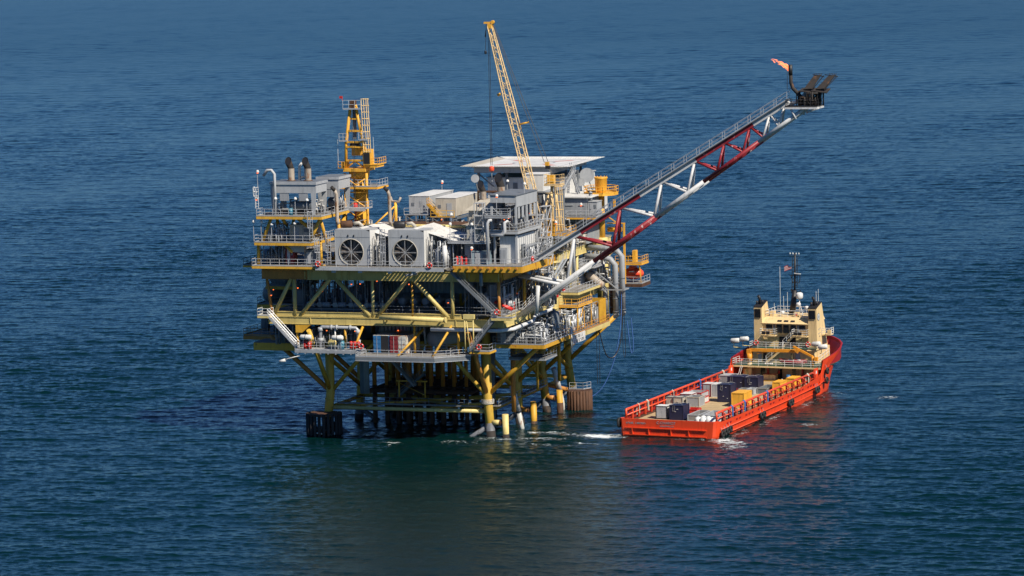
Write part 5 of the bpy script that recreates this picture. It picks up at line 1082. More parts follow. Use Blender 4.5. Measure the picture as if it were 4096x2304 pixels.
def scaffold(x0, x1, y0, y1, z0, z1, label, mt='galv', lv=3):
    t = thing('scaffold_tower', label, 'scaffold', ((x0+x1)/2, y0, z0)); mb = MB()
    for x in (x0, x1):
        for y in (y0, y1): mb.tube((x, y, z0), (x, y, z1), .07, n=5)
    for k in range(lv+1):
        z = z0+(z1-z0)*k/lv
        mb.tube((x0, y0, z), (x1, y0, z), .06, n=4).tube((x0, y1, z), (x1, y1, z), .06, n=4).tube((x0, y0, z), (x0, y1, z), .06, n=4).tube((x1, y0, z), (x1, y1, z), .06, n=4)
        if k < lv: zz = z0+(z1-z0)*(k+1)/lv; mb.tube((x0, y0, z), (x1, y0, zz), .05, n=4).tube((x1, y0, z), (x1, y1, zz), .05, n=4)
    mb.build('frame', M[mt], t); mb = MB()
    for k in range(1, lv+1): z = z0+(z1-z0)*k/lv; mb.box(x0, x1, y0, y1, z-.04, z)
    mb.build('platform', M['grate'], t)
scaffold(8.2, 9.8, 2.6, 5.2, 20.5, 31.6, 'tall grey stair tower right of the grey module', lv=4)
scaffold(7.9, 9.0, 4.8, 7.0, 28, 36.4, 'narrow grey ladder tower between the grey module and the second crane', lv=4)
scaffold(1.2, 2.6, -7.4, -6.2, 32, 38, 'grey ladder tower left of the upper grey module', lv=3)
scaffold(4.4, 6.4, 9, 11, 30, 34.6, 'small grey platform frame in front of the lattice crane', lv=2)
# ================================================================ cranes and flare boom
def lattice(a, b, w0, w1, n, rc, rb, mt, t, side=(0, 1, 0), pname='chord', taper=.0):
    """four-chord lattice beam from a to b; w0, w1 widths at the ends and mid"""
    a, b = Vector(a), Vector(b); d = (b-a).normalized(); s = Vector(side); s = (s-d*s.dot(d)).normalized(); u = d.cross(s).normalized()
    def W(k): f = k/n; return w0+(w1-w0)*min(1, f/.12) if f < .12 else w1+(w0*.45-w1)*max(0, (f-.62)/.38)
    cs = []
    for i, (p, q) in enumerate(((1, 1), (1, -1), (-1, -1), (-1, 1))):
        pts = [a.lerp(b, k/n)+s*p*W(k)/2+u*q*W(k)/2 for k in range(n+1)]; cs.append(pts); MB().path(pts, rc, 6).build(pname, M[mt], t)
    mb = MB()
    for i in range(4):
        p, q = cs[i], cs[(i+1) % 4]
        for k in range(n):
            mb.tube(p[k] if (k+i) % 2 else q[k], q[k+1] if (k+i) % 2 else p[k+1], rb, n=4, cap=False)
            if k % 4 == 0: mb.tube(p[k], q[k], rb, n=4, cap=False)
    mb.build('lacing', M[mt], t)
# left crane, boom luffed up and seen end on
x, y = -24.1, 8.
t = thing('pedestal_crane', 'tall yellow pedestal crane at the left with its boom luffed up', 'crane', (x, y, 27.6))
MB().tube((x, y, 27.6), (x, y, 40.6), 1.05, n=22).build('pedestal', M['crane'], t)
mb = MB()
for a in (-1.9, 1.9): mb.tube((x+a, y-1.6, 27.6), (x+a, y-1.6, 41.5), .22, n=8)
for k in range(5):
    z = 28+k*2.6; mb.tube((x-1.9, y-1.6, z), (x+1.9, y-1.6, z+2.4), .12, n=6).tube((x+1.9, y-1.6, z), (x-1.9, y-1.6, z+2.4), .12, n=6).tube((x-1.9, y-1.6, z), (x+1.9, y-1.6, z), .12, n=6)
mb.build('braced_frame', M['crane'], t)
slab(t, x-2.6, x+4.0, y-2.4, y+2.4, 39.4, 'crane', .3); MB().rail([(x-2.6, y-2.4, 39.4), (x+4.0, y-2.4, 39.4), (x+4.0, y+2.4, 39.4)], sp=1.2).build('lower_handrail', M['galv'], t)
MB().lathe((x, y, 40.6), [(1.5, 0), (1.7, .8), (1.7, 1.2)], 20).build('slew_ring', M['crane'], t)
MB().box(x-1.9, x+1.9, y-2.2, y+2.2, 41.8, 42.3).box(x-2.5, x-1.9, y-1.5, y+.5, 42.3, 43.3).box(x+1.5, x+3.8, y-1.8, y+1.4, 42.45, 42.9).build('turntable', M['crane'], t)
MB().rail([(x-2.9, y-1.9, 42.3), (x-1.6, y-2.3, 42.3)], sp=1).rail([(x+2.8, y-1.9, 42.9), (x+4.0, y-1.9, 42.9), (x+4.0, y+1.8, 42.9)], sp=1).build('upper_handrail', M['crane'], t)
o = MB().box(x+1.6, x+2.9, y-2.2, y-.6, 42.9, 45.4).build('cab', M['crane'], t); MB().box(x+1.72, x+2.78, y-2.26, y-2.2, 43.1, 44.9).build('window', M['black'], o)
MB().box(x-.9, x+.9, y-.8, y+1.2, 44.3, 45.6).build('winch', M['crane'], t); MB().lathe((x-.8, y-1.3, 46), [(.45, 0), (.45, 1.6)], 14, 'x').build('winch_drum', M['black'], t)
for s_ in (-1, 1):
    MB().path([(x+s_*1.65, y-1.6, 42.3), (x+s_*1.5, y-1.6, 46.4), (x+s_*.42, y-1.9, 52.6)], .27, 8).build('boom_leg', M['crane'], t)
mb = MB()
for z in (43.6, 45.8, 46.6, 48.4, 50.4): f = 1.5 if z < 46.5 else 1.5-1.05*(z-46.4)/6.2; mb.bar((x-f, y-1.8, z), (x+f, y-1.8, z), .24, .3)
mb.tube((x-1.6, y-1.6, 42.4), (x+.2, y-1.7, 43.6), .15, n=6).tube((x+1.6, y-1.6, 42.4), (x-.2, y-1.7, 43.6), .15, n=6).build('boom_cross_beam', M['crane'], t)
MB().box(x-.42, x+.42, y-2.3, y-1.4, 52.0, 53.3).build('boom_head', M['rusty'], t); MB().box(x-.3, x+.3, y-1.5, y-1.35, 47, 52).build('boom_web', M['dgrey'], t)
MB().box(x-1.5, x+1.6, y-2.6, y-1.2, 51.9, 52.0).box(x-2.4, x-1.2, y-2.4, y-1.4, 46.7, 46.8).box(x+1.2, x+2.4, y-2.4, y-1.4, 46.9, 47.0).build('service_platform', M['galv'], t)
MB().rail([(x-1.5, y-2.6, 52), (x+1.6, y-2.6, 52)], sp=1.1, h=1.4).rail([(x-2.4, y-2.4, 46.8), (x-1.0, y-2.4, 46.8)], sp=.9, h=1.2).rail([(x+1.0, y-2.4, 47.0), (x+2.4, y-2.4, 47.0)], sp=.9, h=1.2).build('platform_rail', M['galv'], t)
mb = MB()
for a in (0, .45, .9, 1.25): mb.tube((x+1.75+a, y-2.2, 44.9), (x+1.55+a*.9, y-2.2, 53.7), .06, n=4)
for k in range(9): z = 45.1+k*1.06; mb.tube((x+1.7, y-2.2, z), (x+2.9, y-2.2, z), .07, n=4)
mb.build('caged_ladder', M['cranel'], t)
MB().tube((x-1.6, y-2.5, 53.4), (x-1.6, y-2.5, 53.9), .05, n=4).box(x-2.1, x-1.55, y-2.5, y-2.4, 53.7, 54.1).build('red_marker', M['red'], t)
MB().tube((x+.2, y-2.2, 52), (x+.25, y-2.6, 37.0), .03, n=4).tube((x-.2, y-2.2, 52), (x+.15, y-2.6, 37.0), .03, n=4).build('hoist_rope', M['black'], t)
o = MB().vessel((x+.2, y-2.6, 36.0), (x+.2, y-2.6, 36.6), .38, 10).tube((x+.2, y-2.6, 34.2), (x+.2, y-2.6, 35.8), .12, n=6).vessel((x+.2, y-2.6, 33.6), (x+.2, y-2.6, 33.9), .26, 8).build('hook_block', M['red'], t)
MB().tube((x+3.4, y-1.8, 43), (x+3.3, y-1.8, 47.4), .03, n=4).tube((x-2.9, y-1.8, 43.3), (x-2.9, y-1.8, 47), .03, n=4).build('antenna', M['white'], t)
solo(MB().box(-25.2, -21.0, 2.4, 5.6, 36.0, 36.12).box(-25.2, -21.0, 2.35, 2.4, 35.7, 36.1), 'crane_landing', 'small grey railed landing in front of the left crane pedestal', 'platform', M['galv'], (-23, 2.4, 36))
solo(MB().rail([(-25.2, 5.4, 36.1), (-25.2, 2.4, 36.1), (-21.0, 2.4, 36.1), (-21.0, 5.4, 36.1)], sp=1), 'landing_rail', 'railing of the small landing before the left crane', 'railing', M['galv'], (-23, 2.4, 36.1))
# right crane with long lattice boom
x, y = 5.4, 18.
t = thing('lattice_boom_crane', 'yellow crane with a very long pale lattice boom reaching up to the left', 'crane', (x, y, 20.4))
MB().tube((x, y, 14), (x, y, 26.3), .82, n=20).build('pedestal', M['cream'], t); MB().lathe((x, y, 25.0), [(1.5, 0), (1.5, .12), (.85, .5), (.85, 1.0), (1.5, 1.1), (1.5, 1.22)], 20).build('pedestal_flange', M['cream'], t); MB().tube((x, y, 26.2), (x, y, 30.8), .5, n=16).build('upper_pedestal', M['crane'], t)
slab(t, x-2.2, x+3.4, y-2.4, y+2.2, 31.0, 'crane', .25); MB().rail([(x-2.2, y+2.2, 31), (x-2.2, y-2.4, 31), (x+3.4, y-2.4, 31), (x+3.4, y+2.2, 31)], sp=1.1).build('handrail', M['crane'], t)
for p, q in [((x-1.7, y-1.8, 31), (x-.1, y-.5, 37.5)), ((x-1.0, y+1.2, 31), (x+.1, y, 37.5)), ((x+.5, y-1.8, 31), (x+.3, y-.6, 38.8)), ((x+1.4, y+.9, 31), (x+.6, y, 38.8)), ((x+.2, y, 31), (x+.2, y, 40))]:
    MB().path([p, q], .19, 8).build('gantry_leg', M['cranel'], t)
mb = MB()
for z, w in ((33, 1.3), (35.4, .8), (37.5, .6)): mb.tube((x+.1-w, y-1.3, z), (x+.2+w, y-1.3, z), .1, n=6)
mb.build('gantry_tie', M['cranel'], t)
MB().box(x-.3, x+.9, y-1.2, y+.2, 31.2, 33.0).box(x-.4, x+.7, y-.7, y+.3, 39.0, 40.4).build('winch_house', M['crane'], t)
slab(t, x-.7, x+2.0, y-1.3, y+.8, 38.9, 'cranel', .12); MB().rail([(x-.7, y+.8, 38.9), (x-.7, y-1.3, 38.9), (x+2.0, y-1.3, 38.9), (x+2.0, y+.8, 38.9)], sp=.9, h=1.6, rows=(1, .66, .33)).build('top_rail', M['cranel'], t)
mb = MB()
for a in (0, .35, .8, 1.15): mb.tube((x+1.6+a, y-1.9, 31.6), (x+1.3+a, y-1.9, 38.8), .06, n=4)
for k in range(6): mb.tube((x+1.3, y-1.9, 32.4+k*1.25), (x+2.7, y-1.9, 32.4+k*1.25), .07, n=4)
mb.build('caged_ladder', M['cranel'], t)
foot, tip = Vector((3.55, 18, 31.6)), Vector((-4.45, 18, 64.7))
lattice(foot, tip, 1.5, 1.25, 34, .085, .04, 'cranel', t, side=(1, 0, 0), pname='boom_chord')
MB().box(tip.x-.35, tip.x+.45, 17.6, 18.4, 64.3, 65.0).box(tip.x-1.0, tip.x+.1, 17.75, 18.25, 65.05, 65.35).lathe((tip.x+.5, 17.7, 65.3), [(.3, 0), (.3, .5)], 10, 'y').build('boom_head', M['crane'], t)
MB().tube((.2, 18, 48.6), (1.9, 18, 49.0), .16, n=6).tube((-2.9, 18, 53.6), (-3.4, 18, 53.4), .25, n=6).build('boom_fitting', M['crane'], t)
for a in (-.25, .25):
    MB().tube((tip.x+.5, 18+a, 65), (4.7+a, 18+a, 42.4), .05, n=4).build('pendant_rope', M['black'], t)
    MB().tube((4.8, 18+a, 41.8), (x+.2, 18+a, 40.6), .05, n=4).build('pendant_rope', M['black'], t)
MB().box(4.55, 5.15, 17.7, 18.3, 41.9, 42.5).build('bridle_block', M['crane'], t); MB().box(4.6, 5.3, 17.7, 18.3, 41.4, 41.9).build('bridle_sheave', M['black'], t)
mb = MB()
for a in (-.12, .12): mb.tube((tip.x-.2+a, 17.9, 64.6), (-4.7+a, 17.8, 41.9), .042, n=4)
mb.tube((tip.x-.6, 17.9, 65), (-5.3, 17.9, 60.8), .045, n=4).build('hoist_rope', M['black'], t)
MB().vessel((-4.7, 17.8, 41.1), (-4.7, 17.8, 41.6), .42, 12).build('orange_hook_block', M['hrail'], t); MB().tube((-4.7, 17.8, 40.8), (-4.7, 17.8, 39.3), .08, n=6).vessel((-4.7, 17.8, 39.2), (-4.7, 17.8, 39.4), .18, 8).build('hook', M['dgrey'], t)
MB().path([(tip.x-.2, 17.9, 63.6), (tip.x-.4, 17.9, 64.0), (-5.15, 17.9, 64.0), (-5.3, 17.9, 62.9)], .07, 6).vessel((-5.3, 17.9, 60.2), (-5.3, 17.9, 60.6), .2, 8).build('auxiliary_hook', M['black'], t)
# ---- flare boom
t = thing('flare_boom', 'long red and pale grey triangular flare boom rising to the right', 'flare boom', (6.2, -1.5, 19.5))
B0, B1 = Vector((6.2, 0, 19.6)), Vector((53.2, 0, 52.3)); T0, T1 = Vector((6.0, -1.2, 26.6)), Vector((50.6, -1.2, 53.3))
ya, yb = -2.9, .5
def bp(x_, y_): f = (x_-B0.x)/(B1.x-B0.x); sq = 1-.25*f; return Vector((x_, -1.2+(y_+1.2)*sq, B0.z+(B1.z-B0.z)*f))
def tp(x_): f = (x_-T0.x)/(T1.x-T0.x); return Vector((x_, -1.2, T0.z+(T1.z-T0.z)*f))
bands = [6.2, 19.2, 29.3, 37.2, 46, 53.2]; tb = [6.0, 16.7, 26.5, 35.7, 44.9, 50.6]
for k in range(5):
    mt = M['boomred' if k % 2 else 'boomgrey']
    for yy in (ya, yb): MB().tube(bp(bands[k], yy), bp(bands[k+1], yy), .37-.02*k, n=14).build('lower_chord', mt, t)
    MB().bar(tp(tb[k]), tp(tb[k+1]), .7, .62).build('upper_girder', mt, t)
o = MB().bar(tp(6.0)+Vector((0, 0, .45)), tp(50.6)+Vector((0, 0, .45)), 1.5, .12).build('walkway', M['dgrey'], t)
for s_ in (-.72, .72): MB().rail([tp(7)+Vector((0, s_, .5)), tp(50.4)+Vector((0, s_, .5))], sp=2.4, h=1.25, r=.036, rows=(1, .5)).build('handrail', M['galv'], o)
J = [(-1, 16.5), (0, 23.4), (1, 30.0), (2, 35.4), (3, 40.2), (4, 44.2), (5, 47.4), (6, 49.7)]; jx = [15.4]+[b for a, b in J[1:]]
jx = [15.6, 23.2, 30.0, 35.4, 40.2, 44.3, 47.5, 49.9]
prev = (None, 7.4)
for k, xj in enumerate(jx):
    top = tp(xj); red = (tb[1] < xj < tb[2]) or (tb[3] < xj < tb[4]); mt = M['boomred' if red else 'boomgrey']; r = .26-.015*k
    for yy in (ya, yb): MB().tube(top, bp(xj-.9, yy), r, n=10).build('web_strut', mt, t)
    if k+1 < len(jx):
        nx = jx[k+1]-.15; r2 = bands[1] < nx < bands[2] or bands[3] < nx < bands[4]
        for yy in (ya, yb): MB().tube(top, bp(nx-.5, yy), r*.85, n=10).build('web_diagonal', M['boomred' if (r2 or red) and k != 1 and k != 2 else 'boomgrey'], t)
for yy in (ya, yb): MB().tube((6.4, yy*.6, 26.0), bp(13.8, yy), .27, n=10).build('web_diagonal', M['boomgrey'], t)
MB().tube((11.0, -6, 25), (10.5, -5.6, 20.6), .32, n=10).build('hinge_strut', M['white'], t)
MB().tube((3.8, -6.2, 22.4), (6.6, -6.2, 21.2), .22, n=10).tube((3.8, -5.6, 22.4), (6.6, -5.6, 21.2), .22, n=10).build('red_ram', M['red'], t)
MB().tube(tp(7)+Vector((0, .9, -.1)), tp(50.4)+Vector((0, .9, -.1)), .16, n=8).build('gas_pipe', M['boomgrey'], t)
slab(t, 50.4, 55.4, -3.2, .9, 52.7, 'boomgrey', .25)
MB().rail([(50.5, .8, 52.7), (50.5, -3.2, 52.7), (55.4, -3.2, 52.7), (55.4, .8, 52.7)], sp=.9).build('platform_rail', M['black'], t)
for p, q in [((51.2, -3, 52.5), (52, -2.8, 50.8)), ((55.6, -3, 52.5), (53.6, -2.6, 51.8)), ((53.4, -2, 52.5), (53, -2.0, 51.4))]: MB().tube(p, q, .16, n=8).build('platform_strut', M['boomgrey'], t)
MB().path([(50.0, -.8, 52.6), (52.2, -.8, 53.6), (53.1, -.8, 54.6)], .3, 10).build('riser_elbow', M['boomgrey'], t)
t = thing('flare_stack', 'sooty bent flare pipe burning at the tip of the boom', 'flare stack', (52.4, -1.2, 52.7))
MB().path([(52.6, -1.2, 52.8), (52.5, -1.2, 53.9), (51.9, -1.2, 54.7), (51.2, -1.2, 55.4), (50.9, -1.2, 56.3), (50.85, -1.2, 58.4)], [.36, .36, .3, .29, .28, .27], 14).build('pipe', M['soot'], t)
MB().path([(50.85, -1.2, 57.4), (50.85, -1.2, 59.0)], [.32, .32], 12).build('burner_tip', M['black'], t)
MB().path([(50.4, -1.4, 58.2), (50.35, -1.4, 55.2), (50.9, -1.3, 55.15)], .045, 5).build('pilot_line', M['black'], t)
mb = MB(); r_ = random.Random(3)
for k in range(15):
    a = r_.uniform(-.22, .22); L = r_.uniform(.6, 2.1); z0 = 58.35+r_.uniform(-.25, .45); w_ = r_.uniform(.05, .13)
    pts = [(50.7-L*f, -1.2+a*f*2+.1*math.sin(9*f+k), z0+L*f*.45+.13*math.sin(8*f+k*2)) for f in (0, .2, .4, .6, .8, 1)]
    mb.path(pts, [w_*.6, w_, w_*.8, w_*.6, w_*.4, .01], 6)
for k in range(5): mb.path([(48.9-r_.uniform(0, .7), -1.2, 59.3+.1*k), (48.6-r_.uniform(0, .8), -1.2, 59.55+.1*k)], [.06, .01], 5)
solo(mb, 'flare_flame', 'orange gas flame blowing left from the flare tip', 'flame', M['flame'], (50.7, -1.2, 58.6))
for k, xx in enumerate((53.6, 55.5)):
    t = thing('flare_burner', ['left', 'right'][k]+' sooty burner head tilted up beside the flare', 'burner', (xx, -1.2, 55), group='two sooty burner heads')
    MB().quad((xx-.55, -2.0, 55.3), (xx+.75, -2.0, 55.4), (xx+.75+.9+.4*k, .0, 57.4), (xx-.35+.9+.4*k, .0, 57.2), .25).build('burner_face', M['soot'], t)
    MB().bar((xx+1.0, -2.1, 55.4), (xx+2.1+.3*k, 0, 57.2), .1).bar((xx+.4, 0, 57.4), (xx+2.2+.3*k, 0, 57.1), .12).build('side_frame', M['black'], t)
    mb = MB()
    for q in range(5): mb.tube((xx+.7+.4*k+q*.26, 0, 57.2), (xx+.75+.4*k+q*.26, .1, 57.6), .05, n=5)
    mb.build('nozzle', M['soot'], t)
    MB().quad((xx-1.2, -2.4, 55.1), (xx+1.3, -2.4, 54.8), (xx+1.3, 0, 55.3), (xx-1.2, 0, 55.4), .14).build('heat_shield', M['soot'], t)
    MB().tube((xx-.2, -1.2, 52.8), (xx, -1.2, 55.2), .26, n=10).tube((xx+.6, -1.8, 52.8), (xx+.6, -1.8, 55), .12, n=8).tube((xx-.7, -.4, 52.8), (xx-.5, -.4, 55), .1, n=8).build('support', M['black'], t)

t = thing('burner_manifold', 'sooty black pipes crowded under the two burner heads', 'pipework', (54, -1.2, 52.8))
pipes(51.6, 55.4, -2.8, .4, 52.75, 55.0, 30, 77, rr=(.07, .16)).build('pipe_run', M['soot'], t)
# ================================================================ supply ship
XC = -8.25
def text_mesh(txt, size, mt, parent, loc, rot, name='lettering', ext=.01):
    cu = bpy.data.curves.new('tmp', 'FONT'); cu.body = txt; cu.size = size; cu.extrude = ext; cu.align_x = 'CENTER'
    o = bpy.data.objects.new('tmp', cu); COL.objects.link(o)
    me = bpy.data.meshes.new_from_object(o); bpy.data.objects.remove(o); me.materials.clear(); me.materials.append(mt)
    ob = bpy.data.objects.new(name, me); COL.objects.link(ob); ob.parent = parent
    b = Vector(parent['_base']); ob.location = Vector(loc)-b; ob.rotation_euler = rot; ob['_base'] = tuple(b)
    return ob
ship = thing('supply_ship', 'red orange offshore supply ship with cream deckhouse, seen from the stern', 'ship', (XC, 30, 0), S)
st = [(-.1, 7.6, 7.8, 2.7), (.3, 8.0, 8.15, 2.72), (1.1, 8.2, 8.3, 2.68), (2.4, 8.2, 8.3, 2.45), (20, 8.2, 8.3, 2.5), (40, 8.2, 8.3, 2.75), (47.5, 8.0, 8.3, 3.3), (49.6, 7.85, 8.3, 3.9), (50.6, 8.0, 8.35, 5.8), (55, 7.5, 8.5, 6.2), (58, 6.7, 8.5, 6.5), (60.5, 5.7, 8.2, 6.8), (63, 4.2, 7.3, 7.1), (65, 2.8, 5.9, 7.3), (67, 1.2, 3.7, 7.5), (68.3, .12, 1.3, 7.6)]
vs = []; rows = 6
for (y, bw, bd, zt) in st:
    for s_ in (-1, 1):
        for k in range(rows):
            f = k/(rows-1); z = -1.2+(zt+1.2)*f; b = bw+(bd-bw)*max(0, (z/zt))**1.4 if z > 0 else bw*(1-.04*(-z))
            fl = (z/7.6)*3.0*max(0, (y-60)/8) if y > 60 else 0
            vs.append((XC+s_*b, y+fl-(.35*(1-z/3.9) if y < .4 and z < 3.9 and False else 0), z))
n = len(st); fs = []
for i in range(n-1):
    for s_ in (0, 1):
        for k in range(rows-1):
            a = (i*2+s_)*rows+k; b = ((i+1)*2+s_)*rows+k; fs.append((a, b, b+1, a+1) if s_ else (a, a+1, b+1, b))
fs += [((0*2)*rows+k, (0*2)*rows+k+1, (0*2+1)*rows+k+1, (0*2+1)*rows+k) for k in range(rows-1)]
i = n-1; fs += [((i*2)*rows+k, (i*2+1)*rows+k, (i*2+1)*rows+k+1, (i*2)*rows+k+1) for k in range(rows-1)]
hull = MB().add(vs, fs).build('hull', M['hull'], ship)
# inner bulwark and rim of the forecastle and the stern
def inner(seq, inset, zd):
    vs = []; out = []
    for (y, bw, bd, zt) in seq:
        fl = (zt/7.6)*3.0*max(0, (y-60)/8) if y > 60 else 0
        for s_ in (-1, 1):
            b = max(.05, bd-inset); vs += [(XC+s_*bd, y+fl, zt), (XC+s_*b, y+fl*.97, zt+.02), (XC+s_*b, y+fl*.9, zd)]
    for i in range(len(seq)-1):
        for s_ in (0, 1):
            a = (i*2+s_)*3; b = ((i+1)*2+s_)*3
            out += [(a, b, b+1, a+1), (a+1, b+1, b+2, a+2)]
    return MB().add(vs, out)
inner(st[8:], .3, 4.6).build('bow_bulwark_inside', M['hulld'], ship)
inner(st[:4], .3, 1.95).box(XC-7.9, XC+7.9, .12, .3, 1.9, 2.68).build('stern_bulwark_inside', M['hrail'], ship)
fd = [(XC-b+.3, y+(max(0, y-60)/8*1.8)) for (y, _, b, _) in st[8:-1]]+[(XC+b-.3, y+(max(0, y-60)/8*1.8)) for (y, _, b, _) in reversed(st[8:-1])]
MB().poly(fd, 4.5, 4.6).build('forecastle_deck', M['gdeck'], ship)
MB().box(XC-8.1, XC+8.1, .3, 55, 1.8, 1.9).build('deck_plate', M['rusty'], ship)
mb = MB()
for k in range(22): mb.box(XC-6.9, XC+6.9, 1.2+k*2.22, 1.2+k*2.22+2.16, 1.9, 1.97)
mb.build('timber_deck', M['wood'], ship)
MB().bar((XC-6.9, 50.2, 2.0), (XC+6.9, 50.2, 2.0), .15, .14).build('deck_coaming', M['yorange'], ship)
for s_, nm in ((1, 1), (-1, 0)):
    x = XC+s_*8.34
    MB().path([(x, 2.0, 1.25), (x, 30, 1.5), (x, 48, 1.9), (x-s_*.2, 52, 2.3)], .13, 6).path([(x-.0, 4, .35), (x, 30, .45), (x-s_*.3, 48, .7), (x-s_*1.2, 56, 1.2)], .11, 6).path([(XC+s_*7.0, 57, 2.2), (XC+s_*7.6, 52, 1.6), (x-s_*.05, 48.4, 1.0)], .12, 6).build('rubbing_strake', M['hull'], ship)
    MB().bar((x-s_*.05, 49.2, 1.8), (x-s_*.05, 50.9, 5.2), .16, .2).build('fender_bar', M['hull'], ship)
    mb = MB()
    for k in range(30):
        y = 4.5+k*1.42
        if k % 7 in (2, 5) or k in (12, 13): continue
        z = 1.72+y*.012; mb.box(x-.03-(0 if s_ > 0 else .0), x+.03, y, y+.62, z, z+.22)
    for k in range(7):
        if k == 3: continue
        y = 52.6+k*1.0; mb.box(XC+s_*(8.25-.04*k*k*.5)-.06, XC+s_*(8.25-.04*k*k*.5)+.06, y, y+.4, 4.0+.1*k, 4.25+.1*k)
    mb.build('freeing_port', M['hulld'], ship)
    # pipe rail along the cargo deck
    zr = lambda y: 3.85+y*.006
    xr = XC+s_*7.7
    MB().path([(xr, 1.6, 2.6), (xr, 1.6, zr(0)), (xr, 3, zr(3)), (xr, 25, zr(25)), (xr, 47.6, zr(47.6))], .19, 8).build('top_rail', M['hrail'], ship)
    MB().tube((xr, 2, 2.95), (xr, 47.6, 3.15), .12, n=6).build('lower_rail', M['hrail'], ship)
    mb = MB()
    for k in range(18): y = 1.6+k*2.7; mb.bar((xr, y, 1.95), (xr, y, zr(y)), .26, .2)
    mb.build('rail_stanchion', M['hulld' if s_ > 0 else 'hrail'], ship)
    mb = MB()
    for k in range(17):
        y = 3.0+k*2.7; xo = XC+s_*8.2; mb.path([(xr, y, zr(y)+.02), (xr+s_*.1, y+.5, zr(y)+.02), (xo, y+1.0, zr(y)-.35), (xo, y+1.05, 2.4+y*.01)], .1, 5)
    mb.build('side_hoop', M['hrail'], ship)
    if s_ < 0:
        mb = MB()
        for k in range(17): y = 1.9+k*2.7; mb.box(xr-.35, xr-.3, y, y+2.5, 2.0, 2.75).box(xr-.35, xr-.3, y, y+2.5, 3.3, 3.6).box(xr-.35, xr-.3, y, y+.5, 2.75, 3.3).box(xr-.35, xr-.3, y+1.6, y+2.5, 2.75, 3.3)
        mb.build('side_panel', M['hulld'], ship)
    MB().box(xr-.1, xr+.1, 47.8, 49.6, 1.95, 4.7).build('wing_panel', M['hrail'], ship)
    MB().box(xr+.11, xr+.13, 48.4, 48.9, 3.8, 4.3).box(xr-.13, xr-.11, 48.4, 48.9, 3.8, 4.3).build('white_plate', M['white'], ship)
# transom ledges and ribs
MB().bar((XC-7.2, -.2, 1.3), (XC+6.6, -.2, 1.3), .28, .13).bar((XC-7.2, -.2, .22), (XC+6.6, -.2, .22), .28, .13).build('transom_ledge', M['hull'], ship)
mb = MB()
for x in (-6.0, -3.2, .6, 3.6): mb.add([(XC+x, -.34, 1.26), (XC+x+.12, -.34, 1.26), (XC+x+.16, -.34, .25), (XC+x-.02, -.34, .25), (XC+x, -.1, 1.26), (XC+x+.12, -.1, 1.26), (XC+x+.16, -.1, .25), (XC+x-.02, -.1, .25)], [(0, 3, 2, 1), (4, 5, 6, 7), (0, 4, 7, 3), (1, 2, 6, 5)])
mb.build('transom_rib', M['hull'], ship)
rt = (R(90), 0, 0)
text_mesh('C-CHARIOT', .6, M['grey'], ship, (XC-.2, -.13, 2.02), rt, 'name_lettering')
text_mesh('GALLIANO, LA', .36, M['grey'], ship, (XC-.1, -.13, 1.58), rt, 'port_lettering')
# small word at the left of the transom: too blurred to read, so rows of strokes of its size
mb = MB(); q = random.Random(2)
for k in range(13):
    if k == 5: continue
    x = XC-7.0+k*.26; mb.box(x, x+.05, -.14, -.11, 1.92, 2.18)
    if q.random() < .7: mb.box(x+.05, x+.18, -.14, -.11, 2.12, 2.18)
    if q.random() < .6: mb.box(x+.05, x+.18, -.14, -.11, 1.92, 1.98)
    if q.random() < .5: mb.box(x+.14, x+.18, -.14, -.11, 1.98, 2.12)
mb.build('small_lettering', M['grey'], ship)
# deckhouse
H = M['house']
dh = MB().box(XC-5.9, XC+5.9, 54.0, 57.4, 1.9, 4.3).box(XC-5.6, XC+5.6, 54.0, 62, 4.6, 6.98).build('lower_house', H, ship)
MB().box(XC-8.0, XC+8.0, 50.0, 66 if False else 58, 4.32, 4.58).build('first_deck', H, ship); MB().box(XC-7.9, XC+7.9, 50.1, 58, 4.59, 4.62).build('green_deck', M['gdeck'], ship)
MB().rail([(XC-7.9, 53.5, 4.6), (XC-7.9, 50.1, 4.6), (XC+7.9, 50.1, 4.6), (XC+7.9, 53.5, 4.6)], sp=1.6, r=.035, rows=(1, .66, .33), toe=False).build('first_handrail', M['white'], ship)
MB().poly([(XC-5.9, 53.2), (XC+4.6, 53.2), (XC+5.9, 53.6), (XC+6.0, 58), (XC-6.0, 58)], 7.0, 7.2).build('second_deck', H, ship); MB().poly([(XC-5.8, 53.3), (XC+4.6, 53.3), (XC+5.8, 53.7), (XC+5.8, 57), (XC-5.8, 57)], 7.21, 7.24).build('green_deck', M['gdeck'], ship)
MB().rail([(XC-5.9, 55, 7.2), (XC-5.9, 53.2, 7.2), (XC+4.6, 53.2, 7.2), (XC+5.9, 53.6, 7.2), (XC+5.9, 55, 7.2)], sp=1.5, r=.035, rows=(1, .66, .33), toe=False).build('second_handrail', M['white'], ship)
MB().box(XC-4.2, XC+4.2, 55.85, 63, 7.2, 9.38).build('upper_house', H, ship)
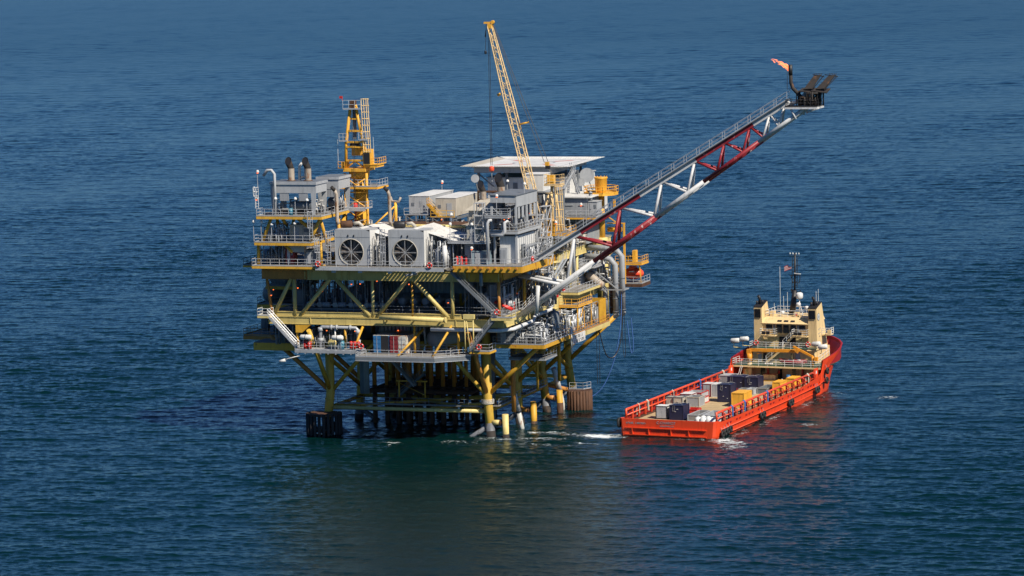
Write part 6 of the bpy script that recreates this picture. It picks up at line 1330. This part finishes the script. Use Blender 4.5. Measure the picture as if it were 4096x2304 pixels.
# bridge with sloped roof skirt
b0, b1 = XC-4.3, XC+4.3
MB().add([(b0, 55.6, 9.4), (b1, 55.6, 9.4), (b1, 63, 9.4), (b0, 63, 9.4), (b0-.05, 55.3, 11.4), (b1+.05, 55.3, 11.4), (b1, 63, 11.4), (b0, 63, 11.4)], [(0, 1, 5, 4), (1, 2, 6, 5), (2, 3, 7, 6), (3, 0, 4, 7), (0, 3, 2, 1)]).build('bridge_wall', H, ship)
MB().add([(b0-.1, 55.0, 11.35), (b1+.1, 55.0, 11.35), (b1+.1, 63.2, 11.35), (b0-.1, 63.2, 11.35), (b0+.2, 56.2, 12.35), (b1-.2, 56.2, 12.35), (b1-.2, 62.8, 12.35), (b0+.2, 62.8, 12.35)], [(0, 1, 5, 4), (1, 2, 6, 5), (2, 3, 7, 6), (3, 0, 4, 7), (0, 3, 2, 1), (4, 5, 6, 7)]).build('bridge_roof', H, ship)
for x0, w_ in ((-3.6, 1.1), (-1.7, 1.0), (-.45, 1.0), (.85, 1.0), (2.45, 1.1)):
    big = abs(x0) < 2; o = MB().box(XC+x0, XC+x0+w_, 55.25 if big else 55.28, 55.42, 9.7 if big else 10.3, 11.1).build('window', M['glass'], ship)
for x0 in (-2.35, 2.05): MB().box(XC+x0, XC+x0+.42, 55.3, 55.5, 9.5, 11.1).build('bridge_door', M['dgrey'], ship)
for x0 in (-1.6, -.4, .8): MB().add([(XC+x0, 55.3, 11.62), (XC+x0+.85, 55.3, 11.62), (XC+x0+.8, 55.62, 11.9), (XC+x0+.05, 55.62, 11.9)], [(0, 1, 2, 3)]).build('skylight', M['black'], ship)
for x0, x1 in ((XC-4.3, XC-1.6), (XC+1.5, XC+4.2)):
    MB().box(x0, x1, 54.1, 55.5, 9.2, 9.36).build('bridge_balcony', H, ship); MB().rail([(x0, 55.4, 9.36), (x0, 54.1, 9.36), (x1, 54.1, 9.36), (x1, 55.4, 9.36)], sp=1.1, r=.035, rows=(1, .66, .33), toe=False).build('balcony_rail', M['white'], ship)
    MB().box((x0+x1)/2-1.0, (x0+x1)/2-.35, 54.0, 54.08, 9.5, 10.1).box((x0+x1)/2-.2, (x0+x1)/2+.45, 54.0, 54.08, 9.5, 10.1).build('screen_panel', M['black'], ship)
MB().box(XC-1.4, XC+1.6, 55.78, 55.84, 7.4, 9.0).build('dark_opening', M['glass'], ship)
MB().box(XC+2.3, XC+2.9, 55.78, 55.84, 7.6, 8.9).build('door', H, ship); MB().box(XC+2.5, XC+2.7, 55.72, 55.78, 8.4, 8.7).build('porthole', M['black'], ship)
for a, b in (((XC-2.6, 53.4, 4.7), (XC+.6, 56.2, 9.3)),):
    pass
stA = MB().bar((XC-3.0, 53.6, 4.7), (XC+.2, 53.6, 7.3), .25, .1).bar((XC-.4, 55.2, 7.3), (XC+1.7, 55.2, 9.4), .25, .1).build('outside_stairs', M['white'], ship)
MB().bar((XC-3.0, 53.4, 4.7), (XC+.2, 53.4, 7.3), .08, .35).bar((XC-.4, 54.8, 7.3), (XC+1.7, 54.8, 9.4), .08, .35).build('stair_stringer', H, ship); MB().rail([(XC-3.0, 53.4, 4.8), (XC+.2, 53.4, 7.4)], sp=1.2, r=.04, toe=False).rail([(XC-.4, 54.8, 7.4), (XC+1.7, 54.8, 9.5)], sp=1.1, r=.04, toe=False).build('stair_rail', M['white'], ship)
for k, s_ in enumerate((-1, 1)):
    xa, xb = (XC-5.75, XC-4.2) if s_ < 0 else (XC+4.15, XC+5.75)
    MB().add([(xa, 55.2, 4.6), (xb, 55.2, 4.6), (xb, 61.5, 4.6), (xa, 61.5, 4.6), (xa+.05, 55.0, 14.1), (xb-.05, 55.0, 14.1), (xb-.05, 57.8, 14.9), (xa+.05, 57.8, 14.9)], [(0, 1, 5, 4), (1, 2, 6, 5), (2, 3, 7, 6), (3, 0, 4, 7), (4, 5, 6, 7)]).build('funnel_tower', H, ship)
    MB().add([(xa, 54.95, 14.1), (xb, 54.95, 14.1), (xb, 57.8, 14.95), (xa, 57.8, 14.95), (xa, 54.95, 14.2), (xb, 54.95, 14.2), (xb, 57.8, 15.05), (xa, 57.8, 15.05)], [(0, 3, 2, 1), (4, 5, 6, 7), (0, 1, 5, 4), (1, 2, 6, 5), (2, 3, 7, 6), (3, 0, 4, 7)]).build('funnel_cap', M['black'], ship)
    MB().box(xa+.2, xb-.25, 54.9, 55.1, 12.3, 13.8).build('funnel_window', M['glass'], ship)
    mb = MB(); xm = (xa+xb)/2
    mb.path([(xm, 56.2, 14.4), (xm, 56.1, 15.4), (xm-.1, 55.7, 16.0)], .24, 10).path([(xm-.45, 56, 14.4), (xm-.5, 55.9, 15.1)], .15, 8).path([(xm+.4, 56.4, 14.4), (xm+.45, 56.3, 15.2)], .15, 8).build('exhaust_pipe', M['black'], ship)
# round emblem and company mark on the starboard funnel tower
xs = XC+5.72
n = 24; MB().lathe((xs+.0, 56.0, 12.6), [(.66, 0), (.66, .05)], n, 'x').build('round_emblem', M['dgrey'], ship); MB().lathe((xs+.05, 56.0, 12.6), [(.56, 0), (.56, .02)], n, 'x').build('emblem_disc', M['white'], ship)
MB().lathe((xs+.07, 56.0, 12.6), [(.22, 0), (.22, .02)], 10, 'x').bar((xs+.09, 56, 12.2), (xs+.09, 56, 13.0), .08, .03).build('emblem_mark', M['dgrey'], ship)
MB().bar((xs+.04, 55.7, 10.35), (xs+.04, 57.1, 10.62), .03, .07).bar((xs+.04, 55.7, 9.65), (xs+.04, 57.1, 9.85), .03, .07).build('company_stripe', M['grey'], ship)
text_mesh('LLC', .34, M['grey'], ship, (xs+.06, 56.4, 9.15), (R(90), 0, R(90)), 'company_lettering')
# monkey deck fittings
MB().rail([(b0+.3, 56.4, 12.35), (b1-.3, 56.4, 12.35)], sp=1.4, r=.04, toe=False).rail([(b0+.3, 56.4, 12.35), (b0+.3, 62.4, 12.35), (b1-.3, 62.4, 12.35), (b1-.3, 56.4, 12.35)], sp=1.4, r=.04, toe=False).build('roof_rail', M['white'], ship)
MB().box(XC-3.5, XC-2.7, 57, 58, 12.36, 13.2).box(XC+.9, XC+1.7, 57, 57.8, 12.36, 13.1).build('roof_locker', H, ship); MB().box(XC+1.1, XC+1.5, 56.95, 57, 12.6, 12.9).build('locker_mark', M['red'], ship)
MB().path([(XC-.35, 59.6, 12.3), (XC+.05, 60, 16.6)], [.62, .42], 8).build('mast_base', M['black'], ship)
MB().tube((XC+.05, 60, 16.4), (XC+.2, 60, 23.0), .16, n=6).tube((XC-.45, 60, 16.4), (XC-.3, 60, 22.4), .06, n=5).tube((XC+.5, 60, 17), (XC+.6, 60, 22.4), .06, n=5).build('mast_pole', M['black'], ship)
mb = MB()
for z, w_ in ((16.7, 1.7), (19.2, 1.8), (21.0, 2.2), (22.6, 2.0)): mb.bar((XC+.1-w_*.5, 60, z), (XC+.1+w_*.5, 60, z), .12, .1)
for z in (16.7, 19.2): mb.path([(XC-.6, 60, z), (XC-.3, 60, z-1.2), (XC+.9, 60, z-1.3), (XC+1.1, 60, z)], .08, 4)
for k in range(8): mb.tube((XC-.4, 60, 17.2+k*.65), (XC+.5, 60, 17.5+k*.65), .045, n=4)
mb.build('mast_frame', M['black'], ship)
MB().bar((XC+.1, 59.7, 19.6), (XC+1.3, 59.7, 19.5), .18, .14).build('radar_scanner', M['white'], ship)
mb = MB()
for dx in (-.8, -.3, .3, .8): mb.vessel((XC+.1+dx, 60, 22.9), (XC+.1+dx, 60, 23.1), .11, 6)
mb.build('mast_lamp', M['white'], ship)
MB().vessel((XC+1.25, 59, 15.5), (XC+1.25, 59, 16.1), .62, 16).build('radar_dome', M['white'], ship); MB().tube((XC+1.25, 59, 12.4), (XC+1.25, 59, 15.2), .1, n=6).tube((XC+1.9, 59, 12.4), (XC+1.3, 59, 14.4), .06, n=5).build('dome_mast', M['white'], ship)
MB().vessel((XC+1.3, 58.3, 14.2), (XC+1.3, 58.3, 14.5), .42, 14).vessel((XC+2.9, 58, 13.7), (XC+2.9, 58, 14), .36, 14).vessel((XC-1.3, 57.4, 12.9), (XC-1.3, 57.4, 13.1), .36, 12).build('small_dome', M['white'], ship)
mb = MB()
for x, y, z, h in ((-1.9, 58, 12.4, 8.5), (-1.3, 58, 12.4, 3.4), (-.8, 58.6, 12.4, 4), (3.6, 61, 12.4, 4), (4.0, 61, 12.4, 4.4), (-3.4, 59, 12.4, 2)): mb.tube((XC+x, y, z), (XC+x, y, z+h), .035, n=4)
mb.build('whip_antenna', M['white'], ship)
MB().box(XC+5.75, XC+7.2, 57.5, 59.5, 9.2, 9.35).build('wing_platform', H, ship); MB().rail([(XC+5.8, 57.5, 9.35), (XC+7.2, 57.5, 9.35), (XC+7.2, 59.5, 9.35)], sp=.8, r=.05, rows=(1, .66, .33), toe=False).build('wing_rail', M['white'], ship); MB().box(XC+6.9, XC+7.5, 57.2, 57.6, 9.3, 10.2).build('wing_box', H, ship)
# main deck aft wall details
MB().box(XC-1.0, XC-.3, 53.9, 54, 1.95, 3.9).box(XC+1.6, XC+2.2, 53.9, 54, 1.95, 3.9).box(XC-4.2, XC-3.4, 53.9, 54, 1.95, 3.9).build('door', M['glass'], ship); MB().box(XC-2.9, XC-2.6, 53.5, 53.9, 1.95, 4.2).box(XC+3.4, XC+3.7, 53.5, 53.9, 1.95, 4.2).build('fire_pipe', M['red'], ship)
MB().box(XC-4.6, XC-4.0, 53.92, 54.0, 4.7, 6.6).box(XC+2.2, XC+3.0, 53.92, 54.0, 4.7, 6.6).build('door', M['lgrey'], ship); MB().box(XC-3.7, XC-3.1, 53.92, 54.0, 4.7, 6.6).box(XC+1.4, XC+1.8, 53.92, 54.0, 4.7, 6.4).build('door', M['black'], ship)
MB().box(XC-7.9, XC-6.2, 49.8, 53.8, 1.95, 2.1).build('side_step', M['hulld'], ship)
MB().tube((XC-7.0, 49.6, 2.0), (XC-6.4, 50.0, 4.5), .06, n=4).tube((XC-6.7, 49.6, 2.0), (XC-6.1, 50.0, 4.5), .06, n=4).build('deck_ladder', M['white'], ship)
MB().rail([(XC+5.9, 55, 4.65), (XC+5.9, 61, 5.4)], sp=1.4, r=.04, toe=False).build('side_rail', M['white'], ship)
# raft canisters, lifebuoys, crane, dinghy
for k, (x, y, z, lb) in enumerate([(-16.9, 53.6, 8.3, 'outer left life raft canister above the port rail of the ship'), (-15.3, 53.8, 8.6, 'inner left life raft canister above the port rail of the ship'), (-2.0, 53.4, 8.2, 'inner right life raft canister beside the starboard funnel tower'), (-.7, 53.0, 7.8, 'outer right life raft canister beside the starboard funnel tower')]):
    t = thing('raft_canister', lb, 'life raft', (x, y, z-.8), S, group='white life raft canisters on the ship')
    MB().path([(x-.85, y, z), (x-.7, y, z), (x+.6, y, z+.1), (x+.75, y, z+.1)], [.25, .42, .42, .25], 14).build('canister', M['white'], t); MB().tube((x-.3, y, z-.3), (x-.3, y, z-1.1), .06, n=4).tube((x-.3, y, z-1.1), (x+(.8 if x < -8 else -.8), y+.6, z-1.2), .06, n=4).build('cradle', M['cream'], t)
for x, lb in ((XC-4.6, 'orange lifebuoy at the port end of the upper ship railing'), (XC+4.9, 'orange lifebuoy at the starboard end of the upper ship railing')): lifebuoy(x, 52.9 if x < XC else 52.8, 8.2, lb, S)
t = thing('knuckle_crane', 'orange deck crane folded across the ship before the deckhouse', 'crane', (-13.6, 51.6, 1.95), S)
MB().tube((-13.6, 51.6, 1.95), (-13.6, 51.6, 5.0), .42, n=14).build('pedestal', M['house'], t); MB().tube((-13.6, 51.6, 5.0), (-13.6, 51.6, 6.5), .48, n=14).build('column', M['dorange'], t); MB().box(-14.0, -13.2, 51.2, 52, 6.5, 7.2).build('slew_head', M['dorange'], t)
MB().bar((-13.6, 51.6, 7.1), (-4.6, 51.6, 7.15), .4, .5).build('main_boom', M['dorange'], t); MB().bar((-12.2, 51.6, 6.5), (-10.2, 51.6, 6.9), .15, .15).build('ram', M['dorange'], t); MB().tube((-5.8, 51.6, 6.9), (-5.8, 51.6, 4.6), .12, n=8).build('boom_support', M['cream'], t)
t = thing('boat_davit', 'small orange davit crane over the red dinghy', 'davit', (-1.9, 51, 4.6), S)
MB().tube((-1.9, 51, 4.6), (-1.9, 51, 6.4), .2, n=10).build('post', M['dorange'], t); MB().bar((-1.8, 51, 6.3), (-5.4, 51, 8.0), .3, .35).bar((-4.8, 51, 7.0), (-4.4, 51, 7.5), .4, .6).build('arm', M['dorange'], t); MB().box(-1.6, -1.0, 50.7, 51.3, 5.6, 6.3).build('winch', M['dorange'], t)
t = thing('rescue_dinghy', 'dark red inflatable dinghy on the first deck of the ship', 'dinghy', (-5.6, 51.8, 4.9), S)
MB().path([(-3.6, 51.2, 5.3), (-6.6, 51.2, 5.2), (-7.6, 51.4, 5.35), (-8.1, 51.9, 5.5), (-7.6, 52.5, 5.35), (-6.6, 52.7, 5.2), (-3.6, 52.7, 5.3)], .3, 10).build('tube', M['cred'], t); MB().box(-7.2, -3.8, 51.3, 52.6, 5.05, 5.2).build('floor', M['hulld'], t); MB().box(-6.6, -5.8, 51.5, 52.4, 5.4, 5.6).box(-5.0, -4.6, 51.5, 52.4, 5.4, 5.6).build('seat', M['white'], t)
t = thing('white_cylinders', 'row of white net floats on the first deck rail', 'floats', (-9.6, 50.3, 4.7), S)
mb = MB()
for k in range(5): mb.vessel((-10.2+k*.3, 50.2, 4.95), (-10.2+k*.3, 50.2, 5.05), .2, 8)
mb.build('float', M['white'], t)
# ---- tyres
def tyre(x, y, z, label, r=.62):
    t = thing('tyre_fender', label, 'tyre', (x, y, z), S, group='black tyre fenders on the ship side'); w_ = .2
    MB().path([(x, y+(r-w_)*math.cos(a), z+(r-w_)*math.sin(a)) for a in [2*math.pi*j/18 for j in range(18)]], w_, 8, closed=True).build('tyre', M['rubber'], t)
    MB().lathe((x-.1, y, z), [(r*.42, 0), (r*.42, .1)], 12, 'x').build('hub', M['black'], t); MB().tube((x-.15, y, z+r*.8), (x-.3, y, z+r*1.7), .035, n=4).build('chain', M['steel'], t)
for k, (y, z, lb) in enumerate([(1.7, .55, 'rearmost tyre of four beside the stern corner'), (2.9, .65, 'second tyre of four beside the stern corner'), (4.1, .75, 'third tyre of four beside the stern corner'), (5.3, .85, 'foremost tyre of four beside the stern corner'), (19.4, .9, 'rear tyre of the pair a third along the starboard side'), (20.7, .95, 'front tyre of the pair a third along the starboard side'), (33.0, 1.0, 'rear tyre of the pair amidships on the starboard side'), (34.2, 1.05, 'front tyre of the pair amidships on the starboard side'), (46.2, 1.3, 'rear tyre of the pair where the ship side begins to curve'), (47.2, 1.35, 'front tyre of the pair where the ship side begins to curve'), (51.6, 2.3, 'lower tyre high on the bow side'), (51.9, 3.9, 'upper tyre high on the bow side')]):
    tyre(.42, y, z, lb)
t = thing('tyre_fender', 'single black tyre at the port corner of the stern', 'tyre', (-16.8, .6, 2.0), S, group='black tyre fenders on the ship side')
MB().path([(-16.75, .6+.5*math.cos(a), 1.9+.6*math.sin(a)) for a in [2*math.pi*j/18 for j in range(18)]], .25, 8, closed=True).build('tyre', M['rubber'], t)
# ---- cargo
Z0 = 1.98
def crate(x0, x1, y0, y1, h, mt, label, name='cargo_crate', cat='crate', rim=None, sling=False, open_=False, door=False, marks=0, grp=None, lid=None, z=Z0):
    t = thing(name, label, cat, ((x0+x1)/2, (y0+y1)/2, z), S, group=grp); th = .09
    if open_:
        MB().box(x0, x1, y0, y0+th, z+.1, z+h).box(x0, x1, y1-th, y1, z+.1, z+h).box(x0, x0+th, y0+th, y1-th, z+.1, z+h).box(x1-th, x1, y0+th, y1-th, z+.1, z+h).box(x0, x1, y0, y1, z+.06, z+.14).build('tray', M[mt], t)
    else:
        MB().box(x0, x1, y0, y1, z+.1, z+h).build('body', M[mt], t)
    mb = MB(); r_ = rim or mt
    for a in (x0, x1):
        for b in (y0, y1): mb.bar((a, b, z), (a, b, z+h+.03), .12, .12)
    for zz in (z+.08, z+h):
        mb.bar((x0, y0, zz), (x1, y0, zz), .12, .12).bar((x0, y1, zz), (x1, y1, zz), .12, .12).bar((x0, y0, zz), (x0, y1, zz), .12, .12).bar((x1, y0, zz), (x1, y1, zz), .12, .12)
    mb.build('frame', M[r_], t)
    if lid: MB().box(x0-.03, x1+.03, y0-.03, y1+.03, z+h+.01, z+h+.08).build('lid', M[lid], t)
    if door:
        xm = (x0+x1)/2; MB().box(x0+.12, xm-.04, y0-.04, y0, z+.2, z+h-.12).box(xm+.04, x1-.12, y0-.04, y0, z+.2, z+h-.12).build('door', M['lgrey'], t)
    if marks:
        mb = MB(); q = random.Random(int(x0*10+y0))
        for k in range(marks): a = q.uniform(x0+.2, x1-.5); c = q.uniform(z+.4, z+h-.3); mb.box(a, a+q.uniform(.1, .25), y0-.07, y0-.065, c, c+.07)
        mb.build('label_mark', M['white'], t)
    if sling:
        zc = z+h; c = Vector(((x0+x1)/2, (y0+y1)/2, zc+.15)); mb = MB()
        for a, b in ((x0, y0), (x1, y0), (x0, y1), (x1, y1)): mb.path([(a, b, zc), (c.x+(a-c.x)*.5, c.y+(b-c.y)*.5, zc+.22), tuple(c)], .035, 4)
        mb.path([(x0+.6, y0-.06, zc), (x0+.5, y0-.1, zc-.8), (x0+.8, y0-.1, zc-1.0), (x0+.9, y0-.06, zc)], .022, 4).build('sling', M['steel'], t)
    return t
crate(-9.75, -7.45, 4.8, 7.3, 2.35, 'navy', 'navy blue box nearest the stern, with looped slings', sling=True, marks=3)
crate(-12.25, -10.4, 5.1, 6.9, 2.05, 'white', 'white two-door cabinet box left of the rearmost navy box', rim='black', door=True, lid='white')
crate(-11.4, -10.0, 7.6, 9.4, 1.9, 'cwhite', 'pale box behind the rearmost navy box')
crate(-9.31, -7.05, 25.0, 27.5, 2.9, 'navy', 'tall navy blue box amidships beside the yellow cage', sling=True, marks=4)
crate(-13.4, -10.4, 40.4, 42.9, 2.0, 'navy', 'left of the two navy boxes near the deckhouse', sling=True, marks=3)
crate(-10.2, -7.9, 40.2, 42.8, 2.0, 'navy', 'right of the two navy boxes near the deckhouse', sling=True, marks=3)
crate(-15.9, -14.7, 18.6, 20.0, 1.5, 'tan', 'left of two brown grey equipment cases by the port rail', 'equipment_case', 'case', rim='dgrey', marks=2)
crate(-14.5, -13.0, 18.4, 19.9, 1.55, 'tan', 'right of two brown grey equipment cases by the port rail', 'equipment_case', 'case', rim='dgrey', marks=2)
crate(-12.35, -10.2, 18.8, 21.2, 1.6, 'grey', 'grey bin with a tan top edge amidships', 'metal_bin', 'bin', rim='tan', open_=True)
crate(-14.6, -12.6, 21.6, 24, 1.6, 'white', 'white box with a red edge behind the brown cases', rim='cred', lid='white')
crate(-12.4, -10.9, 22.0, 25.0, 1.0, 'white', 'small red edged tray in front of the long red tray', 'cargo_tray', 'tray', rim='red', open_=True)
crate(-15.6, -12.8, 26.4, 29.8, 1.15, 'lgrey', 'long grey tray with red frame by the port rail', 'cargo_tray', 'tray', rim='red', open_=True)
crate(-14.0, -12.6, 30.2, 32.4, 2.1, 'lgrey', 'left of two tall grey cages with white tops', 'cargo_cage', 'cage', rim='cred', lid='white', door=True)
crate(-12.4, -11.0, 30.2, 32.4, 2.1, 'lgrey', 'right of two tall grey cages with white tops', 'cargo_cage', 'cage', rim='white', lid='white', door=True)
crate(-16.0, -13.5, 43.2, 45.8, 1.7, 'grey', 'grey locker by the port rail near the deckhouse', rim='galv', lid='lgrey', marks=2)
crate(-5.1, -3.0, 20.4, 24.0, 2.3, 'crane', 'yellow slatted cage beside the starboard rail', 'yellow_cage', 'cage', rim='crane', lid='crane')
crate(-9.3, -7.9, 34.6, 36.4, .8, 'steel', 'left grey open basket amidships', 'cargo_basket', 'basket', open_=True)
crate(-7.7, -6.5, 34.2, 36.4, .9, 'lgrey', 'middle grey open basket amidships', 'cargo_basket', 'basket', open_=True)
crate(-6.3, -4.6, 35.6, 40.2, .9, 'dgrey', 'long dark grey tray beside the open baskets', 'cargo_tray', 'tray', rim='steel', open_=True)
crate(-10.8, -9.5, 33.6, 36, .7, 'cred', 'low red basket left of the grey ones', 'cargo_basket', 'basket', open_=True)
crate(-6.6, -4.9, 4.6, 9.8, .95, 'steel', 'long grey open tray right of the rearmost navy box', 'cargo_tray', 'tray', rim='lgrey', open_=True)
crate(-4.4, -2.0, 5.2, 10.2, .9, 'grey', 'wide grey open tray by the starboard rail near the stern', 'cargo_tray', 'tray', rim='galv', open_=True)
crate(-9.6, -7.4, 10.5, 12.5, .9, 'red', 'low red frame tray near the stern', 'cargo_tray', 'tray', rim='red', open_=True)
crate(-3.9, -2.6, 36.5, 39.6, 1.9, 'crane', 'yellow box behind the starboard rail amidships'); crate(-4.0, -2.6, 43.5, 46.6, 1.6, 'crane', 'yellow box behind the starboard rail near the deckhouse')
crate(-10.95, -9.95, 51.0, 52.0, .95, 'house', 'left cream bin with red lid under the first deck', 'deck_bin', 'bin', lid='red'); crate(-9.8, -8.75, 51.0, 52.0, .95, 'house', 'right cream bin with red lid under the first deck', 'deck_bin', 'bin', lid='red')
t = thing('portable_tank', 'small steel tank frame behind the rearmost boxes', 'tank', (-10.4, 13, Z0), S)
MB().vessel((-11.0, 13, Z0+.7), (-9.8, 13, Z0+.7), .5, 12).build('shell', M['steel'], t); MB().bar((-11.5, 12.4, Z0), (-11.5, 12.4, Z0+1.4), .1).bar((-9.3, 12.4, Z0), (-9.3, 12.4, Z0+1.4), .1).bar((-11.5, 12.4, Z0+1.4), (-9.3, 12.4, Z0+1.4), .1).build('frame', M['galv'], t)
r_ = random.Random(8)
for k in range(7):
    x, y = -4.2+k*.48, 2.6+r_.uniform(0, 1.6); t = None
    vs = []; mb = MB(); c = Vector((x, y, Z0+.5)); nn = 10
    prof = [(.05, -.5), (.5, -.42), (.62, -.1), (.5, .3), (.2, .5), (.04, .55)]
    for (r, h) in prof:
        for j in range(nn): a = 2*math.pi*j/nn; q = r*(1+.22*math.sin(3*a+k+h*5)); vs.append((c.x+q*math.cos(a), c.y+q*math.sin(a), c.z+h))
    mb.add(vs, [(i*nn+j, i*nn+(j+1) % nn, (i+1)*nn+(j+1) % nn, (i+1)*nn+j) for i in range(5) for j in range(nn)], True)
    solo(mb, 'rubbish_bag', 'white and turquoise bulging bag, '+ORD[k]+' from the left in the heap at the stern corner', 'bag', M['bag'], (x, y, Z0), S, group='heap of white bags at the stern')
barrel(-6.1, 50.3, Z0, 'blue drum by the starboard end of the deckhouse', 'cblue', fr=S, h=1.2); barrel(-14.2, 51.4, Z0, 'tall yellow drum beside the orange deck crane', 'cream', fr=S, h=1.9, r=.55)
for k, (s_, y, mt, lb) in enumerate([(-1, 6.6, 'rope', 'thin pale rope over the port rail near the stern'), (-1, 10.2, 'rope', 'thick pale rope bundle over the port rail'), (-1, 21.5, 'rope', 'pale strap round the port rail amidships'), (-1, 33.5, 'brope', 'blue rope bundle over the port rail'), (-1, 44.5, 'rope', 'white rope coil at the forward end of the port rail'), (1, 8, 'brope', 'blue lashing at the aft end of the starboard rail'), (1, 13.6, 'brope', 'blue rope bundle over the starboard rail near the stern'), (1, 24.2, 'brope', 'blue rope bundle over the starboard rail amidships'), (1, 44.2, 'rope', 'grey green rope bundle over the starboard rail near the deckhouse')]):
    x = XC+s_*7.7; zr_ = 3.9+y*.006; mb = MB()
    for q in range(3 if k not in (0, 2) else 1): yy = y+q*.18; mb.path([(x-.22, yy, 2.3+.2*q), (x-.24, yy, zr_), (x, yy, zr_+.24), (x+.24, yy, zr_), (x+.23, yy+.1, 2.6-.1*q)], .08, 5)
    solo(mb, 'rope_bundle', lb, 'rope', M[mt], (x, y, 2.3), S, group='ropes hung over the ship rails')
# ---- flag
t = thing('ensign', 'small striped flag flying left from the ship mast', 'flag', (XC-.6, 60, 20.6), S)
for k in range(7): MB().add([(XC-.5-1.3*f, 60+.1*math.sin(f*6), 21.2-.12*k-.5*f+(0)) for f in (0, .5, 1)]+[(XC-.5-1.3*f, 60+.1*math.sin(f*6), 21.08-.12*k-.5*f) for f in (0, .5, 1)], [(0, 1, 4, 3), (1, 2, 5, 4)]).build('stripe', M['red' if k % 2 == 0 else 'white'], t)
MB().box(XC-1.0, XC-.48, 59.93, 59.97, 20.75, 21.2).build('canton', M['cblue'], t)
# ---- people
def person(base, fr, label, top='red', legs='navy', hat='white', rz=0, arm=.25, stride=.12):
    b = Vector(base)
    nodes = [(0, 0, .95, .16), (0, 0, 1.2, .155), (0, 0, 1.42, .16), (0, 0, 1.54, .065), (0, -.01, 1.64, .085), (0, -.01, 1.74, .095),
             (-.09, 0, .9, .105), (-.1, stride, .5, .075), (-.1, stride*1.3, .1, .05), (-.1, stride*1.3-.16, .04, .045), (.09, 0, .9, .105), (.1, -stride, .5, .075), (.1, -stride*1.2, .1, .05), (.1, -stride*1.2-.16, .04, .045),
             (-.2, 0, 1.42, .07), (-.27, -.02, 1.15, .055), (-.26, -arm, .95, .04), (-.25, -arm-.1, .9, .04), (.2, 0, 1.42, .07), (.27, -.02, 1.15, .055), (.26, -arm, .98, .04), (.25, -arm-.1, .94, .04)]
    ed = [(0, 1), (1, 2), (2, 3), (3, 4), (4, 5), (0, 6), (6, 7), (7, 8), (8, 9), (0, 10), (10, 11), (11, 12), (12, 13), (2, 14), (14, 15), (15, 16), (16, 17), (2, 18), (18, 19), (19, 20), (20, 21)]
    c, s = math.cos(rz), math.sin(rz)
    me = bpy.data.meshes.new('person'); me.from_pydata([(x*c-y*s, x*s+y*c, z) for x, y, z, _ in nodes], ed, []); me.update()
    o = bpy.data.objects.new('person', me); COL.objects.link(o); o.location = fr.W(*b); o.rotation_euler = (0, 0, -fr.a); me.materials.append(M[legs])
    sk_ = o.modifiers.new('skin', 'SKIN'); me.skin_vertices[0].data[0].use_root = True
    for k, nd in enumerate(nodes): me.skin_vertices[0].data[k].radius = (nd[3], nd[3]*(.7 if k in (0, 1, 2) else 1))
    o.modifiers.new('smooth', 'SUBSURF').levels = 1; o.modifiers['smooth'].render_levels = 1
    o['_base'] = tuple(b); o['label'] = label; o['category'] = 'person'
    MB().lathe(tuple(b), [(.19, .98), (.185, 1.2), (.21, 1.4), (.12, 1.5)], 12).build('jacket', M[top], o); MB().lathe(tuple(b+Vector((0, -.01, 0))), [(.13, 1.75), (.12, 1.8), (.07, 1.87)], 10).build('helmet', M[hat], o)
    MB().lathe(tuple(b+Vector((0, -.03, 0))), [(.05, 1.58), (.095, 1.66), (.095, 1.74)], 8).build('face', M['skin'], o)
    return o
person((XC-.4, 52.8, Z0), S, 'person in a red life vest and dark trousers under the first deck', 'red', 'black')
person((XC+4.4, 41.0, Z0), S, 'person in pale overalls standing at the starboard rail', 'lgrey', 'grey')
person((4.6, 8.4, 31.05), P, 'person in dark blue overalls on the walkway below the flare boom', 'navy', 'navy')
